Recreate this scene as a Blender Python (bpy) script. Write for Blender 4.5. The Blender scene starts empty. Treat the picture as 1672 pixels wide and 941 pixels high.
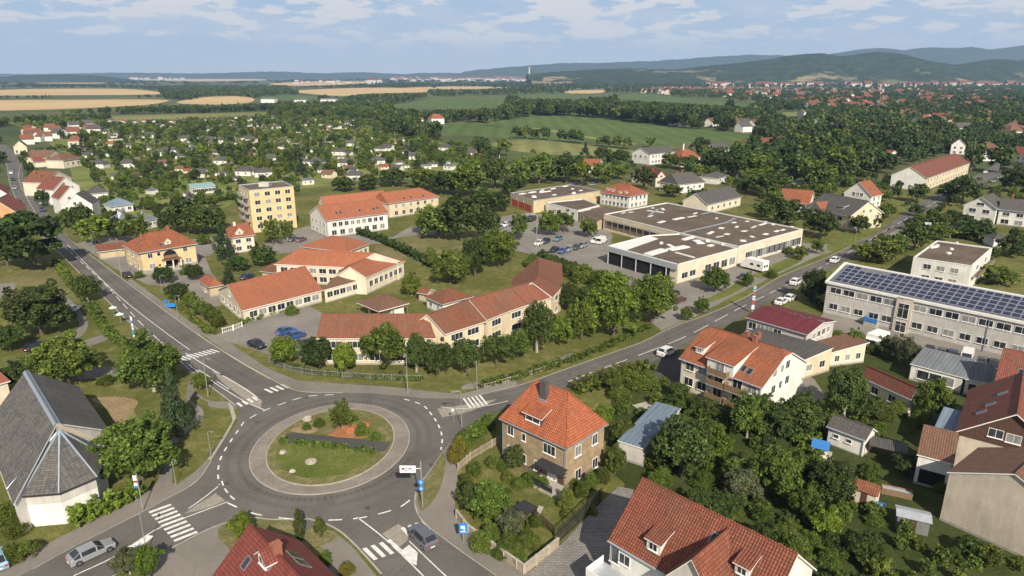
import bpy, bmesh, math, random
import numpy as np
from mathutils import Vector, Matrix
R = math.radians
random.seed(7)
rng = np.random.default_rng(11)
sc = bpy.context.scene
col = sc.collection

# ------------------------------------------------------------------ camera, sky, sun, exposure
FPX, PITCH, CH = 1117.0, R(17.3), 50.0
cam_d = bpy.data.cameras.new("camera")
cam = bpy.data.objects.new("camera", cam_d)
col.objects.link(cam)
cam.location = (0, 0, CH)
cam.rotation_euler = (R(90) - PITCH, 0, 0)
cam_d.sensor_width = 36.0
cam_d.lens = 36.0 * FPX / 1672.0
cam_d.clip_end = 60000
cam_d.clip_start = 0.5
sc.camera = cam

SUN_EL, SUN_AZ = R(36), R(165)          # azimuth of the sun, clockwise from +Y
world = bpy.data.worlds.new("World")
sc.world = world
world.use_nodes = True
sun_d = bpy.data.lights.new("sun", 'SUN')
sun = bpy.data.objects.new("sun", sun_d)
col.objects.link(sun)
sun_d.energy = 5.0
sun_d.angle = R(0.5)
sun_d.color = (1.0, 0.905, 0.755)
_sd = Vector((math.sin(SUN_AZ) * math.cos(SUN_EL), math.cos(SUN_AZ) * math.cos(SUN_EL), math.sin(SUN_EL)))
sun.rotation_euler = _sd.to_track_quat('Z', 'Y').to_euler()
sun.location = (0, -100, 200)
sc.view_settings.view_transform = 'Standard'
sc.view_settings.look = 'None'
sc.view_settings.gamma = 1.0
sc.view_settings.use_curve_mapping = False
sc.view_settings.exposure = 0.45
sc.render.engine = 'CYCLES'
cy = sc.cycles
cy.use_denoising = True
try:
    cy.denoiser = 'OPENIMAGEDENOISE'
except Exception:
    pass
cy.max_bounces = 6
cy.diffuse_bounces = 2
cy.glossy_bounces = 2
cy.transmission_bounces = 3
cy.transparent_max_bounces = 4
cy.volume_bounces = 0
cy.caustics_reflective = False
cy.caustics_refractive = False
cy.sample_clamp_indirect = 4.0

def build_world():
    nt = world.node_tree
    for n in list(nt.nodes):
        nt.nodes.remove(n)
    N, Lk = nt.nodes.new, nt.links.new
    out = N('ShaderNodeOutputWorld')
    bg = N('ShaderNodeBackground')
    bg.inputs['Strength'].default_value = 0.052
    sky = N('ShaderNodeTexSky')
    sky.sky_type = 'NISHITA'
    sky.sun_disc = False
    sky.sun_elevation = SUN_EL
    sky.sun_rotation = SUN_AZ
    sky.altitude = 400
    sky.air_density = 1.0
    sky.dust_density = 1.4
    sky.ozone_density = 2.6
    # fair-weather cumulus low over the horizon: azimuth / elevation noise
    tc = N('ShaderNodeTexCoord')
    sep = N('ShaderNodeSeparateXYZ')
    Lk(tc.outputs['Generated'], sep.inputs[0])
    def m(op, a, b=None, c=None):
        n = N('ShaderNodeMath'); n.operation = op
        for i, v in enumerate((a, b, c)):
            if v is None: continue
            if isinstance(v, (int, float)): n.inputs[i].default_value = v
            else: Lk(v, n.inputs[i])
        return n.outputs[0]
    az = m('ARCTAN2', sep.outputs['X'], sep.outputs['Y'])
    el = m('ARCSINE', sep.outputs['Z'])
    cmb = N('ShaderNodeCombineXYZ')
    Lk(m('MULTIPLY', az, 8.0), cmb.inputs[0])
    Lk(m('MULTIPLY', el, 34.0), cmb.inputs[1])
    cmb.inputs[2].default_value = 3.7
    def noise(scale, detail, rough, z):
        mp = N('ShaderNodeMapping'); Lk(cmb.outputs[0], mp.inputs[0]); mp.inputs['Location'].default_value = (z, z * .7, z)
        n = N('ShaderNodeTexNoise'); n.inputs['Scale'].default_value = scale
        n.inputs['Detail'].default_value = detail; n.inputs['Roughness'].default_value = rough
        Lk(mp.outputs[0], n.inputs['Vector'])
        return n.outputs[0]
    def ramp(x, lo, hi):
        n = N('ShaderNodeMapRange'); n.interpolation_type = 'SMOOTHSTEP'
        Lk(x, n.inputs[0]); n.inputs[1].default_value = lo; n.inputs[2].default_value = hi
        return n.outputs[0]
    n1 = noise(2.3, 6, .56, 0.0)
    n2 = noise(.45, 3, .5, 9.3)
    veil = noise(.8, 5, .6, 21.0)
    puff = m('ADD', m('MULTIPLY', n1, .75), m('MULTIPLY', n2, .35))
    c1 = ramp(puff, .535, .615)
    up = ramp(el, R(1.2), R(3.2))
    c1 = m('MULTIPLY', c1, up)
    c2 = m('MULTIPLY', m('MULTIPLY', ramp(veil, .42, .75), ramp(el, R(.6), R(4.4))), .42)
    cov = m('MINIMUM', m('ADD', m('MULTIPLY', c1, .85), c2), .88)
    hs = N('ShaderNodeMix'); hs.data_type = 'RGBA'; hs.blend_type = 'MULTIPLY'
    hs.inputs[0].default_value = 1.0
    Lk(sky.outputs[0], hs.inputs[6]); hs.inputs[7].default_value = (.93, .96, 1.03, 1)
    lowb = m('SUBTRACT', 1.0, ramp(el, R(7), R(26)))
    lowc = N('ShaderNodeMix'); lowc.data_type = 'RGBA'; Lk(ramp(el, R(-.5), R(7.5)), lowc.inputs[0])
    lowc.inputs[6].default_value = (8.6, 9.6, 10.7, 1); lowc.inputs[7].default_value = (5.3, 7.5, 10.4, 1)
    hz = N('ShaderNodeMix'); hz.data_type = 'RGBA'; Lk(lowb, hz.inputs[0]); Lk(hs.outputs[2], hz.inputs[6]); Lk(lowc.outputs[2], hz.inputs[7])
    mix = N('ShaderNodeMix'); mix.data_type = 'RGBA'
    Lk(cov, mix.inputs[0]); Lk(hz.outputs[2], mix.inputs[6])
    mix.inputs[7].default_value = (11.6, 11.2, 11.0, 1)
    Lk(mix.outputs[2], bg.inputs[0])
    Lk(bg.outputs[0], out.inputs[0])
build_world()

# ------------------------------------------------------------------ helpers
_s, _c = math.sin(PITCH), math.cos(PITCH)
def U(px, py, z=0.0):
    """world point at height z that the photo shows at (px, py)"""
    dx = (px - 836) / FPX; dv = (py - 470.5) / FPX
    d = (dx, _c - dv * _s, -_s - dv * _c)
    t = (z - CH) / d[2]
    return Vector((d[0] * t, d[1] * t, z))
def proj(p):
    zz = p[1] * _c + (CH - p[2]) * _s; yy = -p[1] * _s + (CH - p[2]) * _c
    return (836 + FPX * p[0] / zz, 470.5 + FPX * yy / zz, zz)
def spline(pts, n=6, closed=False):
    out = []
    m = len(pts)
    for i in range(m if closed else m - 1):
        g = (lambda k: pts[k % m]) if closed else (lambda k: pts[min(max(k, 0), m - 1)])
        a, b, c, d = g(i - 1), g(i), g(i + 1), g(i + 2)
        for k in range(n):
            t = k / n
            out.append(tuple(.5 * ((2 * b[q]) + (-a[q] + c[q]) * t + (2 * a[q] - 5 * b[q] + 4 * c[q] - d[q]) * t * t + (-a[q] + 3 * b[q] - 3 * c[q] + d[q]) * t ** 3) for q in range(len(b))))
    if not closed:
        out.append(tuple(pts[-1]))
    return out

def tag(o, label=None, cat=None, group=None, kind=None):
    if label: o['label'] = label
    if cat: o['category'] = cat
    if group: o['group'] = group
    if kind: o['kind'] = kind
    return o
def empty(name, loc=(0, 0, 0), rz=0.0, parent=None):
    o = bpy.data.objects.new(name, None)
    o.empty_display_size = .3
    col.objects.link(o)
    o.location = loc; o.rotation_euler = (0, 0, rz)
    if parent: o.parent = parent
    return o
def link(name, me, parent=None, loc=(0, 0, 0), rot=(0, 0, 0), scale=None):
    o = bpy.data.objects.new(name, me)
    col.objects.link(o)
    if parent: o.parent = parent
    o.location = loc; o.rotation_euler = rot
    if scale: o.scale = scale
    return o
_kids = {}
def copy_tree(o, parent=None):
    c = o.copy(); col.objects.link(c)
    if parent: c.parent = parent
    for ch in o.children:
        copy_tree(ch, c)
    return c

class MB:
    """collects polygons; builds ONE mesh, with metric UVs (u along, v up the slope)"""
    def __init__(s):
        s.v = []; s.f = []; s.m = []; s.cur = 0
    def poly(s, pts, mi=None):
        b = len(s.v); s.v += [tuple(p) for p in pts]
        s.f.append(list(range(b, b + len(pts)))); s.m.append(s.cur if mi is None else mi)
    def box(s, x0, y0, z0, x1, y1, z1, mi=None, top=True, bottom=True):
        p = [(x0, y0, z0), (x1, y0, z0), (x1, y1, z0), (x0, y1, z0), (x0, y0, z1), (x1, y0, z1), (x1, y1, z1), (x0, y1, z1)]
        fs = [(0, 1, 5, 4), (1, 2, 6, 5), (2, 3, 7, 6), (3, 0, 4, 7)]
        if top: fs.append((4, 5, 6, 7))
        if bottom: fs.append((3, 2, 1, 0))
        for f in fs: s.poly([p[i] for i in f], mi)
    def prism(s, pts, z0, z1, mi=None, bottom=False):
        n = len(pts)
        a = sum(pts[i][0] * pts[(i + 1) % n][1] - pts[(i + 1) % n][0] * pts[i][1] for i in range(n))
        if a < 0: pts = pts[::-1]
        s.poly([(p[0], p[1], z1) for p in pts], mi)
        for i in range(n):
            a, b = pts[i], pts[(i + 1) % n]
            s.poly([(a[0], a[1], z0), (b[0], b[1], z0), (b[0], b[1], z1), (a[0], a[1], z1)], mi)
        if bottom: s.poly([(p[0], p[1], z0) for p in pts[::-1]], mi)
    def tube(s, pts, r, n=8, mi=None, cap=True):
        pts = [Vector(p) for p in pts]
        rs = r if isinstance(r, (list, tuple)) else [r] * len(pts)
        rings = []
        for i, p in enumerate(pts):
            d = (pts[min(i + 1, len(pts) - 1)] - pts[max(i - 1, 0)]).normalized()
            a = d.cross(Vector((0, 0, 1)) if abs(d.z) < .95 else Vector((1, 0, 0))).normalized(); b = d.cross(a)
            rings.append([p + (a * math.cos(2 * math.pi * k / n) + b * math.sin(2 * math.pi * k / n)) * rs[i] for k in range(n)])
        for i in range(len(pts) - 1):
            for k in range(n):
                s.poly([rings[i][(k + 1) % n], rings[i][k], rings[i + 1][k], rings[i + 1][(k + 1) % n]], mi)
        if cap:
            s.poly(rings[0], mi); s.poly(rings[-1][::-1], mi)
    def shell(s, faces, t, mi=None, mi_edge=None):
        """top faces thickened downwards by t (boundary edges get a fascia)"""
        key = lambda p: (round(p[0], 4), round(p[1], 4), round(p[2], 4))
        cnt = {}
        for f in faces:
            for i in range(len(f)):
                a, b = key(f[i]), key(f[(i + 1) % len(f)])
                cnt[(a, b)] = cnt.get((a, b), 0) + 1
        for f in faces:
            s.poly(f, mi)
            s.poly([(p[0], p[1], p[2] - t) for p in f[::-1]], mi_edge if mi_edge is not None else mi)
            for i in range(len(f)):
                p, q = f[i], f[(i + 1) % len(f)]
                if (key(q), key(p)) not in cnt:
                    s.poly([(p[0], p[1], p[2] - t), (q[0], q[1], q[2] - t), q, p], mi_edge if mi_edge is not None else mi)
    def mesh(s, name, mats):
        me = bpy.data.meshes.new(name)
        me.from_pydata(s.v, [], s.f)
        for m in (mats if isinstance(mats, (list, tuple)) else [mats]):
            me.materials.append(m)
        me.polygons.foreach_set('material_index', s.m)
        uv = me.uv_layers.new(name='UVMap').data
        for p in me.polygons:
            n = p.normal
            if abs(n.z) > .985:
                t = Vector((1, 0, 0)); w = Vector((0, 1, 0))
            else:
                t = Vector((-n.y, n.x, 0)).normalized(); w = n.cross(t)
            for li in p.loop_indices:
                c = me.vertices[me.loops[li].vertex_index].co
                uv[li].uv = (c.dot(t), c.dot(w))
        return me
    def build(s, name, mats, parent=None, loc=(0, 0, 0), rot=(0, 0, 0)):
        return link(name, s.mesh(name, mats), parent, loc, rot)

# ------------------------------------------------------------------ materials
M = {}
class NT:
    def __init__(s, name):
        s.mat = bpy.data.materials.new(name); s.mat.use_nodes = True
        s.nt = s.mat.node_tree; s.b = s.nt.nodes['Principled BSDF']; s.N = s.nt.nodes.new; s.L = s.nt.links.new
    def val(s, sock, v):
        if isinstance(v, (int, float)): sock.default_value = v
        elif isinstance(v, tuple): sock.default_value = v if len(v) == 4 else v + (1,)
        else: s.L(v, sock)
    def math(s, op, a, b=0.0, clamp=False):
        n = s.N('ShaderNodeMath'); n.operation = op; n.use_clamp = clamp
        s.val(n.inputs[0], a); s.val(n.inputs[1], b); return n.outputs[0]
    def mix(s, f, a, b, mode='MIX'):
        n = s.N('ShaderNodeMix'); n.data_type = 'RGBA'; n.blend_type = mode
        s.val(n.inputs[0], f); s.val(n.inputs[6], a); s.val(n.inputs[7], b); return n.outputs[2]
    def uv(s, scale=None):
        n = s.N('ShaderNodeUVMap'); n.uv_map = 'UVMap'
        return n.outputs[0]
    def pos(s, obj=False):
        if obj:
            return s.N('ShaderNodeTexCoord').outputs['Object']
        return s.N('ShaderNodeNewGeometry').outputs['Position']
    def map(s, vec, scale, loc=(0, 0, 0)):
        n = s.N('ShaderNodeMapping'); s.L(vec, n.inputs[0])
        n.inputs['Scale'].default_value = scale if isinstance(scale, tuple) else (scale,) * 3
        n.inputs['Location'].default_value = loc
        return n.outputs[0]
    def noise(s, vec, scale, detail=4, rough=.55):
        n = s.N('ShaderNodeTexNoise'); s.L(vec, n.inputs['Vector'])
        n.inputs['Scale'].default_value = scale; n.inputs['Detail'].default_value = detail; n.inputs['Roughness'].default_value = rough
        return n.outputs[0]
    def ramp(s, x, lo, hi, a=0.0, b=1.0):
        n = s.N('ShaderNodeMapRange'); s.L(x, n.inputs[0])
        for i, v in enumerate((lo, hi, a, b)): n.inputs[i + 1].default_value = v
        return n.outputs[0]
    def rand(s):
        return s.N('ShaderNodeObjectInfo').outputs['Random']
    def ocol(s):
        return s.N('ShaderNodeObjectInfo').outputs['Color']
    def bump(s, h, strength=.4, dist=.05):
        n = s.N('ShaderNodeBump'); n.inputs['Strength'].default_value = strength; n.inputs['Distance'].default_value = dist
        s.L(h, n.inputs['Height']); s.L(n.outputs[0], s.b.inputs['Normal'])
    def done(s, colr, rough=.8, metal=0.0, spec=.3):
        s.val(s.b.inputs['Base Color'], colr); s.val(s.b.inputs['Roughness'], rough)
        s.b.inputs['Metallic'].default_value = metal; s.b.inputs['Specular IOR Level'].default_value = spec
        return s.mat
def plain(name, c, rough=.7, metal=0.0, spec=.3, var=.12, scale=1.5):
    t = NT(name)
    n = t.noise(t.pos(), scale, 4)
    k = t.ramp(n, .3, .7, 1 - var, 1 + var)
    M[name] = t.done(t.mix(1.0, c, k, 'MULTIPLY'), rough, metal, spec)
    return M[name]
def plaster(name, c, stain=.16):
    t = NT(name); p = t.pos()
    n1 = t.noise(p, .35, 5, .6); n2 = t.noise(t.map(p, (2.2, 2.2, .35)), .8, 4, .6); n3 = t.noise(p, 6, 3)
    k = t.math('MULTIPLY', t.ramp(n1, .3, .7, 1 - stain, 1 + stain * .4), t.ramp(n2, .35, .75, 1.04, 1 - stain * .9))
    k = t.math('MULTIPLY', k, t.ramp(n3, .3, .7, .95, 1.05))
    o = t.ramp(t.rand(), 0, 1, .93, 1.05)
    k = t.math('MULTIPLY', k, o)
    M[name] = t.done(t.mix(1.0, c, k, 'MULTIPLY'), .9, 0, .15)
    return M[name]
def tiles(name, c1, c2, grout, w=.28, h=.36, weather=.3, moss=(.10, .085, .05), bumpd=.05, patch=.5):
    """clay roof tiles: rows up the slope, each tile a slightly different tone"""
    t = NT(name); uv = t.uv()
    b = t.N('ShaderNodeTexBrick'); t.L(uv, b.inputs['Vector'])
    b.offset = 0.0
    for k, v in (('Color1', c1 + (1,)), ('Color2', c2 + (1,)), ('Mortar', grout + (1,)), ('Scale', 1.0), ('Mortar Size', .034), ('Mortar Smooth', .35), ('Bias', 0.0), ('Brick Width', w), ('Row Height', h)):
        b.inputs[k].default_value = v
    n1 = t.noise(t.pos(), .28, 5, .65); n2 = t.noise(t.map(uv, (1.6, .25, 1)), 1.1, 4, .6)
    colr = t.mix(t.ramp(n1, .40, .68, 0, weather), b.outputs['Color'], moss)
    colr = t.mix(1.0, colr, t.ramp(n2, .3, .72, 1.15, 1 - .3 * patch), 'MULTIPLY')
    colr = t.mix(1.0, colr, t.ramp(t.rand(), 0, 1, .9, 1.08), 'MULTIPLY')
    sep = t.N('ShaderNodeSeparateXYZ'); t.L(uv, sep.inputs[0])
    rowp = t.math('FRACT', t.math('DIVIDE', sep.outputs[1], h))
    wav = t.math('ABSOLUTE', t.math('SINE', t.math('MULTIPLY', sep.outputs[0], math.pi / w)))
    hh = t.math('ADD', t.math('MULTIPLY', t.math('SUBTRACT', 1.0, rowp), .7), t.math('MULTIPLY', wav, .6))
    t.bump(hh, .9, bumpd)
    M[name] = t.done(colr, .78, 0, .25)
    return M[name]
# ------------------------------------------------------------------ ground, roads, paths, fields, hills, haze
def grass_mat(name, c1, c2, dry, amount, scale=.06, stripes=0.0):
    t = NT(name); p = t.pos()
    n1 = t.noise(p, scale, 6, .62); n2 = t.noise(p, scale * 9, 5, .65); n3 = t.noise(p, 3.5, 3, .6)
    colr = t.mix(t.ramp(n1, .38, .62), c1, c2)
    dr = t.math('MULTIPLY', t.ramp(n2, .45, .68), t.ramp(n1, .40, .60, .25, 1))
    colr = t.mix(t.math('MULTIPLY', dr, amount), colr, dry)
    colr = t.mix(1.0, colr, t.ramp(n3, .28, .72, .66, 1.3), 'MULTIPLY')
    if stripes:
        w = t.N('ShaderNodeTexWave'); t.L(t.map(p, 1.0), w.inputs['Vector']); w.inputs['Scale'].default_value = stripes
        w.inputs['Distortion'].default_value = 3.0
        colr = t.mix(1.0, colr, t.ramp(w.outputs[1], 0, 1, .88, 1.08), 'MULTIPLY')
    t.bump(n3, .5, .12)
    M[name] = t.done(colr, .95, 0, .1)
grass_mat('grass', (.080, .094, .022), (.125, .130, .036), (.25, .205, .10), .75)
grass_mat('lawn', (.082, .108, .022), (.125, .145, .036), (.22, .19, .085), .6, .12)
grass_mat('garden_ground', (.036, .050, .014), (.060, .076, .022), (.10, .085, .04), .5, .1)
grass_mat('dry_lawn', (.11, .115, .042), (.16, .145, .062), (.27, .215, .12), .9, .1)
grass_mat('allotment_ground', (.105, .140, .030), (.180, .200, .060), (.27, .235, .13), .75, .06)
grass_mat('crop', (.075, .118, .036), (.092, .138, .044), (.15, .16, .07), .45, .008, .02)
grass_mat('meadow', (.15, .17, .06), (.20, .20, .075), (.33, .27, .13), .6, .01, .02)
grass_mat('wheat', (.46, .33, .17), (.56, .41, .22), (.38, .27, .14), .5, .004, .015)
grass_mat('plain_mix', (.045, .07, .026), (.10, .115, .045), (.30, .24, .125), .45, .0022)
grass_mat('bare_earth', (.24, .175, .10), (.31, .23, .14), (.17, .15, .07), .6, .3)
grass_mat('red_earth', (.30, .13, .06), (.36, .18, .09), (.22, .15, .08), .5, .4)
def asphalt(name, c, var=.20, worn=.0):
    t = NT(name); p = t.pos()
    n1 = t.noise(p, .09, 5, .6); n2 = t.noise(p, 1.2, 5, .65); n3 = t.noise(p, 14, 2)
    k = t.math('MULTIPLY', t.ramp(n1, .32, .68, 1 - var, 1 + var), t.ramp(n2, .3, .7, .93, 1.07))
    k = t.math('MULTIPLY', k, t.ramp(n3, .25, .75, .88, 1.12))
    v = t.N('ShaderNodeTexVoronoi'); v.feature = 'DISTANCE_TO_EDGE'; t.L(t.map(p, .11), v.inputs['Vector']); v.inputs['Scale'].default_value = 1.0
    crack = t.ramp(v.outputs[0], .0, .006, .80, 1.0)
    k = t.math('MULTIPLY', k, crack)
    t.bump(n3, .25, .02)
    M[name] = t.done(t.mix(1.0, c, k, 'MULTIPLY'), .9, 0, .2)
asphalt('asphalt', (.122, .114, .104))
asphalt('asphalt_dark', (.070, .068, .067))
asphalt('asphalt_mend', (.108, .101, .093))
asphalt('footway', (.195, .176, .155), .14)
asphalt('yard', (.205, .188, .168), .18)
asphalt('path_grey', (.185, .170, .152))
plain('concrete', (.36, .33, .28), .9, var=.2)
plain('kerb_stone', (.34, .31, .27), .9, var=.18)
def paver(name, c1, c2, grout, w, h, mort=.02):
    t = NT(name); p = t.pos()
    b = t.N('ShaderNodeTexBrick'); t.L(p, b.inputs['Vector'])
    for k, v in (('Color1', c1 + (1,)), ('Color2', c2 + (1,)), ('Mortar', grout + (1,)), ('Scale', 1.0), ('Mortar Size', mort), ('Bias', 0.0), ('Brick Width', w), ('Row Height', h)):
        b.inputs[k].default_value = v
    n = t.noise(p, .25, 5, .6); n2 = t.noise(p, 3, 4)
    colr = t.mix(1.0, b.outputs['Color'], t.ramp(n, .3, .7, .8, 1.15), 'MULTIPLY')
    colr = t.mix(1.0, colr, t.ramp(n2, .3, .7, .88, 1.1), 'MULTIPLY')
    M[name] = t.done(colr, .9, 0, .2)
paver('pavers', (.22, .195, .17), (.26, .23, .20), (.13, .115, .10), .6, .3)
paver('cobbles', (.23, .215, .20), (.29, .27, .25), (.10, .095, .09), .42, .26, .035)
t = NT('paint'); n = t.noise(t.pos(), 2.2, 5, .7)
M['paint'] = t.done(t.mix(t.ramp(n, .38, .62, .0, 1.0), (.50, .49, .46), (.74, .73, .70)), .7, 0, .25)
plain('paint_yellow', (.52, .46, .30), .8)
plain('hatch_paving', (.27, .245, .205), .9, var=.2)

def sheet(name, pts, z, mat, smooth=0, base=None, parent=None, closed=True, kind='structure', world_pts=False):
    if smooth: pts = spline(pts, smooth, True)
    W = [Vector((p[0], p[1], z)) for p in pts] if world_pts else [U(p[0], p[1], 0.0) for p in pts]
    a = sum(W[i].x * W[(i + 1) % len(W)].y - W[(i + 1) % len(W)].x * W[i].y for i in range(len(W)))
    if a < 0: W = W[::-1]
    mb = MB()
    if base is None:
        mb.poly([(p.x, p.y, z) for p in W])
    else:
        mb.prism([(p.x, p.y) for p in W], base, z)
    o = mb.build(name, M[mat])
    tag(o, kind=kind)
    return o
FIELDS = []
FOOT = []          # footprints (world polygons) that scattered plants keep off
def keep(W, grow=0.0):
    xs = [p[0] for p in W]; ys = [p[1] for p in W]
    cx, cyy = sum(xs) / len(xs), sum(ys) / len(ys)
    P = []
    for p in W:
        d = math.hypot(p[0] - cx, p[1] - cyy) or 1
        P.append((cx + (p[0] - cx) * (d + grow) / d, cyy + (p[1] - cyy) * (d + grow) / d))
    FOOT.append((P, min(q[0] for q in P), min(q[1] for q in P), max(q[0] for q in P), max(q[1] for q in P)))
def inside(P, x, y):
    r = False; j = len(P) - 1
    for i in range(len(P)):
        xi, yi = P[i][0], P[i][1]; xj, yj = P[j][0], P[j][1]
        if (yi > y) != (yj > y) and x < (xj - xi) * (y - yi) / (yj - yi) + xi: r = not r
        j = i
    return r
def blocked(x, y):
    for P, x0, y0, x1, y1 in FOOT:
        if x0 <= x <= x1 and y0 <= y <= y1 and inside(P, x, y): return True
    return False

def screens(x, y, h, polys=None, ks=(.35, .75, 1.0)):
    """whether a plant of height h at (x, y) would stand in front of an open field"""
    if h > CH - 4: return False
    k1 = CH / (CH - h)
    for f in ks:
        k = 1 + (k1 - 1) * f
        X, Y = x * k, y * k
        for P, x0, y0, x1, y1 in (FIELDS if polys is None else polys):
            if x0 <= X <= x1 and y0 <= Y <= y1 and inside(P, X, Y): return True
    return False

# one sheet of ground to the horizon
mb = MB()
mb.poly([(-9000, -250, 0), (9000, -250, 0), (9000, 10800, 0), (-9000, 10800, 0)])
o = mb.build('ground', M['plain_mix']); tag(o, kind='structure')
sheet('lawn', [(-110, 20), (260, 20), (260, 330), (-140, 330), (-170, 200)], .006, 'grass', world_pts=True)
sheet('allotment_ground', [(10, 200), (60, 215), (110, 262), (135, 350), (200, 372), (330, 360), (400, 320), (640, 290), (800, 310), (840, 275), (700, 226), (560, 190), (330, 190), (30, 197)], .012, 'allotment_ground')
sheet('garden_ground', [(1000, 640), (1100, 640), (1110, 600), (1240, 640), (1400, 560), (1672, 560), (1720, 640), (1900, 1050), (1030, 1050), (1005, 900), (1020, 790), (985, 760)], .012, 'garden_ground')
# fields
def field(name, pts, mat, z=.05):
    sheet(name, pts, z, mat, 4)
    keep([tuple(U(p[0], p[1])) for p in pts]); FIELDS.append(FOOT[-1])
field('wheat_field', [(-60, 166), (150, 163), (262, 163), (272, 166), (230, 172), (110, 178), (0, 181), (-60, 183)], 'wheat')
field('wheat_field', [(-60, 150), (60, 145.5), (200, 145.5), (255, 150), (268, 154), (150, 155.5), (-60, 156)], 'wheat')
field('wheat_field', [(10, 132.5), (90, 130.5), (150, 132), (168, 136), (90, 136.5)], 'wheat', .2)
field('wheat_field', [(288, 168), (335, 159), (385, 157.5), (414, 161), (405, 168), (350, 171)], 'wheat')
field('wheat_field', [(476, 150), (520, 146), (610, 143.5), (700, 145), (690, 151), (600, 153), (555, 157)], 'wheat')
field('wheat_field', [(440, 137), (520, 133), (605, 134), (560, 138.5), (480, 140.5)], 'wheat', .2)
field('wheat_field', [(215, 130), (300, 127.5), (380, 128), (440, 131), (330, 133)], 'wheat', .2)
field('wheat_field', [(660, 144), (740, 141.5), (840, 142.5), (760, 146)], 'wheat', .2)
field('wheat_field', [(1030, 133), (1060, 127), (1110, 128), (1140, 132), (1080, 135)], 'wheat', .2)
field('wheat_field', [(920, 149), (985, 147), (980, 152), (935, 153)], 'wheat')
field('meadow', [(160, 196), (190, 190), (330, 186), (440, 184), (440, 188), (335, 193), (200, 198)], 'meadow')
field('crop_field', [(636, 173), (700, 163), (770, 160), (832, 162), (812, 175), (760, 178.5), (660, 177)], 'crop')
field('crop_field', [(420, 159), (470, 155), (530, 160), (470, 163)], 'crop')
field('crop_field', [(790, 203), (868, 190), (940, 190), (1010, 197), (1080, 206), (1232, 221), (1225, 228), (1150, 233), (1110, 238), (1040, 235), (985, 227), (900, 214), (850, 210)], 'crop')
field('meadow', [(868, 209), (905, 213), (985, 227), (1040, 235), (1020, 236), (960, 226), (890, 214)], 'meadow', .09)
field('crop_field', [(690, 210), (740, 203), (790, 204), (845, 211), (900, 217), (990, 231), (930, 231), (845, 226), (800, 224), (740, 220)], 'crop')
field('meadow', [(800, 236), (850, 228), (905, 231), (960, 238), (1040, 247), (1030, 254), (930, 254), (850, 248)], 'meadow')
field('crop_field', [(830, 157), (880, 153.5), (960, 153), (1010, 156), (940, 162), (860, 161)], 'crop')
field('crop_field', [(985, 158), (1060, 155), (1140, 162), (1240, 172), (1210, 174.5), (1120, 169), (1020, 163)], 'crop')
field('meadow', [(1252, 188), (1290, 183), (1330, 184), (1310, 190)], 'meadow')

# hills
t = NT('hill_wood'); p = t.pos()
n1 = t.noise(p, .0022, 7, .6); n2 = t.noise(p, .02, 5, .7); n3 = t.noise(t.map(p, 1, (900, 300, 0)), .0032, 3, .5)
cc = t.mix(t.ramp(n2, .35, .65), (.014, .028, .014), (.048, .070, .030))
ff = t.mix(t.ramp(n3, .4, .6), (.09, .12, .045), (.30, .24, .13))
sepz = t.N('ShaderNodeSeparateXYZ'); t.L(p, sepz.inputs[0])
low = t.ramp(sepz.outputs[2], 20, 150, 1.0, .15)
cc = t.mix(t.math('MULTIPLY', t.ramp(n1, .56, .59), low), cc, ff)
t.bump(n2, 1.0, 22.0)
M['hill_wood'] = t.done(cc, .95, 0, .05)
t = NT('far_ridge_wood'); p = t.pos()
t.bump(t.noise(p, .008, 5, .7), 1.0, 20.0)
M['far_ridge_wood'] = t.done(t.mix(t.noise(p, .004, 4), (.018, .032, .016), (.05, .062, .026)), .95, 0, .05)
def hill(name, prof, Y, depth, mat, rough=.06, seed=0, nx=340, ny=46):
    """prof: skyline as (px, py) seen at distance Y; a ridge with slopes running down both ways"""
    g = np.random.default_rng(seed)
    xs = [(p[0] - 836) / FPX * Y for p in prof]
    zs = [CH + (122.6 - p[1]) / (FPX * (1 + math.tan(PITCH) ** 2) * _c ** 2) * Y * 1.0 for p in prof]
    X = np.linspace(xs[0], xs[-1], nx); Z = np.interp(X, xs, zs)
    ph = g.uniform(0, 6.28, 12); fr = g.uniform(.002, .012, 12)
    mb = []
    verts = []
    for j in range(ny):
        v = -1 + 2 * j / (ny - 1)
        for i in range(nx):
            w = math.cos(v * math.pi / 2) ** 1.3
            sway = sum(math.sin(X[i] * fr[k] + v * 5 * fr[k] * 300 + ph[k]) for k in range(12)) / 12
            z = max(Z[i], 0) * min(1.0, w * (1 + rough * 3 * sway * (1 - w)))
            if ny > 30: z += (10 * math.sin(X[i] * .009 + ph[0] + v * 7) * math.sin(X[i] * .0041 + v * 11 + ph[1]) + 5 * math.sin(X[i] * .031 + v * 17 + ph[2]) + g.normal() * 1.6) * min(1, z / 60) * (Y / 4300) ** .5 * (.4 + 1.6 * (1 - w))
            verts.append((X[i] + sway * 60 * (1 - w), Y + v * depth + sway * depth * .25 * (1 - w), z - 1.0 if j not in (0, ny - 1) else -.9))
    faces = [(j * nx + i, j * nx + i + 1, (j + 1) * nx + i + 1, (j + 1) * nx + i) for j in range(ny - 1) for i in range(nx - 1)]
    me = bpy.data.meshes.new(name); me.from_pydata(verts, [], faces); me.materials.append(M[mat])
    for q in me.polygons: q.use_smooth = True
    o = link(name, me); tag(o, kind='structure'); return o
hill('near_hill', [(860, 122), (900, 118.5), (960, 115), (1010, 112.5), (1060, 114), (1100, 113.5), (1150, 108), (1200, 104), (1240, 100), (1265, 94), (1300, 90.5), (1335, 95), (1360, 93), (1390, 89), (1410, 90), (1440, 98), (1480, 106), (1520, 109), (1560, 105), (1590, 100), (1620, 103), (1660, 97), (1720, 92), (1800, 96), (1900, 110), (2000, 122)], 4300, 900, 'hill_wood', .1, 3)
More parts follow.
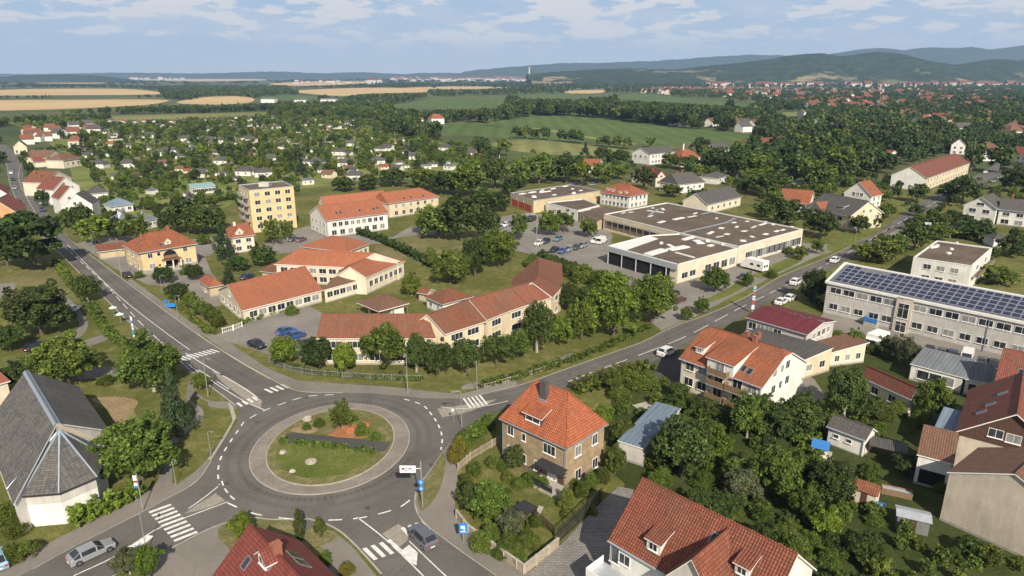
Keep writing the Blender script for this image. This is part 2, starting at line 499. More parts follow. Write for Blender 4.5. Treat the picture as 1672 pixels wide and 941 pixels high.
hill('far_ridge', [(1280, 110), (1330, 92), (1360, 87), (1400, 82.5), (1440, 86), (1480, 82), (1520, 84), (1540, 81.5), (1570, 85), (1600, 82), (1640, 77), (1672, 74), (1740, 70), (1820, 78), (1950, 95)], 8600, 900, 'far_ridge_wood', .06, 5)
hill('far_ridge', [(760, 118), (820, 112), (880, 107), (930, 105), (960, 105.5), (1010, 103), (1060, 102), (1110, 99), (1150, 95), (1200, 93), (1250, 94), (1300, 99), (1400, 108)], 9300, 700, 'far_ridge_wood', .06, 8)
hill('far_ridge', [(-150, 119), (0, 120.5), (60, 121.5), (150, 121), (240, 119), (330, 121), (400, 119), (470, 118), (540, 120), (600, 119), (660, 121.5), (700, 119.5), (760, 120.5), (850, 118.5), (950, 120)], 9900, 500, 'far_ridge_wood', .06, 9)
hill('wooded_mound', [(20, 131), (50, 125), (80, 122.5), (130, 121.8), (180, 123), (215, 127.5), (235, 131)], 5200, 420, 'far_ridge_wood', .06, 12, 90)

# haze: one closed box round the camera and everything built
t = NT('air')
nt = t.nt; nt.nodes.remove(t.b)
pv = nt.nodes.new('ShaderNodeVolumePrincipled')
pv.inputs['Color'].default_value = (.43, .65, 1.0, 1)
pv.inputs['Density'].default_value = 7.5e-5
pv.inputs['Anisotropy'].default_value = 0.0
nt.links.new(pv.outputs[0], nt.nodes['Material Output'].inputs['Volume'])
mb = MB(); mb.box(-9600, -400, -2, 9600, 11200, 520)
o = mb.build('haze', t.mat); tag(o, kind='stuff')

# roads
ROADS = {}
def road(name, pts, z=.02, mat='asphalt', smooth=5):
    o = sheet(name, pts, z, mat, smooth)
    keep([tuple(U(p[0], p[1])) for p in pts])
    return o
CX, CY, RO, RP, RI = -25.5, 86.0, (15.5, 16.9), (10.75, 12.2), (8.55, 10.3)
def ell(r, n=96, k=1.0):
    return [(CX + r[0] * k * math.cos(2 * math.pi * i / n), CY + r[1] * k * math.sin(2 * math.pi * i / n)) for i in range(n)]
A_L = [(-20, 236), (8, 262), (16, 300), (37, 349), (60, 378), (99, 415), (163, 479), (219, 533), (286, 584), (330, 621), (362, 645), (385, 663), (390, 680), (378, 705), (352, 735)]
A_R = [(560, 641), (500, 640), (470, 632), (440, 617), (383, 584), (319, 543), (212, 464), (120, 395), (84, 356), (59, 323), (39, 287), (36, 262), (10, 238)]
road('road', A_L + [(450, 720), (560, 700)] + A_R, .020)
B_U = [(600, 642), (690, 650), (760, 651), (800, 641), (850, 629), (905, 610), (955, 592), (1048, 559), (1093, 537), (1167, 509), (1220, 484), (1274, 452), (1343, 424), (1390, 402), (1426, 385), (1485, 342), (1528, 317), (1595, 286), (1680, 240)]
B_L = [(1720, 240), (1640, 282), (1559, 322), (1525, 342), (1454, 381), (1390, 420), (1319, 460), (1235, 505), (1200, 524), (1130, 560), (1062, 592), (1000, 609), (950, 624), (880, 650), (812, 672), (770, 694), (736, 722), (720, 745)]
road('road', B_U + B_L + [(600, 720)], .024)
C_L = [(500, 847), (534, 857), (560, 872), (589, 900), (623, 938), (700, 1030)]
C_R = [(960, 1040), (812, 941), (760, 905), (702, 862), (684, 842), (678, 822), (682, 797), (702, 770), (726, 735)]
road('road', C_L + C_R + [(640, 760)], .028)
D_U = [(352, 735), (345, 752), (326, 781), (304, 798), (272, 815), (235, 835), (170, 868), (109, 899), (54, 930), (-60, 985)]
D_L = [(40, 1030), (120, 985), (170, 950), (203, 931), (254, 907), (283, 894), (340, 865), (378, 852), (411, 846), (445, 849), (500, 849)]
road('road', D_U + D_L + [(500, 780)], .032)
o = sheet('roundabout_road', ell(RO), .036, 'asphalt', world_pts=True)
keep(ell(RO))
# roundabout: paved apron and planted middle
mb = MB(); mb.prism(ell(RP), .0, .11)
o = mb.build('roundabout_apron', M['pavers']); tag(o, kind='structure')
mb = MB(); mb.prism(ell(RP, 96, 1.012), .0, .10)
o = mb.build('apron_kerb', M['kerb_stone']); tag(o, kind='structure')
mb = MB(); mb.prism(ell(RI), .0, .236)
o = mb.build('lawn_rim', M['dry_lawn']); tag(o, kind='structure')
mb = MB(); mb.prism([(x + .12 * math.sin(i * .9), y + .15 * math.cos(i * 1.3)) for i, (x, y) in enumerate(ell(RI, 96, .86))], .2, .242)
o = mb.build('roundabout_lawn', M['lawn']); tag(o, kind='structure')
mb = MB(); mb.prism(ell(RI, 96, 1.02), .0, .20)
o = mb.build('lawn_kerb', M['kerb_stone']); tag(o, kind='structure')
isl = lambda pts, z, mat, name, sm=0: sheet(name, pts, z, mat, sm)
isl([(467, 711), (478, 709), (640, 725), (628, 740), (613, 740), (470, 725)], .246, 'asphalt_dark', 'island_path')
isl([(535, 713), (545, 701), (560, 696), (580, 696), (592, 703), (600, 716), (570, 718)], .25, 'red_earth', 'flower_bed', 4)
isl([(475, 706), (490, 698), (512, 692), (520, 703), (505, 711)], .25, 'bare_earth', 'flower_bed', 4)
isl([(585, 683), (610, 683), (628, 692), (628, 712), (615, 705), (600, 692)], .25, 'dry_lawn', 'flower_bed', 4)
isl([(520, 700), (545, 692), (552, 700), (540, 710), (522, 710)], .255, 'dry_lawn', 'flower_bed', 4)

# footways (raised slabs with a kerb edge)
def walk(name, pts, mat='footway', z=.12, smooth=0):
    o = sheet(name, pts, z, mat, smooth, base=0.0); keep([tuple(U(p[0], p[1])) for p in pts]); return o
walk('pavement', [(726, 735), (702, 770), (682, 797), (678, 822), (684, 842), (702, 862), (760, 905), (812, 941), (960, 1040), (1100, 1040), (870, 948), (854, 928), (763, 860), (742, 838), (746, 790), (750, 757), (742, 738), (750, 716), (738, 720)])
sheet('verge', [(723, 741), (728, 760), (716, 805), (692, 835), (683, 825), (684, 800), (703, 772)], .128, 'dry_lawn', 4)
walk('pavement', [(-60, 985), (54, 930), (109, 899), (170, 868), (235, 835), (272, 815), (304, 798), (326, 781), (345, 752), (338, 752), (318, 772), (290, 792), (262, 786), (245, 800), (215, 822), (160, 848), (100, 877), (46, 907), (-60, 962)])
walk('pavement', [(373, 560), (440, 604), (485, 622), (560, 628), (640, 633), (700, 640), (752, 645), (800, 632), (840, 620), (845, 629), (800, 641), (760, 651), (690, 650), (600, 642), (545, 641), (500, 640), (470, 632), (440, 617), (383, 584), (330, 548), (318, 543), (208, 460), (214, 456), (250, 482), (310, 526), (335, 540)], 'footway')
walk('pavement', [(345, 752), (362, 725), (374, 705), (386, 682), (380, 664), (372, 657), (380, 688), (366, 712), (350, 738), (338, 752)], 'kerb_stone', .1)
# left side parkland paths
sheet('path', [(395, 668), (345, 665), (338, 656), (318, 648), (312, 655), (330, 668), (330, 682), (312, 700), (290, 722), (281, 735), (280, 800), (262, 800), (255, 790), (270, 760), (272, 728), (300, 700), (318, 682), (318, 668), (305, 652), (306, 630), (312, 622), (320, 640), (345, 655), (392, 656)], .016, 'path_grey', 4)
sheet('path', [(100, 478), (125, 500), (143, 525), (140, 540), (125, 556), (120, 562), (180, 543), (183, 552), (125, 574), (108, 590), (60, 612), (60, 600), (104, 572), (110, 555), (126, 538), (128, 524), (112, 508), (95, 488)], .016, 'path_grey', 3)
sheet('car_park', [(-40, 465), (26, 462), (22, 475), (0, 487), (-20, 560), (-60, 560)], .016, 'yard')
sheet('path', [(100, 600), (140, 596), (190, 602), (200, 612), (130, 620)], .018, 'path_grey', 3)
sheet('bare_patch', [(150, 652), (190, 648), (225, 655), (218, 672), (232, 690), (190, 692), (175, 668)], .018, 'bare_earth', 4)
sheet('dry_lawn', [(0, 455), (80, 432), (98, 442), (118, 475), (60, 480), (10, 472)], .014, 'dry_lawn', 4)
# the yards and lawns of the blocks between the two roads
sheet('yard', [(125, 398), (165, 388), (205, 386), (300, 392), (345, 388), (365, 405), (335, 420), (345, 445), (365, 470), (360, 500), (330, 500), (300, 470), (240, 465), (190, 440)], .014, 'yard')
sheet('yard', [(340, 552), (430, 515), (505, 500), (540, 520), (520, 548), (500, 585), (440, 580), (385, 562)], .016, 'yard')
sheet('yard', [(440, 395), (480, 375), (520, 365), (640, 388), (670, 370), (720, 372), (700, 388), (640, 398), (560, 400), (500, 410), (450, 415), (420, 405)], .014, 'yard')
sheet('dry_lawn', [(610, 408), (650, 388), (720, 385), (790, 400), (760, 415), (720, 440), (660, 425)], .016, 'dry_lawn', 4)
sheet('yard', [(800, 385), (790, 360), (840, 350), (985, 350), (1000, 385), (990, 420), (1090, 460), (1300, 395), (1340, 400), (1395, 396), (1270, 448), (1200, 482), (1130, 520), (1080, 540), (1062, 525), (1090, 505), (1060, 480), (980, 445), (890, 420), (820, 405)], .014, 'yard')
sheet('verge', [(1142, 495), (1190, 470), (1212, 455), (1225, 462), (1200, 478), (1165, 492)], .02, 'lawn', 3)
sheet('verge', [(1185, 492), (1216, 475), (1245, 462), (1250, 466), (1222, 482), (1195, 496)], .02, 'lawn', 3)
sheet('verge', [(1232, 448), (1262, 432), (1300, 418), (1310, 425), (1275, 443), (1245, 455)], .02, 'lawn', 3)
sheet('verge', [(1270, 449), (1310, 430), (1345, 415), (1352, 418), (1318, 435), (1280, 453)], .02, 'lawn', 3)
sheet('verge', [(1350, 402), (1385, 380), (1430, 365), (1440, 372), (1395, 396), (1360, 410)], .02, 'lawn', 3)
sheet('verge', [(1085, 545), (1120, 527), (1135, 520), (1130, 530), (1100, 545)], .02, 'lawn', 3)
sheet('path', [(760, 628), (860, 605), (930, 578), (935, 584), (870, 612), (770, 636)], .018, 'path_grey', 3)
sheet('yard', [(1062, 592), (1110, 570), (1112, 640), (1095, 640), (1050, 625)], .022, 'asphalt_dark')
sheet('yard', [(1330, 525), (1348, 510), (1672, 585), (1760, 600), (1760, 640), (1600, 600), (1480, 580), (1400, 560)], .02, 'yard')
sheet('cobbled_yard', [(856, 942), (914, 892), (985, 818), (1010, 795), (1035, 800), (1010, 941), (1020, 1010), (950, 1010)], .05, 'cobbles')
sheet('yard', [(340, 866), (365, 850), (362, 880), (380, 905), (420, 900), (350, 1000), (180, 1000), (254, 910)], .03, 'footway')
sheet('yard', [(500, 870), (545, 868), (575, 893), (610, 935), (680, 1020), (560, 1020), (530, 900)], .03, 'footway')
sheet('verge', [(356, 868), (372, 852), (412, 846), (460, 850), (505, 855), (540, 868), (552, 878), (510, 895), (460, 890), (380, 892), (362, 885)], .035, 'dry_lawn', 3)
sheet('dark_yard', [(1240, 610), (1290, 590), (1330, 620), (1350, 650), (1310, 660)], .02, 'yard')
sheet('yard', [(1400, 395), (1480, 360), (1520, 372), (1470, 400), (1440, 420)], .018, 'yard')
sheet('path', [(1300, 540), (1330, 525), (1345, 535), (1330, 560)], .022, 'yard')

# road markings, each a thin sheet on the road
def at3(p, z): 
    w = U(p[0], p[1]); return (w.x, w.y, z)
def line(pts, width, z=.046, name='lane_line', mat='paint', dash=None, smooth=4):
    W = [U(*p) for p in (spline(pts, smooth) if smooth and len(pts) > 2 else pts)]
    mb = MB()
    seg = []
    acc = 0
    for a, b in zip(W, W[1:]):
        L = (b - a).length; k = 0
        while k < L - 1e-6:
            if dash:
                per = dash[0] + dash[1]; ph = acc % per
                step = min(L - k, (dash[0] - ph) if ph < dash[0] else (per - ph))
                on = ph < dash[0]
                step = max(step, 1e-3)
            else:
                step, on = L - k, True
            if on: seg.append((a.lerp(b, k / L), a.lerp(b, min((k + step) / L, 1))))
            k += step; acc += step
    for a, b in seg:
        d = (b - a).normalized(); nrm = Vector((-d.y, d.x, 0)) * width / 2
        mb.poly([(p.x, p.y, z) for p in (a - nrm, b - nrm, b + nrm, a + nrm)])
    if mb.f:
        o = mb.build(name, M[mat]); tag(o, kind='structure'); return o
def zebra(p0, p1, p2, n, z=.050, fill=.5):
    """n bars between p0->p1 (across the road); each bar runs along p0->p2"""
    a, b, c = U(*p0), U(*p1), U(*p2)
    mb = MB(); e = (b - a) / n; l = c - a
    for i in range(n):
        q = a + e * (i + .5 - fill / 2); r = a + e * (i + .5 + fill / 2)
        mb.poly([(p.x, p.y, z) for p in (q, r, r + l, q + l)])
    o = mb.build('zebra_crossing', M['paint']); tag(o, kind='structure')
zebra((287, 585), (347, 570), (301, 590), 9)
zebra((241, 835), (287, 887), (277, 822), 9)
zebra((383, 660), (417, 647), (391, 666), 4)
zebra((428, 637), (464, 627), (440, 643), 4)
zebra((588, 898), (641, 880), (607, 917), 4)
zebra((651, 864), (696, 849), (664, 878), 4)
zebra((753, 651), (786, 645), (765, 667), 5)
# left road
line([(36, 262), (30, 290), (45, 325), (70, 365), (105, 403), (165, 458), (213, 510), (240, 538), (290, 583), (330, 608), (380, 640)], .16, dash=(4.5, 2.6))
line([(110, 400), (190, 480), (262, 537), (310, 572)], .14)
line([(303, 577), (345, 603), (395, 632), (420, 650)], .18)
line([(245, 543), (300, 590), (345, 622), (398, 655), (432, 670)], .16)
line([(322, 545), (384, 587), (440, 619)], .12, mat='paint_yellow')
sheet('traffic_island', [(345, 604), (372, 618), (410, 640), (428, 655), (425, 668), (398, 652), (362, 624)], .044, 'hatch_paving')
# right road
line([(860, 647), (905, 632), (990, 600), (1066, 572), (1130, 545), (1205, 505), (1290, 463), (1390, 410), (1440, 381), (1500, 346), (1560, 312)], .16, dash=(6, 3))
line([(720, 665), (755, 668), (800, 662), (830, 655)], .14)
sheet('traffic_island', [(714, 668), (755, 662), (812, 652), (790, 664), (755, 676), (722, 682)], .044, 'hatch_paving')
# south exit
line([(583, 845), (622, 875), (655, 905), (700, 950)], .16)
line([(668, 884), (700, 915), (735, 948)], .14)
sheet('traffic_island', [(653, 902), (668, 890), (682, 903), (680, 924), (672, 920)], .044, 'paint')
sheet('traffic_island', [(624, 872), (650, 856), (668, 868), (665, 884), (648, 896)], .044, 'hatch_paving')
# west exit
line([(308, 831), (335, 812), (356, 795)], .16)
line([(120, 941), (190, 908), (250, 868), (305, 845), (372, 820)], .16)
sheet('traffic_island', [(300, 840), (320, 826), (352, 806), (368, 818), (340, 830)], .044, 'hatch_paving')
sheet('traffic_island', [(195, 900), (215, 890), (240, 874), (252, 876), (240, 886), (208, 902)], .045, 'paint')
# give-way dashes round the circle, yield marks
line([(536, 850), (575, 848), (610, 842), (650, 830), (672, 815), (690, 800)], .22, dash=(1.6, 1.3))
line([(372, 822), (410, 838), (455, 846), (500, 850)], .22, dash=(1.7, 2.2))
line([(398, 690), (372, 728), (360, 750), (356, 772), (358, 792)], .22, dash=(1.1, 1.3))
line([(545, 645), (500, 648), (460, 660), (425, 674), (398, 690)], .2, dash=(1.4, 1.2))
line([(660, 652), (690, 662), (705, 678), (716, 695), (722, 715), (720, 735)], .22, dash=(1.1, 1.1))
line([(362, 786), (368, 800), (378, 812), (388, 820)], .2, dash=(1.2, .8))
# pavement / road edge lines
for pts in (A_L[:-3], [(560, 642), (500, 641), (470, 633), (440, 618), (383, 585), (319, 544), (212, 465), (120, 396)], B_U[2:14], C_R[1:], D_U[1:-1], C_L[:-1], D_L[2:]):
    line(pts, .22, .06, 'kerb', 'kerb_stone')

for i, (px, py, a, b) in enumerate(((395, 745, 2.2, .8), (520, 835, 3.5, 1.0), (690, 740, 1.6, 2.4), (215, 500, 2.0, .9), (260, 560, 3.0, 1.2), (640, 905, 2.4, .8), (160, 915, 3.0, 1.0), (870, 630, 3.5, 1.1), (1020, 588, 2.6, .9), (1180, 515, 4, 1.2), (130, 425, 3, 1), (600, 655, 2.5, .8))):
    p = U(px, py); an = i * 1.3; ca, sa = math.cos(an), math.sin(an)
    sheet('asphalt_patch', [(p.x + ca * u * a - sa * v * b, p.y + sa * u * a + ca * v * b) for u, v in ((-1, -1), (1, -.9), (1.05, 1), (-.95, 1))], .0422, 'asphalt_mend', world_pts=True)
for i, (px, py) in enumerate(((420, 690), (600, 830), (705, 760), (300, 572), (225, 470), (930, 612), (1090, 553), (150, 890), (640, 888), (370, 790), (500, 650))):
    p = U(px, py); sheet('manhole_cover', [(p.x + .36 * math.cos(k * .52), p.y + .36 * math.sin(k * .52)) for k in range(12)], .048, 'asphalt_dark', world_pts=True)

def track(W0, W1, width, z=.039):
    mb = MB()
    P = [a.lerp(b, .5) for a, b in zip(W0, W1)]
    for a, b in zip(P, P[1:]):
        d = (b - a); d.z = 0
        if d.length < 1e-3: continue
        d.normalize(); n = Vector((-d.y, d.x, 0))
        for o in (-.8, .8):
            mb.poly([(q.x, q.y, z) for q in (a + n * (o - width / 2), b + n * (o - width / 2), b + n * (o + width / 2), a + n * (o + width / 2))])
    o = mb.build('tyre_track', M['asphalt_mend']); tag(o, kind='structure')
def even(pts, n=60):
    W = [U(*p) for p in spline(pts, 6)]; ac = [0]
    for a, b in zip(W, W[1:]): ac.append(ac[-1] + (b - a).length)
    out = []
    for k in range(n):
        t = ac[-1] * k / (n - 1); i = max(j for j in range(len(ac)) if ac[j] <= t + 1e-9); i = min(i, len(W) - 2)
        out.append(W[i].lerp(W[i + 1], (t - ac[i]) / max(ac[i + 1] - ac[i], 1e-6)))
    return out
cA = even([(36, 262), (30, 290), (45, 325), (70, 365), (105, 403), (165, 458), (213, 510), (240, 538), (290, 583), (330, 608), (380, 640)])
track(cA, even(A_L[1:12]), .55); track(cA, even(A_R[::-1][1:10]), .55)
cB = even([(780, 662), (860, 647), (905, 632), (990, 600), (1066, 572), (1130, 545), (1205, 505), (1290, 463), (1390, 410), (1440, 381), (1500, 346), (1560, 312)])
track(cB, even(B_U[3:17]), .55, .041); track(cB, even(B_L[::-1][2:15]), .55, .041)
for k in (.835,):
    e = [Vector((x, y, 0)) for x, y in ell(RO, 96, k)]; e.append(e[0]); track(e, e, .7, .0435)
# ------------------------------------------------------------------ building kit
plaster('white_wall', (.70, .685, .64)); plaster('cream_wall', (.66, .585, .455)); plaster('yellow_wall', (.62, .485, .265))
plaster('pale_yellow_wall', (.64, .545, .385)); plaster('grey_wall', (.50, .48, .445)); plaster('beige_wall', (.58, .51, .415), .2)
plaster('orange_wall', (.62, .34, .17)); plaster('ochre_wall', (.52, .42, .27))
# rough old stone-coloured render of the corner house
t = NT('rough_render'); p = t.pos()
n1 = t.noise(p, .7, 6, .7); n2 = t.noise(p, 4.5, 5, .7); n3 = t.noise(t.map(p, (1, 1, .3)), 1.3, 4)
v = t.N('ShaderNodeTexVoronoi'); t.L(p, v.inputs['Vector']); v.inputs['Scale'].default_value = 1.6
cc = t.mix(t.ramp(n1, .35, .65), (.29, .215, .13), (.40, .305, .195))
cc = t.mix(t.ramp(n2, .56, .70, 0, .6), cc, (.14, .10, .062))
cc = t.mix(t.ramp(n3, .55, .75, 0, .35), cc, (.42, .36, .26))
cc = t.mix(1.0, cc, t.ramp(v.outputs[0], .0, .7, 1.08, .86), 'MULTIPLY')
t.bump(n2, .6, .06)
M['rough_render'] = t.done(cc, .95, 0, .1)
plain('plinth', (.30, .28, .255), .9, var=.15)
plain('plinth_brown', (.17, .13, .10), .9, var=.2)
tiles('orange_tiles', (0.284, 0.090, 0.041), (0.378, 0.129, 0.060), (.13, .042, .024), weather=.42, moss=(.11, .075, .055))
tiles('bright_tiles', (0.311, 0.088, 0.038), (0.412, 0.130, 0.059), (.14, .042, .024), weather=.22, moss=(.16, .085, .055), w=.28, h=.34)
tiles('soft_orange_tiles', (0.308, 0.107, 0.053), (0.370, 0.136, 0.070), (.20, .07, .038), weather=.3, moss=(.18, .10, .07))
tiles('weathered_tiles', (0.194, 0.072, 0.041), (0.257, 0.099, 0.056), (.11, .045, .030), weather=.5, moss=(.12, .085, .06))
tiles('brown_tiles', (.165, .085, .058), (.225, .118, .080), (.085, .045, .033), weather=.35)
tiles('dark_red_tiles', (.185, .042, .034), (.235, .060, .046), (.085, .022, .019), weather=.18, w=.28, h=.34)
tiles('maroon_sheet', (.125, .024, .032), (.145, .030, .038), (.09, .018, .024), weather=.12, w=.9, h=60, patch=.6)
tiles('red_brown_tiles', (.19, .060, .042), (.255, .086, .058), (.085, .030, .024), weather=.36)
tiles('old_red_tiles', (0.200, 0.060, 0.034), (0.285, 0.095, 0.054), (.085, .028, .020), weather=.36, moss=(.085, .06, .045), w=.28, h=.34, bumpd=.09)
tiles('grey_tiles', (.082, .078, .076), (.115, .110, .106), (.045, .043, .042), weather=.25, moss=(.10, .09, .06))
tiles('slate', (.072, .070, .068), (.125, .120, .112), (.042, .041, .040), w=.5, h=.30, weather=.5, moss=(.15, .135, .115), bumpd=.03)
tiles('metal_sheet_blue', (.15, .20, .26), (.17, .22, .28), (.11, .15, .19), w=.7, h=80, weather=.1)
tiles('metal_sheet_grey', (.135, .15, .17), (.165, .18, .20), (.09, .10, .115), w=.6, h=80, weather=.3, moss=(.13, .12, .08))
tiles('teal_sheet', (.20, .33, .33), (.22, .35, .35), (.15, .26, .26), w=.8, h=80, weather=.1)
t = NT('bitumen_roof'); p = t.pos()
n1 = t.noise(p, .10, 6, .65); n2 = t.noise(p, .9, 5, .65)
w = t.N('ShaderNodeTexBrick'); t.L(t.map(p, 1.0), w.inputs['Vector'])
for k, v in (('Color1', (1, 1, 1, 1)), ('Color2', (.88, .88, .88, 1)), ('Mortar', (.72, .72, .72, 1)), ('Scale', 1.0), ('Mortar Size', .05), ('Brick Width', 9.0), ('Row Height', 1.1)): w.inputs[k].default_value = v
cc = t.mix(t.ramp(n1, .35, .65), (.105, .080, .062), (.160, .124, .096))
cc = t.mix(1.0, cc, t.ramp(n2, .3, .7, .8, 1.15), 'MULTIPLY'); cc = t.mix(1.0, cc, w.outputs['Color'], 'MULTIPLY')
M['bitumen_roof'] = t.done(cc, .9, 0, .15)
plain('roof_white', (.66, .65, .62), .6, var=.1)
plain('painted_shade', (.012, .012, .013), .9)  # near-black colour that paints the shade of openings left unmodelled
plain('white_paint', (.74, .73, .70), .5, var=.05)
plain('grey_metal', (.30, .31, .32), .45, .5)
plain('pale_metal', (.48, .50, .53), .4, .4)
plain('zinc', (.36, .41, .47), .45, .5)
plain('dark_metal', (.045, .045, .048), .5, .3)
plain('lamp_steel', (.40, .42, .43), .45, .5)
plain('brick_chimney', (.26, .105, .065), .9, var=.25, scale=4)
plain('dark_chimney', (.085, .080, .078), .85, var=.25, scale=4)
plain('timber', (.20, .135, .080), .8, var=.2, scale=3)
plain('dark_timber', (.085, .050, .034), .8, var=.2, scale=3)
plain('old_fence_wood', (.34, .285, .215), .9, var=.25, scale=2.5)
plain('cladding_brown', (.085, .046, .034), .75, var=.2, scale=3)
plain('red_panel', (.42, .075, .05), .6, var=.2)
plain('blue_paint', (.04, .16, .42), .35, var=.1)
plain('sign_blue', (.025, .20, .55), .4, var=.05)
plain('red_paint', (.34, .055, .045), .5, var=.08)
t = NT('glass')
r = t.rand()
cc = t.mix(t.ramp(r, .66, .70), (.018, .022, .028), (.26, .26, .25))
cc = t.mix(t.ramp(t.noise(t.pos(), .9, 2), .45, .55, 0, .35), cc, (.09, .10, .11))
M['glass'] = t.done(cc, .12, 0, .6)
t = NT('dark_glass'); M['dark_glass'] = t.done((.02, .025, .032), .08, 0, .7)

def rz(a): return Matrix.Rotation(a, 4, 'Z')
FACE = {'F': 0.0, 'R': R(90), 'B': R(180), 'L': R(-90)}
_wcache = {}
def window_meshes(w, h, style):
    k = (round(w, 2), round(h, 2), style)
    if k not in _wcache:
        mb = MB(); f = .06; d0, d1 = -.03, .07
        def bar(x0, z0, x1, z1, dd=0.0): mb.box(x0, -d1 - dd, z0, x1, -d0, z1)
        bar(-w / 2 - f, h / 2, w / 2 + f, h / 2 + f); bar(-w / 2 - f, -h / 2 - f, w / 2 + f, -h / 2)
        bar(-w / 2 - f, -h / 2, -w / 2, h / 2); bar(w / 2, -h / 2, w / 2 + f, h / 2)
        nm = {'one': 0, 'two': 1, 'three': 2, 'wide': max(1, int(w / 1.1)), 'shop': max(1, int(w / 1.4)), 'cross': 1}[style]
        for i in range(nm):
            x = -w / 2 + w * (i + 1) / (nm + 1); bar(x - f * .45, -h / 2, x + f * .45, h / 2, -.012)
        if style == 'cross': bar(-w / 2, h * .18 - f * .4, w / 2, h * .18 + f * .4, -.016)
        mb.box(-w / 2 - .14, -.17, -h / 2 - f - .06, w / 2 + .14, -d0, -h / 2 - f - .002)
        fr = mb.mesh('window', M['white_paint'])
        mb = MB(); mb.poly([(-w / 2, -.042, -h / 2), (w / 2, -.042, -h / 2), (w / 2, -.042, h / 2), (-w / 2, -.042, h / 2)])
        _wcache[k] = (fr, mb.mesh('pane', M['glass']))
    return _wcache[k]

class Bld:
    """one building: a root empty whose children are its wings' walls, roofs, windows ..."""
    def __init__(s, name, label, cat='house', group=None):
        s.name, s.label, s.cat, s.group = name, label, cat, group
        s.root = None; s.rel = Matrix(); s.pts = []
    def frame(s, o, ang):
        Mw = Matrix.Translation(o) @ rz(ang)
        if s.root is None:
            s.root = empty(s.name, o, ang); tag(s.root, s.label, s.cat, s.group)
            s.inv = Mw.inverted()
        s.Mw = Mw; s.rel = s.inv @ Mw
        return Mw
    def put(s, name, mb, mats, parent=None, local=None):
        o = link(name, mb.mesh(name, mats) if isinstance(mb, MB) else mb)
        if parent is None:
            o.parent = s.root; o.matrix_basis = s.rel @ (local or Matrix())
        else:
            o.parent = parent; o.matrix_basis = local or Matrix()
        return o
    def window(s, M4, w, h, style='two', name='window'):
        fr, pn = window_meshes(w, h, style)
        f = s.put(name, fr, None, None, M4)
        link('pane', pn, f)
        return f
    def local(s, px, py, plane_p, plane_n):
        """photo point -> local point on a plane given in local coordinates"""
        a = U(px, py, 0.0); o = Vector((0, 0, CH)); d = a - o
        P = s.Mw @ Vector(plane_p); n = s.Mw.to_3x3() @ Vector(plane_n)
        t = (P - o).dot(n) / d.dot(n)
        return s.Mw.inverted() @ (o + d * t)

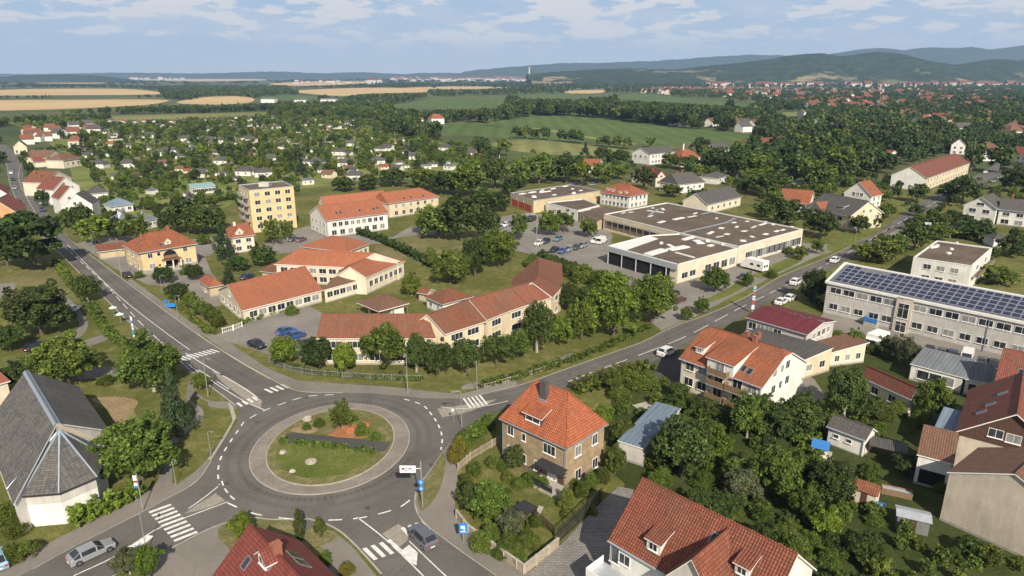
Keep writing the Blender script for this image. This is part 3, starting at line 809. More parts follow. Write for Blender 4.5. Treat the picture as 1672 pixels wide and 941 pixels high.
def house(name, label, A, B, h, W=None, C=None, D=None, R0=None, R1=None, r=None, roof='gable', e=None, half=.38,
          ov=.35, wall='cream_wall', roofm='orange_tiles', wins=(), wpx=(), chim=(), sky=(), cat='house', group=None,
          b=None, plinth=.35, pl='plinth', t=.16, base=0.0, trim='white_paint', gutter=True, solid=True):
    """A, B: the two ends of the front eave in the photo at height h. C / D: far eave corner beside B / A. R0, R1: ridge ends."""
    b = b or Bld(name, label, cat, group)
    a, bb = (A if isinstance(A, Vector) else U(A[0], A[1], h)), (B if isinstance(B, Vector) else U(B[0], B[1], h))
    L = math.hypot(bb.x - a.x, bb.y - a.y); ang = math.atan2(bb.y - a.y, bb.x - a.x)
    ux, uy = Vector((math.cos(ang), math.sin(ang), 0)), Vector((-math.sin(ang), math.cos(ang), 0))
    if C: W = (U(C[0], C[1], h) - bb).dot(uy)
    if D: W = (U(D[0], D[1], h) - a).dot(uy)
    def lv(px, rr):
        q = U(px[0], px[1], h + rr) - a; return q.dot(ux), q.dot(uy)
    if r is None and R0 is not None and roof != 'flat':
        best = None
        for k in range(20, 180):
            rr = k * .05; u, v = lv(R0, rr)
            err = abs(v - W / 2) if W else abs(u)
            if R1 and not W: err += abs(lv(R1, rr)[0] - L)
            if best is None or err < best[0]: best = (err, rr)
        r = best[1]
    if W is None:
        W = 2 * lv(R0, r)[1]
    if roof == 'hip' and e is None:
        m = min(L, W) / 2
        e = (max(.2, lv(R0, r)[0]) if R0 else m, max(.2, L - lv(R1, r)[0]) if R1 else m)
        if e[0] + e[1] > L - .05:
            k = (L - .05) / (e[0] + e[1]); e = (e[0] * k, e[1] * k)
    r = r if r is not None else 2.5
    s = r / (W / 2)
    Mw = b.frame(Vector((a.x, a.y, base)), ang)
    H = h - base
    # roof planes: z = H + k*(distance from an eave line)
    planes = []
    if roof in ('gable', 'half', 'hip'):
        planes = [lambda x, y: H + s * y, lambda x, y: H + s * (W - y)]
        if roof == 'hip':
            planes += [lambda x, y: H + r / e[0] * x, lambda x, y: H + r / e[1] * (L - x)]
        if roof == 'half':
            sl = s * 1.0; zc = H + r * (1 - half)
            planes += [lambda x, y: zc + sl * x, lambda x, y: zc + sl * (L - x)]
    elif roof == 'gable_y':
        s = r / (L / 2); planes = [lambda x, y: H + s * x, lambda x, y: H + s * (L - x)]
    elif roof == 'shed':
        s = r / W; planes = [lambda x, y: H + s * y]
    elif roof == 'flat':
        planes = [lambda x, y: H - .35]
    zr = lambda x, y: min(f(x, y) for f in planes)
    P3 = lambda x, y: (x, y, zr(x, y))
    F = []
    if roof == 'gable':
        F = [[P3(0, 0), P3(L, 0), P3(L, W / 2), P3(0, W / 2)], [P3(0, W / 2), P3(L, W / 2), P3(L, W), P3(0, W)]]
    elif roof == 'gable_y':
        F = [[P3(0, 0), P3(L / 2, 0), P3(L / 2, W), P3(0, W)], [P3(L / 2, 0), P3(L, 0), P3(L, W), P3(L / 2, W)]]
    elif roof == 'hip':
        q0, q1 = (e[0], W / 2, H + r), (L - e[1], W / 2, H + r)
        c = [(0, 0, H), (L, 0, H), (L, W, H), (0, W, H)]
        F = [[c[0], c[1], q1, q0], [c[1], c[2], q1], [c[2], c[3], q0, q1], [c[3], c[0], q0]]
    elif roof == 'half':
        x1 = r * half / sl; y1 = (r * (1 - half)) / s
        q0, q1 = (x1, W / 2, H + r), (L - x1, W / 2, H + r)
        g = [(0, y1, zc), (L, y1, zc), (L, W - y1, zc), (0, W - y1, zc)]
        F = [[(0, 0, H), (L, 0, H), g[1], q1, q0, g[0]], [g[2], (L, W, H), (0, W, H), g[3], q0, q1][0:1] + [(L, W, H), (0, W, H), g[3], q0, q1], [g[1], g[2], q1], [g[3], g[0], q0]]
    elif roof == 'shed':
        F = [[P3(0, 0), P3(L, 0), P3(L, W), P3(0, W)]]
    # walls
    x0, x1, y0, y1 = ov, L - ov, ov, W - ov
    if roof == 'flat': x0, x1, y0, y1 = 0, L, 0, W
    b.dim = (L, W, H, r, ov); b.zr = zr
    top = lambda x, y: zr(x, y) - t * .5 if roof != 'flat' else H
    def side(p, q):
        ts = [0, 1]
        if roof in ('gable', 'half'):
            if abs(p[0] - q[0]) < 1e-6:
                ys = [W / 2] + ([r * (1 - half) / s, W - r * (1 - half) / s] if roof == 'half' else [])
                ts += [(y - p[1]) / (q[1] - p[1]) for y in ys]
        if roof == 'gable_y' and abs(p[1] - q[1]) < 1e-6: ts.append(.5)
        ts = sorted(x for x in ts if 0 <= x <= 1)
        tp = [(p[0] + (q[0] - p[0]) * k, p[1] + (q[1] - p[1]) * k) for k in ts]
        return [(p[0], p[1], 0), (q[0], q[1], 0)] + [(x, y, top(x, y)) for x, y in tp[::-1]]
    if solid:
        mb = MB()
        cs = [(x0, y0), (x1, y0), (x1, y1), (x0, y1)]
        for i in range(4): mb.poly(side(cs[i], cs[(i + 1) % 4]), 0)
        if plinth:
            mb.box(x0 - .04, y0 - .04, -.05, x1 + .04, y1 + .04, plinth, 1, top=True, bottom=False)
        b.wall = b.put('wall', mb, [M[wall], M[pl]])
    if roof == 'flat':
        mb = MB(); pw = .28
        mb.box(pw, pw, H - .5, L - pw, W - pw, H - .32, 0)
        rf = b.put('roof', mb, M[roofm])
        mb = MB()
        for q in ((-.04, -.04, L + .04, pw), (-.04, W - pw, L + .04, W + .04), (-.04, pw, pw, W - pw), (L - pw, pw, L + .04, W - pw)):
            mb.box(q[0], q[1], H - .06, q[2], q[3], H + .07, 0)
        b.put('parapet', mb, M[trim], rf)
    else:
        mb = MB(); mb.shell(F, t, 0, 1)
        rf = b.put('roof', mb, [M[roofm], M[trim]])
        # ridge and hip caps
        mb = MB()
        if roof == 'gable': mb.tube([(0, W / 2, H + r), (L, W / 2, H + r)], .11, 6)
        if roof == 'gable_y': mb.tube([(L / 2, 0, H + r), (L / 2, W, H + r)], .11, 6)
        if roof in ('hip', 'half'):
            mb.tube([q0, q1], .11, 6)
            for c0, qq in (((0, 0, H), q0), ((0, W, H), q0), ((L, 0, H), q1), ((L, W, H), q1)):
                if roof == 'hip': mb.tube([c0, qq], .10, 6)
        if mb.f: b.put('ridge_cap', mb, M[roofm], rf)
        if gutter and roof in ('gable', 'hip', 'half', 'shed'):
            mb = MB(); mb.tube([(0, -.06, H - .10), (L, -.06, H - .10)], .075, 6)
            for xx in (x0 + .12, x1 - .12): mb.tube([(xx, y0 - .09, H - .15), (xx, y0 - .09, .1)], .05, 6)
            if roof == 'hip':
                mb.tube([(L + .06, 0, H - .10), (L + .06, W, H - .10)], .075, 6)
            b.put('gutter', mb, M['zinc'])
    b.roof = rf
    keep([tuple(Mw @ Vector(c)) for c in ((0, 0, 0), (L, 0, 0), (L, W, 0), (0, W, 0))], 1.0)
    Tf = {'F': lambda u, z: Matrix.Translation((u, y0, z)), 'R': lambda u, z: Matrix.Translation((x1, u, z)) @ rz(R(90)),
          'B': lambda u, z: Matrix.Translation((u, y1, z)) @ rz(R(180)), 'L': lambda u, z: Matrix.Translation((x0, u, z)) @ rz(R(-90))}
    for w in wins:
        f, n, z, ww, hh = w[:5]; f0, f1 = (w[5], w[6]) if len(w) > 6 else (.08, .92); st = w[7] if len(w) > 7 else 'two'
        span = L if f in 'FB' else W
        for i in range(n):
            u = span * (f0 + (f1 - f0) * (i + .5) / n)
            b.window(Tf[f](u, z), ww, hh, st)
    for w in wpx:
        f, px, py, ww, hh = w[:5]; st = w[5] if len(w) > 5 else 'two'; nm = w[6] if len(w) > 6 else 'window'
        if f in 'FB': q = b.local(px, py, (0, y0 if f == 'F' else y1, 0), (0, 1, 0)); u = q.x
        else: q = b.local(px, py, (x1 if f == 'R' else x0, 0, 0), (1, 0, 0)); u = q.y
        b.window(Tf[f](u, q.z), ww, hh, st, nm)
    for c in chim:
        x, y, hh = c[:3]; cm = c[3] if len(c) > 3 else 'brick_chimney'; sz = c[4] if len(c) > 4 else .3
        z = zr(x, y); mb = MB()
        mb.box(x - sz, y - sz, z - .6, x + sz, y + sz, z + hh)
        mb.box(x - sz - .07, y - sz - .07, z + hh, x + sz + .07, y + sz + .07, z + hh + .09)
        mb.box(x - sz * .55, y - sz * .55, z + hh + .09, x + sz * .55, y + sz * .55, z + hh + .3)
        b.put('chimney', mb, M[cm], rf)
    for c in sky:
        skylight(b, *c)
    return b

def skylight(b, x, y, w, hh, f='F'):
    """roof window lying in the slope at local (x, y)"""
    z = b.zr(x, y); d = .05
    gx, gy = (b.zr(x + d, y) - b.zr(x - d, y)) / (2 * d), (b.zr(x, y + d) - b.zr(x, y - d)) / (2 * d)
    n = Vector((-gx, -gy, 1)).normalized(); g = Vector((gx, gy, 0))
    if g.length < 1e-4: g = Vector((0, 1, 0))
    up = (g.normalized() + Vector((0, 0, g.length))).normalized(); tx = up.cross(n)
    M4 = Matrix((tx, up, n)).transposed().to_4x4(); M4.translation = (x, y, z)
    mb = MB(); mb.box(-w / 2, -hh / 2, -.03, w / 2, hh / 2, .07)
    o = b.put('skylight', mb, M['grey_metal'], b.roof, M4)
    mb2 = MB(); mb2.poly([(-w / 2 + .08, -hh / 2 + .08, .075), (w / 2 - .08, -hh / 2 + .08, .075), (w / 2 - .08, hh / 2 - .08, .075), (-w / 2 + .08, hh / 2 - .08, .075)])
    # the pane belongs to the same roof, so it sits beside its frame as a sub-part
    b.put('skylight_pane', mb2, M['dark_glass'], b.roof, M4)

def dormer(b, xc, y0, w, hd, kind='gable', rise=1.0, wall='white_wall', roofm=None, win=(1.0, .9), style='two', ov=.22, side='F', z0=None, wz=None):
    """a dormer or wall gable standing on the slope; local to the wing; side F (front) or B / L / R"""
    L, W, H, r, _ = b.dim
    A4 = {'F': Matrix(), 'B': Matrix.Translation((L, W, 0)) @ rz(R(180)), 'R': Matrix.Translation((L, 0, 0)) @ rz(R(90)), 'L': Matrix.Translation((0, W, 0)) @ rz(R(-90))}[side]
    zz = lambda x, y: b.zr(*(A4 @ Vector((x, y, 0)))[:2])
    zb = zz(xc, y0) if z0 is None else z0
    zt = zb + hd
    def reach(z, x):
        y = y0
        while y < 40 and zz(x, y) < z and zz(x, y + .1) >= zz(x, y): y += .1
        return y
    bt = zb - .5 if z0 is None else z0
    mb = MB()
    if kind == 'gable':
        yb = reach(zt, xc)
        prof = [(xc - w / 2, zt), (xc, zt + rise), (xc + w / 2, zt)]
        mb.poly([(xc - w / 2, y0, bt), (xc + w / 2, y0, bt), (xc + w / 2, y0, zt), (xc, y0, zt + rise - .05), (xc - w / 2, y0, zt)])
        for sx in (-1, 1):
            p = [(xc + sx * w / 2, y0, bt), (xc + sx * w / 2, yb, bt), (xc + sx * w / 2, yb, zt), (xc + sx * w / 2, y0, zt)]
            mb.poly(p if sx > 0 else p[::-1])
        yr = reach(zt + rise, xc); k = rise / (w / 2); ze = zt - k * ov + .12
        F = []
        for sx in (-1, 1):
            f = [(xc + sx * (w / 2 + ov), y0 - ov, ze), (xc + sx * (w / 2 + ov), reach(ze, xc + sx * w / 2) + .05, ze), (xc, yr + .05, zt + rise + .12), (xc, y0 - ov, zt + rise + .12)]
            F.append(f if sx > 0 else f[::-1])
    else:
        yb = reach(zt + rise, xc)
        mb.poly([(xc - w / 2, y0, bt), (xc + w / 2, y0, bt), (xc + w / 2, y0, zt), (xc - w / 2, y0, zt)])
        for sx in (-1, 1):
            p = [(xc + sx * w / 2, y0, bt), (xc + sx * w / 2, yb, bt), (xc + sx * w / 2, yb, zt + rise - .03), (xc + sx * w / 2, y0, zt)]
            mb.poly(p if sx > 0 else p[::-1])
        k = rise / max(yb - y0, .1)
        F = [[(xc - w / 2 - ov, y0 - ov, zt - k * ov + .08), (xc + w / 2 + ov, y0 - ov, zt - k * ov + .08), (xc + w / 2 + ov, yb + .1, zt + rise + .1), (xc - w / 2 - ov, yb + .1, zt + rise + .1)]]
    o = b.put('dormer', mb, M[wall], None, A4)
    mr = MB(); mr.shell(F, .12, 0, 1)
    b.put('dormer_roof', mr, [M[roofm or 'orange_tiles'], M['white_paint']], o)
    if win:
        wins = win if isinstance(win[0], tuple) else [(0, 0) + tuple(win)]
        for dx, dz, ww, hh in wins:
            fr, pn = window_meshes(ww, hh, style)
            zc = (zb + (hd + (rise * .25 if kind == 'gable' else 0)) / 2 + .05) if wz is None else wz
            b.put('dormer_window', fr, None, o, Matrix.Translation((xc + dx, y0, zc + dz)))
            b.put('dormer_pane', pn, None, o, Matrix.Translation((xc + dx, y0, zc + dz)))
    return o

def strip(b, front, ridge, h, r, wall, roofm, ov=.4, t=.16, wins=(), plinth=.35, ends=(True, True), world=False):
    """a gabled wing that bends: front eave and ridge are polylines of the same length"""
    F = [U(p[0], p[1], h) for p in front]; Q = [U(p[0], p[1], h + r) for p in ridge]
    Bk = [Vector((2 * q.x - f.x, 2 * q.y - f.y, h)) for f, q in zip(F, Q)]
    o = F[0].copy(); o.z = 0
    b.frame(o, 0.0)
    toL = lambda p: (p.x - o.x, p.y - o.y, p.z)
    F, Q, Bk = [[Vector(toL(p)) for p in a] for a in (F, Q, Bk)]
    n = len(F); fs = []
    for i in range(n - 1):
        fs.append([tuple(F[i]), tuple(F[i + 1]), tuple(Q[i + 1]), tuple(Q[i])]); fs.append([tuple(Q[i]), tuple(Q[i + 1]), tuple(Bk[i + 1]), tuple(Bk[i])])
    fs = [tr for f in fs for tr in ((f[0], f[1], f[2]), (f[0], f[2], f[3]))]
    mb = MB(); mb.shell([list(f) for f in fs], t, 0, 1)
    rf = b.put('roof', mb, [M[roofm], M['white_paint']]); b.roof = rf
    mb = MB()
    mb.tube([tuple(q) for q in Q], .12, 6)
    for i in range(1, n - 1): mb.tube([tuple(F[i] + Vector((0, 0, .02))), tuple(Q[i])], .09, 6)
    b.put('ridge_cap', mb, M[roofm], rf)
    def inset(E, k):
        out = []
        for i in range(n):
            d = Q[i] - E[i]; hl = math.hypot(d.x, d.y)
            p = E[i] + d * (ov / hl); p.z -= t * .5
            if i in (0, n - 1):
                j = 1 if i == 0 else n - 2
                v = (E[j] - E[i]).normalized() * ov; v.z = 0; p += v
            out.append(p)
        return out
    fw, bw = inset(F, 0), inset(Bk, 0)
    qt = []
    for i in range(n):
        q = Q[i].copy(); q.z -= t * .5
        if i in (0, n - 1):
            j = 1 if i == 0 else n - 2; v = (Q[j] - Q[i]).normalized() * ov; v.z = 0; q += v
        qt.append(q)
    mb = MB(); g = lambda p: (p.x, p.y, 0)
    for i in range(n - 1):
        mb.poly([g(fw[i]), g(fw[i + 1]), tuple(fw[i + 1]), tuple(fw[i])], 0)
        mb.poly([g(bw[i + 1]), g(bw[i]), tuple(bw[i]), tuple(bw[i + 1])], 0)
        if plinth:
            a, c = fw[i], fw[i + 1]; d = (c - a); d.z = 0; nn = Vector((d.y, -d.x, 0)).normalized() * .04
            mb.poly([(a + nn).to_tuple()[:2] + (0,), (c + nn).to_tuple()[:2] + (0,), (c + nn).to_tuple()[:2] + (plinth,), (a + nn).to_tuple()[:2] + (plinth,)], 1)
    if ends[0]: mb.poly([g(bw[0]), g(fw[0]), tuple(fw[0]), tuple(qt[0]), tuple(bw[0])], 0)
    if ends[1]: mb.poly([g(fw[-1]), g(bw[-1]), tuple(bw[-1]), tuple(qt[-1]), tuple(fw[-1])], 0)
    b.wall = b.put('wall', mb, [M[wall], M['plinth']])
    for w in wins:
        sgm, cnt, z, ww, hh, f0, f1, st = w
        if sgm == 'E0': a, c = bw[0], fw[0]
        elif sgm == 'E1': a, c = fw[-1], bw[-1]
        else: a, c = fw[sgm], fw[sgm + 1]
        d = c - a; d.z = 0
        for i in range(cnt):
            q = a + d * (f0 + (f1 - f0) * (i + .5) / cnt)
            b.window(Matrix.Translation((q.x, q.y, z)) @ rz(math.atan2(d.y, d.x)), ww, hh, st)
    for i in range(n - 1):
        keep([tuple(b.Mw @ p) for p in (F[i], F[i + 1], Bk[i + 1], Bk[i])], 1.0)
    return b

def flat(b, pts, h, wall, roofm, para=.25, trim='roof_white', wallz=0.0, wins=()):
    """flat-roofed block over a polygon given in the photo at roof height"""
    W = [U(p[0], p[1], h) for p in pts]
    a = sum(W[i].x * W[(i + 1) % len(W)].y - W[(i + 1) % len(W)].x * W[i].y for i in range(len(W)))
    if a < 0: W = W[::-1]
    o = W[0].copy(); o.z = 0
    b.frame(o, 0.0)
    P = [(p.x - o.x, p.y - o.y) for p in W]
    n = len(P)
    mb = MB()
    for i in range(n):
        p, q = P[i], P[(i + 1) % n]; mb.poly([(p[0], p[1], wallz), (q[0], q[1], wallz), (q[0], q[1], h), (p[0], p[1], h)])
    b.wall = b.put('wall', mb, M[wall])
    cx, cyy = sum(p[0] for p in P) / n, sum(p[1] for p in P) / n
    mb = MB(); mb.poly([(p[0], p[1], h - para) for p in P]); rf = b.put('roof', mb, M[roofm]); b.roof = rf
    mb = MB()
    for i in range(n):
        p, q = Vector(P[i]), Vector(P[(i + 1) % n]); d = (q - p).normalized(); nn = Vector((-d.y, d.x)) * .3; oo = Vector((d.y, -d.x)) * .05
        a0, a1, b0, b1 = p + oo - d * .05, q + oo + d * .05, p + nn, q + nn
        z0, z1 = h - .12, h + .06
        mb.poly([(a0.x, a0.y, z0), (a1.x, a1.y, z0), (a1.x, a1.y, z1), (a0.x, a0.y, z1)])
        mb.poly([(a0.x, a0.y, z1), (a1.x, a1.y, z1), (b1.x, b1.y, z1), (b0.x, b0.y, z1)])
        mb.poly([(b1.x, b1.y, h - para), (b0.x, b0.y, h - para), (b0.x, b0.y, z1), (b1.x, b1.y, z1)])
    b.put('parapet', mb, M[trim], rf)
    for w in wins:
        i, cnt, z, ww, hh, f0, f1, st = w
        p, q = Vector(P[i]), Vector(P[(i + 1) % n]); d = q - p
        for k in range(cnt):
            c = p + d * (f0 + (f1 - f0) * (k + .5) / cnt)
            b.window(Matrix.Translation((c.x, c.y, z)) @ rz(math.atan2(d.y, d.x)), ww, hh, st)
    keep([(p.x, p.y) for p in W], 1.0)
    b.P = P; b.o = o
    return b
# ------------------------------------------------------------------ the buildings
def onroof(b, px, py):
    L, W, H, r, ov = b.dim; s = r / (W / 2)
    return b.local(px, py, (0, 0, H), (0, -s, 1))
# --- the corner house behind the garden wall
mh = house('corner_house', 'stone-coloured house with steep orange hipped roof, in walled garden beside the roundabout', (815, 683), (925, 733), 6.1, C=(993, 692),
           R0=(880, 619), R1=(925, 642), r=5.0, roof='hip', wall='rough_render', roofm='bright_tiles', pl='plinth_brown', plinth=.7, ov=.32, trim='dark_timber',
           wpx=[('F', 834, 703, 1.0, 1.25, 'two'), ('F', 855.5, 714, .55, 1.0, 'one'), ('F', 897, 734, 1.9, 1.3, 'three'),
                ('F', 833, 735, .9, 1.1, 'two'), ('F', 856, 749, .6, 1.2, 'one'), ('F', 877, 761, .95, 1.35, 'one'),
                ('R', 943.5, 736, 1.15, 1.4, 'two'), ('R', 971, 717, 1.05, 1.4, 'two'), ('R', 943.5, 774, 1.15, 1.4, 'two'), ('R', 971, 756, 1.05, 1.4, 'two')])
L, W, H, r_, ov_ = mh.dim
p = onroof(mh, 889, 647)
for (x, y, hh, sz) in ((p.x, p.y, 2.0, .52),):
    z = mh.zr(x, y); mb = MB()
    mb.box(x - sz, y - sz * .7, z - 1, x + sz, y + sz * .7, z + hh); mb.box(x - sz - .06, y - sz * .7 - .06, z + hh, x + sz + .06, y + sz * .7 + .06, z + hh + .1)
    mb.box(x - .32, y - .25, z + hh + .1, x - .05, y + .25, z + hh + .3); mb.box(x + .05, y - .25, z + hh + .1, x + .32, y + .25, z + hh + .3)
    ch = mh.put('chimney', mb, M['dark_chimney'], mh.roof)
    mb = MB(); mb.box(x - sz - .1, y - sz * .7 - .14, z - .75, x + sz + .1, y + sz * .7 + .1, z - .28); mh.put('chimney_flashing', mb, M['zinc'], mh.roof)
p = onroof(mh, 869, 691)
dormer(mh, p.x + .1, p.y, 2.9, 1.25, 'shed', .75, 'dark_timber', 'bright_tiles', (2.3, .8), 'two', ov=.3)
# porch: canopy, terrace with railing, glazed entrance
q = mh.local(905, 792, (0, .32, 0), (0, 1, 0)); px_ = q.x
mb = MB()
mb.shell([[(px_ - 2.1, -1.0, 2.6), (px_ + 2.1, -1.0, 2.6), (px_ + 2.1, .30, 3.05), (px_ - 2.1, .30, 3.05)]], .09)
cn = mh.put('porch_canopy', mb, M['dark_metal'])
mb = MB()
for k in range(8): x = px_ - 2.1 + k * .6; mb.box(x - .02, -1.24, 2.56, x + .02, .28, 2.62)
mb.tube([(px_ - 2.1, -1.1, 2.5), (px_ - 2.1, .28, 1.9)], .04, 6); mb.tube([(px_ + 2.0, -1.1, 2.5), (px_ + 2.0, .28, 1.9)], .04, 6)
mh.put('canopy_rib', mb, M['dark_metal'], cn)
mb = MB(); mb.box(px_ - 1.15, .22, .5, px_ + .45, .40, 2.55); mb.box(px_ - .38, .2, .5, px_ - .32, .22, 2.5); mh.put('entrance_door', mb, M['white_paint'])
mb = MB(); mb.box(px_ + .55, .24, .5, px_ + 1.65, .40, 2.5); dr = mh.put('door', mb, M['dark_timber'])
mb = MB(); mb.box(px_ + .62, .18, 1.35, px_ + .66, .25, 1.6); mh.put('handle', mb, M['grey_metal'], dr)
mb = MB(); mb.box(px_ - 2.2, -2.1, 0, px_ + 1.6, .3, .5); ter = mh.put('terrace', mb, M['concrete'])
mb = MB()
for k in range(14): x = px_ - 2.15 + k * 3.7 / 13; mb.box(x - .03, -2.08, .5, x + .03, -2.02, 1.35)
mb.box(px_ - 2.2, -2.12, .55, px_ + 1.6, -2.06, 1.2); mb.box(px_ - 2.2, -2.1, 1.35, px_ + 1.6, -2.0, 1.42)
mb.box(px_ - 2.2, -2.06, .55, px_ - 2.14, .2, 1.3)
mh.put('railing', mb, M['dark_metal'], ter)
mb = MB()
for k in range(3): mb.box(px_ + 1.6 + k * .3, -1.8, 0, px_ + 1.9 + k * .3, -.3, .5 - k * .16)
mh.put('step', mb, M['concrete'], ter)

# --- brown-tiled long house bottom right, with dormer and cross gable
lh = house('tiled_house', 'white house with long red-brown tiled roof and cross gable, beside cobbled yard', (992, 882), U(992, 882, 5.6) + Vector((math.cos(R(-45.9)), math.sin(R(-45.9)), 0)) * 16.4, 5.6,
           R0=(1048, 780), roof='gable', wall='white_wall', roofm='old_red_tiles', ov=.3,
           wins=[('R', 2, 2.2, .9, 1.2, .2, .8), ('R', 2, 5.0, .9, 1.2, .25, .75)], wpx=[('F', 1004, 905, 1.0, 1.9, 'one'), ('F', 1020, 914, 1.2, 1.1, 'two')])

p = onroof(lh, 1066, 902); dormer(lh, p.x, p.y, 1.5, 1.25, 'shed', .55, 'white_wall', 'old_red_tiles', (.85, .8), 'two', ov=.22)
p = onroof(lh, 1108, 935); dormer(lh, p.x + 2.3, -1.1, 5.2, 1.3, 'gable', 3.4, 'grey_wall', 'old_red_tiles', (1.6, 1.3), 'two', ov=.45, z0=5.2)
p = onroof(lh, 1165, 883); skylight(lh, p.x, p.y, .8, 1.5)
p = onroof(lh, 1205, 938); dormer(lh, p.x + .3, p.y, 1.3, 1.1, 'shed', .5, 'white_wall', 'old_red_tiles', (.8, .7), 'two', ov=.2)
L, W, H, r_, ov_ = lh.dim
mb = MB(); mb.box(-.6, -2.6, 0, 4.2, ov_, .35); mb.box(-.55, -2.55, 2.4, 3.6, ov_, 2.55)
tb = lh.put('balcony', mb, M['pale_metal'])
mb = MB(); mb.box(-.55, -2.58, 2.55, 3.6, -2.52, 3.4); mb.box(-.58, -2.52, 2.55, -.52, .2, 3.4)
for x in (-.5, 3.5): mb.tube([(x, -2.5, .3), (x, -2.5, 2.4)], .05, 6)
lh.put('railing', mb, M['white_paint'], tb)

# --- red house at the bottom
A_ = U(489, 882, 5.2); dv_ = Vector((math.cos(R(-46)), math.sin(R(-46)), 0)); nv_ = Vector((math.cos(R(-136)), math.sin(R(-136)), 0))
# local x runs from the near end to the far gable along the west eave
rh = house('red_roofed_house', 'house with dark red tiled roof and glazed dormers, beside the south exit of the roundabout', A_ + nv_ * 9.4 + Vector((0, 0, 0)), A_ + nv_ * 9.4 + dv_ * 14, 5.2, W=9.4, r=4.3, roof='gable', wall='white_wall', roofm='dark_red_tiles', ov=.4)
L, W, H, r_, ov_ = rh.dim
p = onroof(rh, 430, 926); dormer(rh, p.x, p.y, 1.9, .9, 'gable', .8, 'grey_metal', 'dark_red_tiles', (1.2, .8), 'two', ov=.25)
skylight(rh, 6.4, 6.6, 1.2, 1.6); skylight(rh, 5.0, 6.6, 1.2, 1.6)
skylight(rh, 3.0, 2.9, .8, 1.2)
mb = MB(); z = rh.zr(5.6, W / 2); mb.box(5.3, W / 2 - .4, z - .6, 6.0, W / 2 + .4, z + .9); mb.box(5.22, W / 2 - .48, z + .9, 6.08, W / 2 + .48, z + 1.0); rh.put('chimney', mb, M['brick_chimney'], rh.roof)

# --- apartment house with balconies
ap = house('apartment_house', 'cream three-storey apartment house with orange tiled roof and brown balconies', (1108, 585), (1245, 634), 5.5, C=(1297, 585),
           R0=(1142, 528), R1=(1279, 570), roof='half', half=.16, wall='cream_wall', roofm='orange_tiles', ov=.35,
           wpx=[('F', 1127, 599, 1.5, 1.25), ('F', 1147, 606, 1.5, 1.25), ('F', 1124.5, 623, 1.6, 1.3), ('F', 1146, 631, 1.5, 1.3), ('F', 1227.5, 637, 1.5, 1.25), ('F', 1224, 662, 1.5, 1.3),
                ('F', 1174, 618, 1.4, 1.8, 'two', 'balcony_door'), ('F', 1171, 641, 1.4, 1.8, 'two', 'balcony_door'), ('F', 1204, 628, 1.5, 1.8, 'two', 'balcony_door'), ('F', 1202, 653, 1.5, 1.8, 'two', 'balcony_door'),
                ('R', 1265, 609, 1.1, 1.3), ('R', 1277, 602, .8, 1.2), ('R', 1286, 595, 1.1, 1.3), ('R', 1262, 636, 1.1, 1.3), ('R', 1273.5, 628, .8, 1.2), ('R', 1284.5, 620, 1.1, 1.3)])

L, W, H, r_, ov_ = ap.dim
# the gable end is painted white
mb = MB(); mb.poly([(L - ov_ + .012, ov_, .36), (L - ov_ + .012, W - ov_, .36), (L - ov_ + .012, W - ov_, ap.zr(L - ov_, W - ov_) - .1), (L - ov_ + .012, W * .55, ap.zr(L - ov_, W * .55) - .12), (L - ov_ + .012, W * .45, ap.zr(L - ov_, W * .45) - .12), (L - ov_ + .012, ov_, ap.zr(L - ov_, ov_) - .1)])
ap.put('gable_wall', mb, M['white_wall'])
p = ap.local(1178, 600, (0, ov_, 0), (0, 1, 0)); xd = p.x
dormer(ap, xd, -.05, 4.6, 2.3, 'shed', 1.5, 'white_wall', 'orange_tiles', (1.4, 1.5), 'two', ov=.3, z0=5.2, wz=6.4)
p = onroof(ap, 1142, 578); dormer(ap, p.x, p.y, 1.5, 1.1, 'shed', .5, 'white_wall', 'orange_tiles', (.8, .7), 'two', ov=.2)
p = onroof(ap, 1214, 602); skylight(ap, p.x, p.y, .9, 1.3)
p = onroof(ap, 1224, 607); skylight(ap, p.x, p.y, .9, 1.3)
def balcony(b, x, z, w, d=1.3, m='timber', y0=None):
    y0 = b.dim[4] if y0 is None else y0
    mb = MB(); mb.box(x - w / 2, y0 - d, z - .16, x + w / 2, y0 + .02, z)
    o = b.put('balcony', mb, M['concrete'])
    mb = MB(); mb.box(x - w / 2, y0 - d, z, x + w / 2, y0 - d + .06, z + .95)
    for s in (-1, 1): mb.box(x + s * w / 2 - .03, y0 - d + .06, z, x + s * w / 2 + .03, y0, z + .95)
    b.put('balcony_rail', mb, M[m], o)
for px, py, dz in ((1174, 618, -.95), (1171, 641, -.95), (1204, 628, -.95), (1202, 653, -.95)):
    q = ap.local(px, py, (0, ov_, 0), (0, 1, 0)); balcony(ap, q.x, max(q.z + dz, .35), 3.0)
balcony(ap, xd, 5.35, 3.4, 1.0, y0=-.05)
for fx, fy, hh in ((.62, .48, 1.0), (.50, .52, .9)):
    z = ap.zr(L * fx, W * fy); mb = MB(); mb.box(L * fx - .35, W * fy - .3, z - .5, L * fx + .35, W * fy + .3, z + hh); mb.box(L * fx - .42, W * fy - .37, z + hh, L * fx + .42, W * fy + .37, z + hh + .1); ap.put('chimney', mb, M['brick_chimney'], ap.roof)

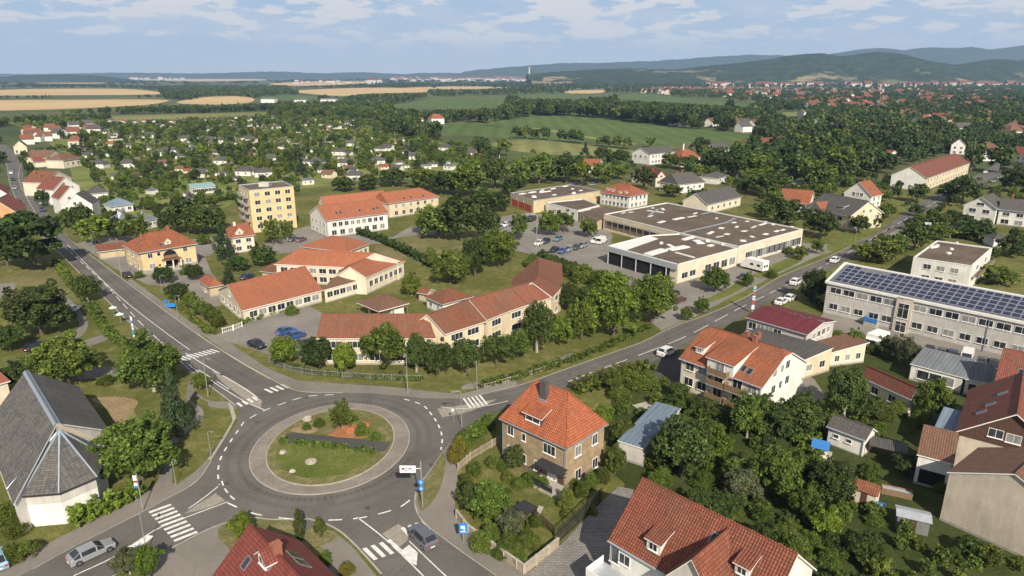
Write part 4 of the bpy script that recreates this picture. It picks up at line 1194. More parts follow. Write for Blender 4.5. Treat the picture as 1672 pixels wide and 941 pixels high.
# --- church with slate roof and polygonal apse
chu = Bld('church', 'white church with big grey slate roof and many-sided apse, beside the west road', 'church')
strip(chu, [(179, 703), (128, 631)], [(93, 691), (42, 605)], 4.4, 5.6, 'white_wall', 'slate', ov=.35, t=.22)
oL = chu.Mw.inverted()
def wl(p): return oL @ p
ridge_f, ridge_b = U(93, 691, 10.0), U(42, 605, 10.0)
axis = (ridge_f - ridge_b).normalized(); sidev = Vector((-axis.y, axis.x, 0))
mb = MB()
for (q0, q1, wd) in ((ridge_b, ridge_f, .42),):
    for s in (-1, 1):
        Fe = U(179, 703, 4.4); hw = abs((Fe - ridge_f).dot(sidev)); k = 5.6 / hw
        a = [q0, q1, q1 + sidev * s * wd - Vector((0, 0, wd * k)), q0 + sidev * s * wd - Vector((0, 0, wd * k))]
        up = Vector((0, 0, .12)); mb.shell([[tuple(wl(v + up)) for v in (a if s < 0 else a[::-1])]], .08)
chu.put('ridge_cap', mb, M['zinc'], chu.roof)
# pale barge boards on the front gable
mb = MB()
for s in (-1, 1):
    hw = abs((U(179, 703, 4.4) - ridge_f).dot(sidev)); k = 5.6 / hw
    e0 = ridge_f + axis * .06; e1 = e0 + (sidev * s * hw - Vector((0, 0, hw * k))) * (.8 if s > 0 else .5)
    f = [e0 - Vector((0, 0, .75)), e1 - Vector((0, 0, .6)), e1 - Vector((0, 0, .02)), e0 - Vector((0, 0, .02))]
    mb.shell([[tuple(wl(v)) for v in (f if s > 0 else f[::-1])]], .01)
chu.put('barge_board', mb, M['cream_wall'], chu.roof)
ep = [(11, 799), (34, 811), (96, 806), (159, 779), (174, 745)]
hE = 4.35
EV = [U(p[0], p[1], hE) for p in ep]
pk = U(97, 703, 9.3)
EVr = EV
mb = MB(); fs = []
for a, c in zip(EVr, EVr[1:]): fs.append([tuple(wl(a)), tuple(wl(c)), tuple(wl(pk))])
mb.shell(fs, .2, 0, 1)
apse = chu.put('apse_roof', mb, [M['slate'], M['dark_metal']])
mb = MB()
for a in EVr: mb.tube([tuple(wl(a + Vector((0, 0, .03)))), tuple(wl(pk + Vector((0, 0, .05))))], [.10, .14], 6)
chu.put('hip_cap', mb, M['zinc'], apse)
cen = sum((a for a in EVr), Vector()) / len(EVr)
ins = [a + (pk - a).normalized() * .55 for a in EVr]
mb = MB()
for a, c in zip(ins, ins[1:]):
    mb.poly([tuple(wl(Vector((a.x, a.y, 0)))), tuple(wl(Vector((c.x, c.y, 0)))), tuple(wl(Vector((c.x, c.y, 4.6)))), tuple(wl(Vector((a.x, a.y, 4.6))))])
chu.put('apse_wall', mb, M['white_wall'])
mb = MB()
for a, c in zip(ins, ins[1:]):
    n = Vector((c.y - a.y, a.x - c.x, 0)).normalized() * .05
    for z0, z1 in ((2.9, 4.0),):
        mb.poly([tuple(wl(Vector((v.x, v.y, z)) + n)) for v, z in ((a, z0), (c, z0), (c, z1), (a, z1))])
chu.put('wall_band', mb, M['grey_wall'])
keep([(v.x, v.y) for v in EVr], 1)

# --- long bending school building along the right road
cb = Bld('bent_school_block', 'long bending two-storey block with red-brown roof, behind the row of trees', 'school')
strip(cb, [(516, 553), (712, 553)], [(525, 513), (698, 513)], 5.2, 2.9, 'pale_yellow_wall', 'weathered_tiles', wins=[(0, 5, 3.9, 2.6, 1.2, .03, .97, 'three'), (0, 5, 1.5, 2.6, 1.3, .03, .97, 'three')])
strip(cb, [(727, 546), (795, 524.5)], [(697, 513.5), (765, 489.5)], 5.5, 3.2, 'pale_yellow_wall', 'weathered_tiles', wins=[(0, 2, 4.2, 2.7, 1.2, .08, .92, 'three'), (0, 2, 1.7, 2.7, 1.3, .08, .92, 'three')])
strip(cb, [(795, 523), (828, 509.5), (863, 497.5), (902, 485.5)], [(765, 489), (800, 479), (832, 470), (866, 461)], 5.6, 3.2, 'pale_yellow_wall', 'weathered_tiles',
      wins=[(i, 1, z, 2.6, 1.2, .15, .85, 'three') for i in range(3) for z in (4.2, 1.7)])
strip(cb, [(902, 486), (919, 467), (918, 431)], [(868, 461), (879, 452), (879, 420)], 5.6, 3.4, 'pale_yellow_wall', 'weathered_tiles', wins=[(0, 1, 4.2, 2.0, 1.2, .1, .9, 'two'), (0, 1, 1.7, 2.0, 1.2, .1, .9, 'two'), (1, 4, 4.2, 1.6, 1.2, .1, .9, 'two')])

# --- U-shaped school with orange roofs
us = Bld('school', 'low cream school with wide orange gabled wings round a court, by the left car park', 'school')
us.label = 'low cream school with orange gabled wings round a court, behind the blue cars'
strip(us, [(395, 508), (527, 474)], [(370.5, 465.6), (498.6, 434.7)], 2.9, 3.4, 'cream_wall', 'soft_orange_tiles', ov=.3, wins=[(0, 8, 1.55, 1.7, 1.3, .06, .97, 'two'), ('E0', 5, 1.5, 1.5, 1.2, .1, .9, 'two'), ('E0', 1, 4.3, 1.2, 1.2, .4, .6, 'two')])
strip(us, [(528, 474), (598, 455)], [(541, 455), (590, 441)], 3.3, 1.0, 'cream_wall', 'brown_tiles', ov=.2, wins=[(0, 6, 1.9, 1.5, 1.3, .04, .96, 'two')])
strip(us, [(447, 431.5), (571, 437)], [(486, 407), (612, 413.5)], 4.9, 2.9, 'cream_wall', 'soft_orange_tiles', ov=.3, wins=[(0, 7, 3.6, 1.8, 1.2, .04, .96, 'two'), (0, 7, 1.4, 1.8, 1.3, .04, .96, 'two')])
strip(us, [(598, 453.5), (662, 426)], [(571, 436), (613, 413)], 4.3, 2.5, 'cream_wall', 'soft_orange_tiles', ov=.3, wins=[(0, 7, 2.3, 1.3, 1.4, .05, .95, 'two')])
house('orange_hipped_hall', 'cream hall with low orange hipped roof, between the school and the white block', (489, 403), (567, 412), 3.4, C=(588, 396), R0=(553, 373), R1=(553, 373), r=2.6, roof='hip', e=(7, 4), roofm='soft_orange_tiles', wins=[('R', 4, 1.8, 1.2, 1.2)], cat='hall')
# --- white block with skylights and its yellow neighbours
wb = Bld('white_orange_roofed_block', 'white two-storey block with orange roof and roof windows, beside the yellow tower', 'house')
wb = house(wb.name, wb.label, (532.6, 361), (635, 348), 5.7, R0=(520, 336), R1=(617, 325), roof='gable', wall='white_wall', roofm='soft_orange_tiles', b=wb,
           wins=[('F', 9, 4.1, 1.3, 1.4), ('F', 7, 1.5, 1.6, 1.6, .05, .95), ('L', 4, 4.0, 1.2, 1.2), ('L', 4, 1.5, 1.2, 1.2)])

for px, py in ((549, 348), (556, 347), (587, 344), (610, 341), (616, 340)):
    p = onroof(wb, px, py); skylight(wb, p.x, p.y, .8, 1.2)
house('', '', (520, 333), (622, 322), 5.7, R0=(516, 322), R1=(604, 311), r=3.0, roof='gable', wall='cream_wall', roofm='soft_orange_tiles', b=wb)
yb = house('yellow_orange_roofed_block', 'pale yellow block with orange roof hipped at one end, beside the white block', (634, 333), (718, 321), 5.4, R0=(619, 313), R1=(686, 303.5), r=3.3, W=11, roof='hip', e=(.4, 5.5), wall='pale_yellow_wall', roofm='soft_orange_tiles',
           wins=[('F', 6, 4.0, 1.2, 1.3), ('F', 6, 1.5, 1.4, 1.5)])
for px, py in ((660, 324), (671, 322), (691, 320)):
    p = onroof(yb, px, py); skylight(yb, p.x, p.y, .9, 1.1)
# --- yellow tower block
tw = Bld('yellow_tower_block', 'five-storey yellow apartment tower with flat roof and rooftop mast', 'apartment block')
TWP = [(406, 311), (479, 304), (461, 295.5), (388.5, 302)]
flat(tw, TWP, 14.2, 'yellow_wall', 'bitumen_roof', trim='pale_metal', wins=[(0, 4, 2.0 + 2.65 * k, 1.7, 1.35, .05, .97, 'two') for k in range(5)] + [(3, 3, 2.0 + 2.65 * k, 1.5, 1.3, .1, .9, 'two') for k in range(5)])
P = tw.P
mb = MB(); c = Vector(P[0]).lerp(Vector(P[2]), .5)
mb.box(c.x - 2.0, c.y - 1.6, 13.9, c.x + 1.4, c.y + 1.4, 15.3); tw.put('lift_house', mb, M['grey_wall'], tw.roof)
mb = MB(); mb.tube([(c.x, c.y, 15), (c.x, c.y, 18.6)], .06, 6)
for z in (16.6, 17.2, 17.8, 18.3): mb.box(c.x - .7, c.y - .03, z, c.x + .7, c.y + .03, z + .05)
tw.put('antenna', mb, M['dark_metal'], tw.roof)
a, d = Vector(P[0]), Vector(P[3]); dd = (d - a); nn = Vector((-abs(dd.y), dd.x, 0)).normalized() if dd.x < 0 else Vector((-1, 0, 0))
nn = Vector((dd.y, -dd.x)).normalized(); nn = -nn if nn.x > 0 else nn
for k in range(1, 5):
    for f0 in (.12, .55):
        p0, p1 = a + dd * f0, a + dd * (f0 + .32); z = .9 + 2.65 * k
        mb = MB(); q0, q1 = p0 + nn * 1.1, p1 + nn * 1.1
        mb.prism([(p0.x, p0.y), (p1.x, p1.y), (q1.x, q1.y), (q0.x, q0.y)], z - .15, z)
        o = tw.put('balcony', mb, M['concrete'])
        mb = MB(); i0, i1 = p0 + nn * 1.04, p1 + nn * 1.04
        mb.prism([(q0.x, q0.y), (q1.x, q1.y), (i1.x, i1.y), (i0.x, i0.y)], z, z + .95); tw.put('balcony_rail', mb, M['grey_wall'], o)
# --- yellow villa
vi = house('yellow_villa', 'yellow two-storey villa with orange hipped roof and arched porch, by the west road', (225, 414), (323, 398), 5.9, D=(208, 399), R0=(239, 380), R1=(282, 376), roof='hip', r=3.6, wall='yellow_wall', roofm='orange_tiles', ov=.5, plinth=.9,
           wpx=[('F', 245, 418, 1.1, 1.2), ('F', 259, 415, .8, 1.0, 'one'), ('F', 302, 407, 1.0, 1.2), ('F', 249, 435, 1.4, 1.4), ('F', 308, 425, 1.5, 1.3)], wins=[('L', 3, 4.4, 1.1, 1.2), ('L', 3, 1.8, 1.1, 1.4)])

L, W, H, r_, ov_ = vi.dim
q = vi.local(280, 432, (0, ov_, 0), (0, 1, 0)); x = q.x
mb = MB(); mb.box(x - 2.3, -1.3, 2.95, x + 2.3, ov_, 3.15); pr_ = vi.put('porch_roof', mb, M['brown_tiles'])
mb = MB()
for k in (-2.0, 0, 2.0): mb.box(x + k - .13, -1.2, 0, x + k + .13, -.94, 2.95)
vi.put('porch_column', mb, M['white_paint'], pr_)
mb = MB(); pts = [(x - 1.7, 0)] + [(x + 1.7 * -math.cos(math.pi * k / 10), 3.4 + 1.3 * math.sin(math.pi * k / 10)) for k in range(11)] + [(x + 1.7, 0)]
mb.poly([(p[0], ov_ - .02, p[1] + (.9 if i in (0, len(pts) - 1) else .6)) for i, p in enumerate(pts)][::-1][::-1]); vi.put('arch_shade_sheet', mb, M['painted_shade'])  # flat sheet on the wall, the shade within the arch painted black
mb = MB(); mb.box(x - 2.1, -1.2, 0, x + 2.1, .4, .6); vi.put('step', mb, M['concrete'])
mb = MB(); mb.box(x - 1.7, ov_ - .5, 3.3, x + 1.7, ov_ - .4, 4.1); vi.put('porch_railing', mb, M['timber'])
p = onroof(vi, 274, 399); dormer(vi, p.x, p.y, 1.6, .7, 'gable', .8, 'cream_wall', 'orange_tiles', (.7, .6), 'one', ov=.2)
for px, py in ((262, 400), (228, 393)):
    p = onroof(vi, px, py); skylight(vi, p.x, p.y, .7, 1.0)
for x in (3.2, L - 5.2):
    z = vi.zr(x, W / 2); mb = MB(); mb.box(x - .35, W / 2 - .3, z - .5, x + .35, W / 2 + .3, z + 1.1); mb.box(x - .42, W / 2 - .37, z + 1.1, x + .42, W / 2 + .37, z + 1.2); vi.put('chimney', mb, M['brick_chimney'], vi.roof)
# --- cream house beside the tower
ch_ = house('cream_house', 'cream house with orange roof and pointed gable dormer, below the yellow tower', (377, 389), (417, 383.5), 4.9, W=10, R0=(381, 362), R1=(404, 361), roof='hip', r=3.0, wall='cream_wall', roofm='orange_tiles', wins=[('F', 2, 3.6, 1.4, 1.1), ('F', 2, 1.4, 1.4, 1.2), ('L', 2, 3.4, 1.0, 1.2)])
p = onroof(ch_, 391, 383); dormer(ch_, p.x, p.y, 2.2, .7, 'gable', 1.2, 'cream_wall', 'orange_tiles', (.8, .8), 'one')
L, W, H, r_, ov_ = ch_.dim; z = ch_.zr(L * .4, W / 2); mb = MB(); mb.box(L * .4 - .3, W / 2 - .3, z - .4, L * .4 + .3, W / 2 + .3, z + 1.2); ch_.put('chimney', mb, M['white_paint'], ch_.roof)
# --- small huts and pavilions round the school
house('orange_roofed_kiosk', 'small brick kiosk with orange hipped roof, beside the school wing', (323, 458), (340, 470), 2.5, C=(362, 463), R0=(345, 446), R1=(350, 446), r=1.7, roof='hip', e=(1.8, 1.8), wall='ochre_wall', roofm='orange_tiles', wins=[('F', 1, 1.2, 1.2, 1.4, .3, .7)], cat='kiosk')
house('red_roofed_hut', 'low hut with faded red roof and chimney, before the villa by the road', (159, 412), (206, 406), 2.3, W=7, r=1.3, roof='gable', wall='ochre_wall', roofm='weathered_tiles', cat='hut', chim=[(5.5, 3.2, 1.2)])
pv = house('brown_roofed_pavilion', 'open pavilion with dark brown hipped roof, between the school and the bending block', (582, 494), (618, 509), 2.7, C=(665, 494), R0=(616, 480), R1=(632, 482), r=1.9, roof='hip', e=(4.3, 3.6), wall='grey_wall', roofm='brown_tiles', solid=False, gutter=False, cat='pavilion')
L, W, H, r_, ov_ = pv.dim
for x, y in ((.4, .4), (L - .4, .4), (L - .4, W - .4), (.4, W - .4), (L / 2, .4), (L - .4, W / 2)):
    mb = MB(); mb.box(x - .09, y - .09, 0, x + .09, y + .09, 2.65); pv.put('post', mb, M['timber'])
mb = MB(); mb.box(L * .45, W * .5, 0, L - 1, W - .8, 2.4); pv.put('back_wall', mb, M['white_wall'])
house('red_tiled_garden_house', 'white garden house with red hipped roof, behind the bending school block', (693, 485), (722, 497.5), 2.7, C=(768, 482), R0=(727, 469), R1=(738, 467), r=1.9, roof='hip', e=(3.0, 4.0), wall='white_wall', roofm='weathered_tiles', wins=[('F', 2, 1.4, 1.0, 1.0)], cat='garden house')
house('red_tiled_shelter', 'tiny brick shelter with curved red roof, beside the red hipped garden house', (680, 478), (697, 481), 2.0, W=3.4, r=.8, roof='gable', wall='ochre_wall', roofm='weathered_tiles', cat='shelter')
house('bicycle_shed', 'small shed with reddish roof against the school back wing', (424, 443), (448, 446), 2.2, W=5, r=.9, roof='shed', wall='ochre_wall', roofm='weathered_tiles', cat='shed')

# --- market hall and the flat-roofed shops behind it
mk = Bld('flat_roofed_market', 'large cream market hall with flat brown patched roof beside the right road', 'supermarket')
mk.label = 'large cream market hall with flat brown patched roof, along the tree-lined road'
MAINP = [(986, 350), (1112, 381), (1206, 403), (1311.5, 374.5), (1089, 331)]
flat(mk, MAINP, 5.3, 'cream_wall', 'bitumen_roof', trim='roof_white', wins=[(2, 11, 1.9, 3.2, 2.2, .12, .97, 'shop')])
LOWP = [(992.7, 401.5), (1107.5, 432), (1205, 405.5), (1112, 381.5), (1059, 384.5)]
hM = 5.0
W_ = [U(p[0], p[1], hM) for p in LOWP]
flat(mk, LOWP, hM, 'cream_wall', 'bitumen_roof', trim='roof_white', wins=[(1, 2, 1.7, 2.4, 1.5, .05, .3, 'shop'), (1, 4, 1.8, 2.6, 2.0, .42, .98, 'shop')])
P = mk.P
# near-black sheet on the wall paints the shade inside the open sales bay
p0, p1 = Vector(P[0]), Vector(P[1]); d = p1 - p0; nn = Vector((d.y, -d.x)).normalized()
mb = MB(); q0, q1 = p0 + d * .02 + nn * .03, p0 + d * .90 + nn * .03
mb.poly([(q0.x, q0.y, .05), (q1.x, q1.y, .05), (q1.x, q1.y, 3.5), (q0.x, q0.y, 3.5)]); mk.put('bay_shade_sheet', mb, M['painted_shade'])
mb = MB(); q0, q1 = p0 + nn * .0, p1 + nn * .0; f0, f1 = p0 + nn * .5, p1 + nn * .5
mb.prism([(q0.x, q0.y), (q1.x, q1.y), (f1.x, f1.y), (f0.x, f0.y)], 3.6, 5.02, bottom=True); mk.put('fascia', mb, M['pale_metal'])
for k in range(5):
    c = p0 + d * (.02 + .21 * k) + nn * .3; mb = MB(); mb.box(c.x - .13, c.y - .13, 0, c.x + .13, c.y + .13, 3.6); mk.put('post', mb, M['pale_metal'])
# window band and brown sill of the far wing
Wm = [U(p[0], p[1], 5.3) - mk.o for p in MAINP]
Wm = [Vector((p.x, p.y)) for p in Wm]
o0 = U(MAINP[0][0], MAINP[0][1], 5.3)
class _T: pass
mk2o = Vector((o0.x, o0.y, 0)); rel0 = mk.inv @ Matrix.Translation(mk2o)
mk.rel = rel0
Pm = [U(p[0], p[1], 5.3) - o0 for p in MAINP]
d = Vector((Pm[1].x, Pm[1].y)); nn = Vector((d.y, -d.x)).normalized()
for z0, z1, mat, off in ((.9, 2.0, 'timber', .04), (2.0, 3.3, 'dark_glass', .05), (3.4, 3.9, 'ochre_wall', .12)):
    a, c = d * .02 + nn * off, d * .97 + nn * off; mb = MB()
    mb.poly([(a.x, a.y, z0), (c.x, c.y, z0), (c.x, c.y, z1), (a.x, a.y, z1)]); mk.put('window_band' if mat == 'dark_glass' else 'wall_panel', mb, M[mat])
for k in range(12):
    c = d * (.04 + .93 * k / 11) + nn * .1; mb = MB(); mb.box(c.x - .08, c.y - .08, .9, c.x + .08, c.y + .08, 3.4); mk.put('post', mb, M['grey_metal'])
# roof lights, patches and seams lying on the market roofs
def roof_patch(b, px, py, h, w, l, ang, hh=.28, name='roof_light', mat='roof_white'):
    q = b.root.matrix_world if False else None
    p = U(px, py, h); mb = MB(); mb.box(-w / 2, -l / 2, 0, w / 2, l / 2, hh); mb.box(-w / 2 + .15, -l / 2 + .15, hh, w / 2 - .15, l / 2 - .15, hh + .12)
    o = link(name, mb.mesh(name, M[mat])); o.parent = b.roof
    o.matrix_basis = b.rel_roof.inverted() @ b.inv @ (Matrix.Translation(p) @ rz(ang))
    return o
mk.rel_roof = Matrix.Translation((0, 0, 0))
mk.rel_roof = mk.roof.matrix_basis.copy()
ma = math.atan2((W_[2] - W_[1]).y, (W_[2] - W_[1]).x)
rr = random.Random(5)
for px, py, w, l, k in ((1071, 413, 8.5, 2.6, 0), (1107, 406, 7.5, 2.4, 0), (1095, 402, 3.5, 1.5, 1), (1140, 396, 4.5, 3.0, 1), (1125, 390, 8, 1.6, .1), (1118, 417, 7, 1.0, 1.4), (1155, 394, 3, 1.5, .8), (1080, 398, 2, 1.2, .5), (1160, 402, 2.5, 1.2, 0), (1180, 400, 2, .9, .6),
                        (1046, 356.5, 4, 1.4, .3), (1062, 354.5, 4, 1.5, .2), (1018, 349, 4, 1.2, .3), (1030, 348, 2.5, 1.4, 0), (1065, 360, 2.5, 2, .2), (1080, 364, 4, 1.5, .3), (1092, 361, 4, 1.6, .2), (1108, 358.5, 7, 1.6, .1), (1130, 355, 5, 1.4, 0), (1070, 347, 7, .9, 1.9), (1082, 343, 3, 1.2, 1),
                        (1135, 350, 4, .8, .2), (1066, 341, 2.5, 1.3, .5), (1117, 345, 5, .8, .1), (1100, 340, 3, 1.1, .4), (1150, 349, 2, 1.1, .5), (1178, 374, 3, 2, .4), (1187, 384, 3, 1.8, .3), (1160, 382, 4, 1.5, .2), (1175, 388, 4, 1, .0), (1215, 379, 3.2, 1.6, 0), (1203, 372, 3, 1.3, .3), (1231, 372, 5, 1.2, .2),
                        (1245, 368, 5, 1.2, .1), (1228, 388, 2.5, 1.6, .9), (1213, 395, 2.4, 2.2, .7), (1250, 384, 2.6, 1.5, .1), (1268, 379, 3, 1.2, .2), (1278, 377, 3.2, 1.2, .1), (1220, 363, 2.5, 1.2, .1), (1198, 365, 2.5, 1.4, .1), (1250, 364, 2, 1.2, .6), (1262, 368, 2.4, 1.1, .5), (1292, 372, 2.2, 1, .1), (1170, 358, 2.4, 1, .4)):
    roof_patch(mk, px, py, 4.8, w * rr.uniform(.75, 1), l * rr.uniform(.7, 1), ma + k + rr.uniform(-.12, .12), rr.uniform(.06, .35))
# white sheet over the corner and the raised seams
mb = MB(); q = [U(p[0], p[1], 4.92) for p in ((993, 402), (1021, 409), (1075, 390), (1059, 384.8))]; iv = mk.inv
mb.prism([tuple((iv @ v))[:2] for v in q], 4.86, 4.93); o = link('roof_sheet', mb.mesh('roof_sheet', M['roof_white'])); o.parent = mk.roof; o.matrix_basis = mk.rel_roof.inverted()
for a, c in (((1112, 381), (1186, 364)), ((1186, 364), (1200, 357)), ((1112, 381), (1206, 403)), ((1145, 350), (1160, 347)), ((1075, 342), (1060, 352))):
    p, q = iv @ U(a[0], a[1], 5.05), iv @ U(c[0], c[1], 5.05); mb = MB(); dd = (q - p).normalized(); n2 = Vector((-dd.y, dd.x, 0)) * .35
    mb.prism([tuple(v)[:2] for v in (p - n2, q - n2, q + n2, p + n2)], 4.95, 5.2)
    o = link('roof_seam', mb.mesh('roof_seam', M['zinc'])); o.parent = mk.roof; o.matrix_basis = mk.rel_roof.inverted()
g1 = Bld('flat_roofed_workshop', 'cream flat-roofed workshop with red doors, behind the car park trees', 'workshop')
flat(g1, [(833, 315), (871, 328), (981, 311.5), (932, 301.5)], 4.8, 'ochre_wall', 'bitumen_roof', trim='pale_metal', wins=[(0, 2, 3.6, 1.6, 1.0, .1, .7, 'two')])
g1.rel_roof = g1.roof.matrix_basis.copy()
P = g1.P; d = Vector(P[1]) - Vector(P[0]); nn = Vector((d.y, -d.x)).normalized()
for f0 in (.08, .38, .66):
    a, c = Vector(P[0]) + d * f0 + nn * .06, Vector(P[0]) + d * (f0 + .26) + nn * .06; mb = MB(); mb.poly([(a.x, a.y, .05), (c.x, c.y, .05), (c.x, c.y, 2.7), (a.x, a.y, 2.7)]); g1.put('door', mb, M['red_panel'])
for px, py, w, l, k in ((853, 317, 3.5, 2.2, .3), (869, 315, 4, 1.6, .2), (872, 322, 3.5, 1.8, .9), (885, 312, 5, 1.2, .6), (890, 314, 6, 1, 0), (903, 309, 3, 1, .2), (923, 305, 3, 1, .2), (935, 309, 3, 1, .6), (937, 316, 3.5, 1.5, .7), (905, 319, 2, 1.2, .2), (948, 312, 2, .8, .1)):
    roof_patch(g1, px, py, 4.5, w, l, ma + k, rr.uniform(.06, .3))
g2 = Bld('white_flat_shop', 'small white flat-roofed shop with pale roof edge, between the workshop and the white hipped house', 'shop')
flat(g2, [(891, 331), (943, 344), (979, 335.5), (952, 325)], 3.8, 'white_wall', 'bitumen_roof', trim='roof_white')
g3 = Bld('brown_flat_shop', 'low flat-roofed shop with plain brown roof, before the white hipped house', 'shop')
flat(g3, [(941, 345), (975, 361), (1022, 345), (985, 337)], 3.3, 'ochre_wall', 'bitumen_roof', trim='timber', wins=[(0, 2, 1.6, 3, 2, .1, .9, 'shop')])
wh = house('white_hipped_house', 'white two-storey house with orange hipped roof and chimneys, behind the market hall', (978.5, 314), (1027.5, 321.5), 5.0, C=(1064, 316), R0=(997, 299), R1=(1040, 303), roof='hip', r=3.4, e=(4.5, 4.5), wall='white_wall', roofm='orange_tiles',
           wins=[('F', 7, 3.9, 1.0, 1.3, .05, .95), ('F', 7, 1.4, 1.0, 1.4, .05, .95), ('R', 4, 3.9, 1.1, 1.3), ('R', 4, 1.4, 1.1, 1.4)])

for x in (.35, .45, .62):
    L, W, H, r_, ov_ = wh.dim; z = wh.zr(L * x, W * .55); mb = MB(); mb.box(L * x - .35, W * .55 - .3, z - .5, L * x + .35, W * .55 + .3, z + 1.2); wh.put('chimney', mb, M['brick_chimney'], wh.roof)
for px, py in ((992, 311), (1000, 313), (1012, 316), (1022, 316)):
    p = onroof(wh, px, py); dormer(wh, p.x, p.y, 1.2, .6, 'gable', .6, 'white_wall', 'orange_tiles', (.6, .5), 'one', ov=.15)

# --- solar-roofed hall
so = Bld('solar_roofed_hall', 'long grey two-storey hall with dark solar panels on its roof', 'hall')
A_ = U(1348.5, 460, 7.3); dv_ = (U(1672, 527, 7.3) - A_).normalized(); LS = 46.0
so = house('solar_roofed_hall', so.label, A_, A_ + dv_ * LS, 7.3, W=19, r=2.3, roof='gable', wall='grey_wall', roofm='metal_sheet_grey', ov=.25, b=so, gutter=False, trim='roof_white',
           wins=[('F', 5, 5.7, 2.2, 1.2, .02, .315, 'two'), ('F', 10, 5.7, 2.2, 1.2, .375, .985, 'two'), ('F', 3, 2.1, 1.7, 1.2, .02, .19, 'two'), ('F', 2, 2.1, 1.8, 1.2, .20, .31, 'two'), ('F', 10, 2.1, 1.8, 1.2, .375, .985, 'two')])

L, W, H, r_, ov_ = so.dim
mb = MB(); s_ = r_ / (W / 2)
def slope_pt(x, y, dz): return (x, y, (H + s_ * y if y < W / 2 else H + s_ * (W - y)) + dz)
# panels: one bright-framed module each, laid out in rows on both slopes
t = NT('solar_cells'); uvm = t.uv()
b_ = t.N('ShaderNodeTexBrick'); t.L(uvm, b_.inputs['Vector']); b_.offset = 0
for k, v in (('Color1', (.010, .014, .044, 1)), ('Color2', (.015, .020, .058, 1)), ('Mortar', (.06, .065, .09, 1)), ('Scale', 1.0), ('Mortar Size', .012), ('Brick Width', .28), ('Row Height', .28)): b_.inputs[k].default_value = v
M['solar_cells'] = t.done(b_.outputs['Color'], .18, 0, .6)
cols, rows = 30, 5
pwid, phei = (L - 2.4) / cols, (W / 2 - 1.6) / rows
# rows are grouped column by column so that every module column is one part
for ci in range(cols):
    mb = MB()
    for ri in range(rows):
        if ri == 4 and 2 <= ci <= 5: continue
        x0, x1, y0, y1 = 1.2 + ci * pwid + .05, 1.2 + (ci + 1) * pwid - .05, .9 + ri * phei + .05, .9 + (ri + 1) * phei - .05
        mb.shell([[slope_pt(x0, y0, .16), slope_pt(x1, y0, .16), slope_pt(x1, y1, .16), slope_pt(x0, y1, .16)]], .05, 1, 1)
        mb.poly([slope_pt(x0 + .06, y0 + .06, .165), slope_pt(x1 - .06, y0 + .06, .165), slope_pt(x1 - .06, y1 - .06, .165), slope_pt(x0 + .06, y1 - .06, .165)], 0)
    so.put('solar_panel', mb, [M['solar_cells'], M['pale_metal']], so.roof)
for ci in range(cols):
    mb = MB(); x0, x1 = 1.2 + ci * pwid + .05, 1.2 + (ci + 1) * pwid - .05
    y0, y1 = W / 2 + .7, W / 2 + 3.9
    mb.shell([[slope_pt(x0, y0, .16), slope_pt(x1, y0, .16), slope_pt(x1, y1, .16), slope_pt(x0, y1, .16)]], .05, 1, 1)
    mb.poly([slope_pt(x0 + .06, y0 + .06, .165), slope_pt(x1 - .06, y0 + .06, .165), slope_pt(x1 - .06, y1 - .06, .165), slope_pt(x0 + .06, y1 - .06, .165)], 0)
    so.put('solar_panel', mb, [M['solar_cells'], M['pale_metal']], so.roof)
mb = MB(); mb.box(-.05, -.12, H - .35, L + .05, .5, H + .12); mb.box(0, W / 2 - .35, H + r_ - .1, L, W / 2 + .35, H + r_ + .14); so.put('roof_edge', mb, M['roof_white'], so.roof)
mb = MB()
for xa in (0.0,):
    f = [(xa - .15, -.1, H + .1), (xa - .15, W / 2, H + r_ + .3), (xa - .15, W, H + .1)]
    mb.shell([[f[0], (xa + .35, -.1, H + .1), (xa + .35, W / 2, H + r_ + .3), f[1]], [f[1], (xa + .35, W / 2, H + r_ + .3), (xa + .35, W, H + .1), f[2]]], .35)
so.put('verge', mb, M['roof_white'], so.roof)
# stair tower, pilasters, entrance steps
xs = L * .345
mb = MB(); mb.box(xs - 1.5, -.12, 0, xs + 1.5, ov_ + .2, 7.25); st_ = so.put('stair_tower', mb, M['beige_wall'])
for zc, hh in ((4.6, 3.0), (1.2, 2.1)):
    fr, pn = window_meshes(1.9, hh, 'cross'); o = so.put('window', fr, None, None, Matrix.Translation((xs, -.12, zc))); link('pane', pn, o)
for x in (L * .325, L * .37, L * .66):
    mb = MB(); mb.tube([(x, .12, 0), (x, .12, 7.1)], .07, 6); so.put('downpipe', mb, M['zinc'])
mb = MB(); mb.box(L * .2, -1.2, 0, L * .255, ov_, .9); stp = so.put('entrance_step', mb, M['concrete'])
mb = MB(); mb.box(L * .2, -1.2, .9, L * .255, -1.14, 1.9); mb.box(L * .2, -1.14, .9, L * .2 + .06, ov_, 1.9); so.put('railing', mb, M['blue_paint'], stp)
mb = MB(); mb.box(L * .0 + ov_ - .02, ov_ - .06, 4.75, L - ov_, ov_ - .005, 4.9); so.put('wall_band', mb, M['white_wall'])

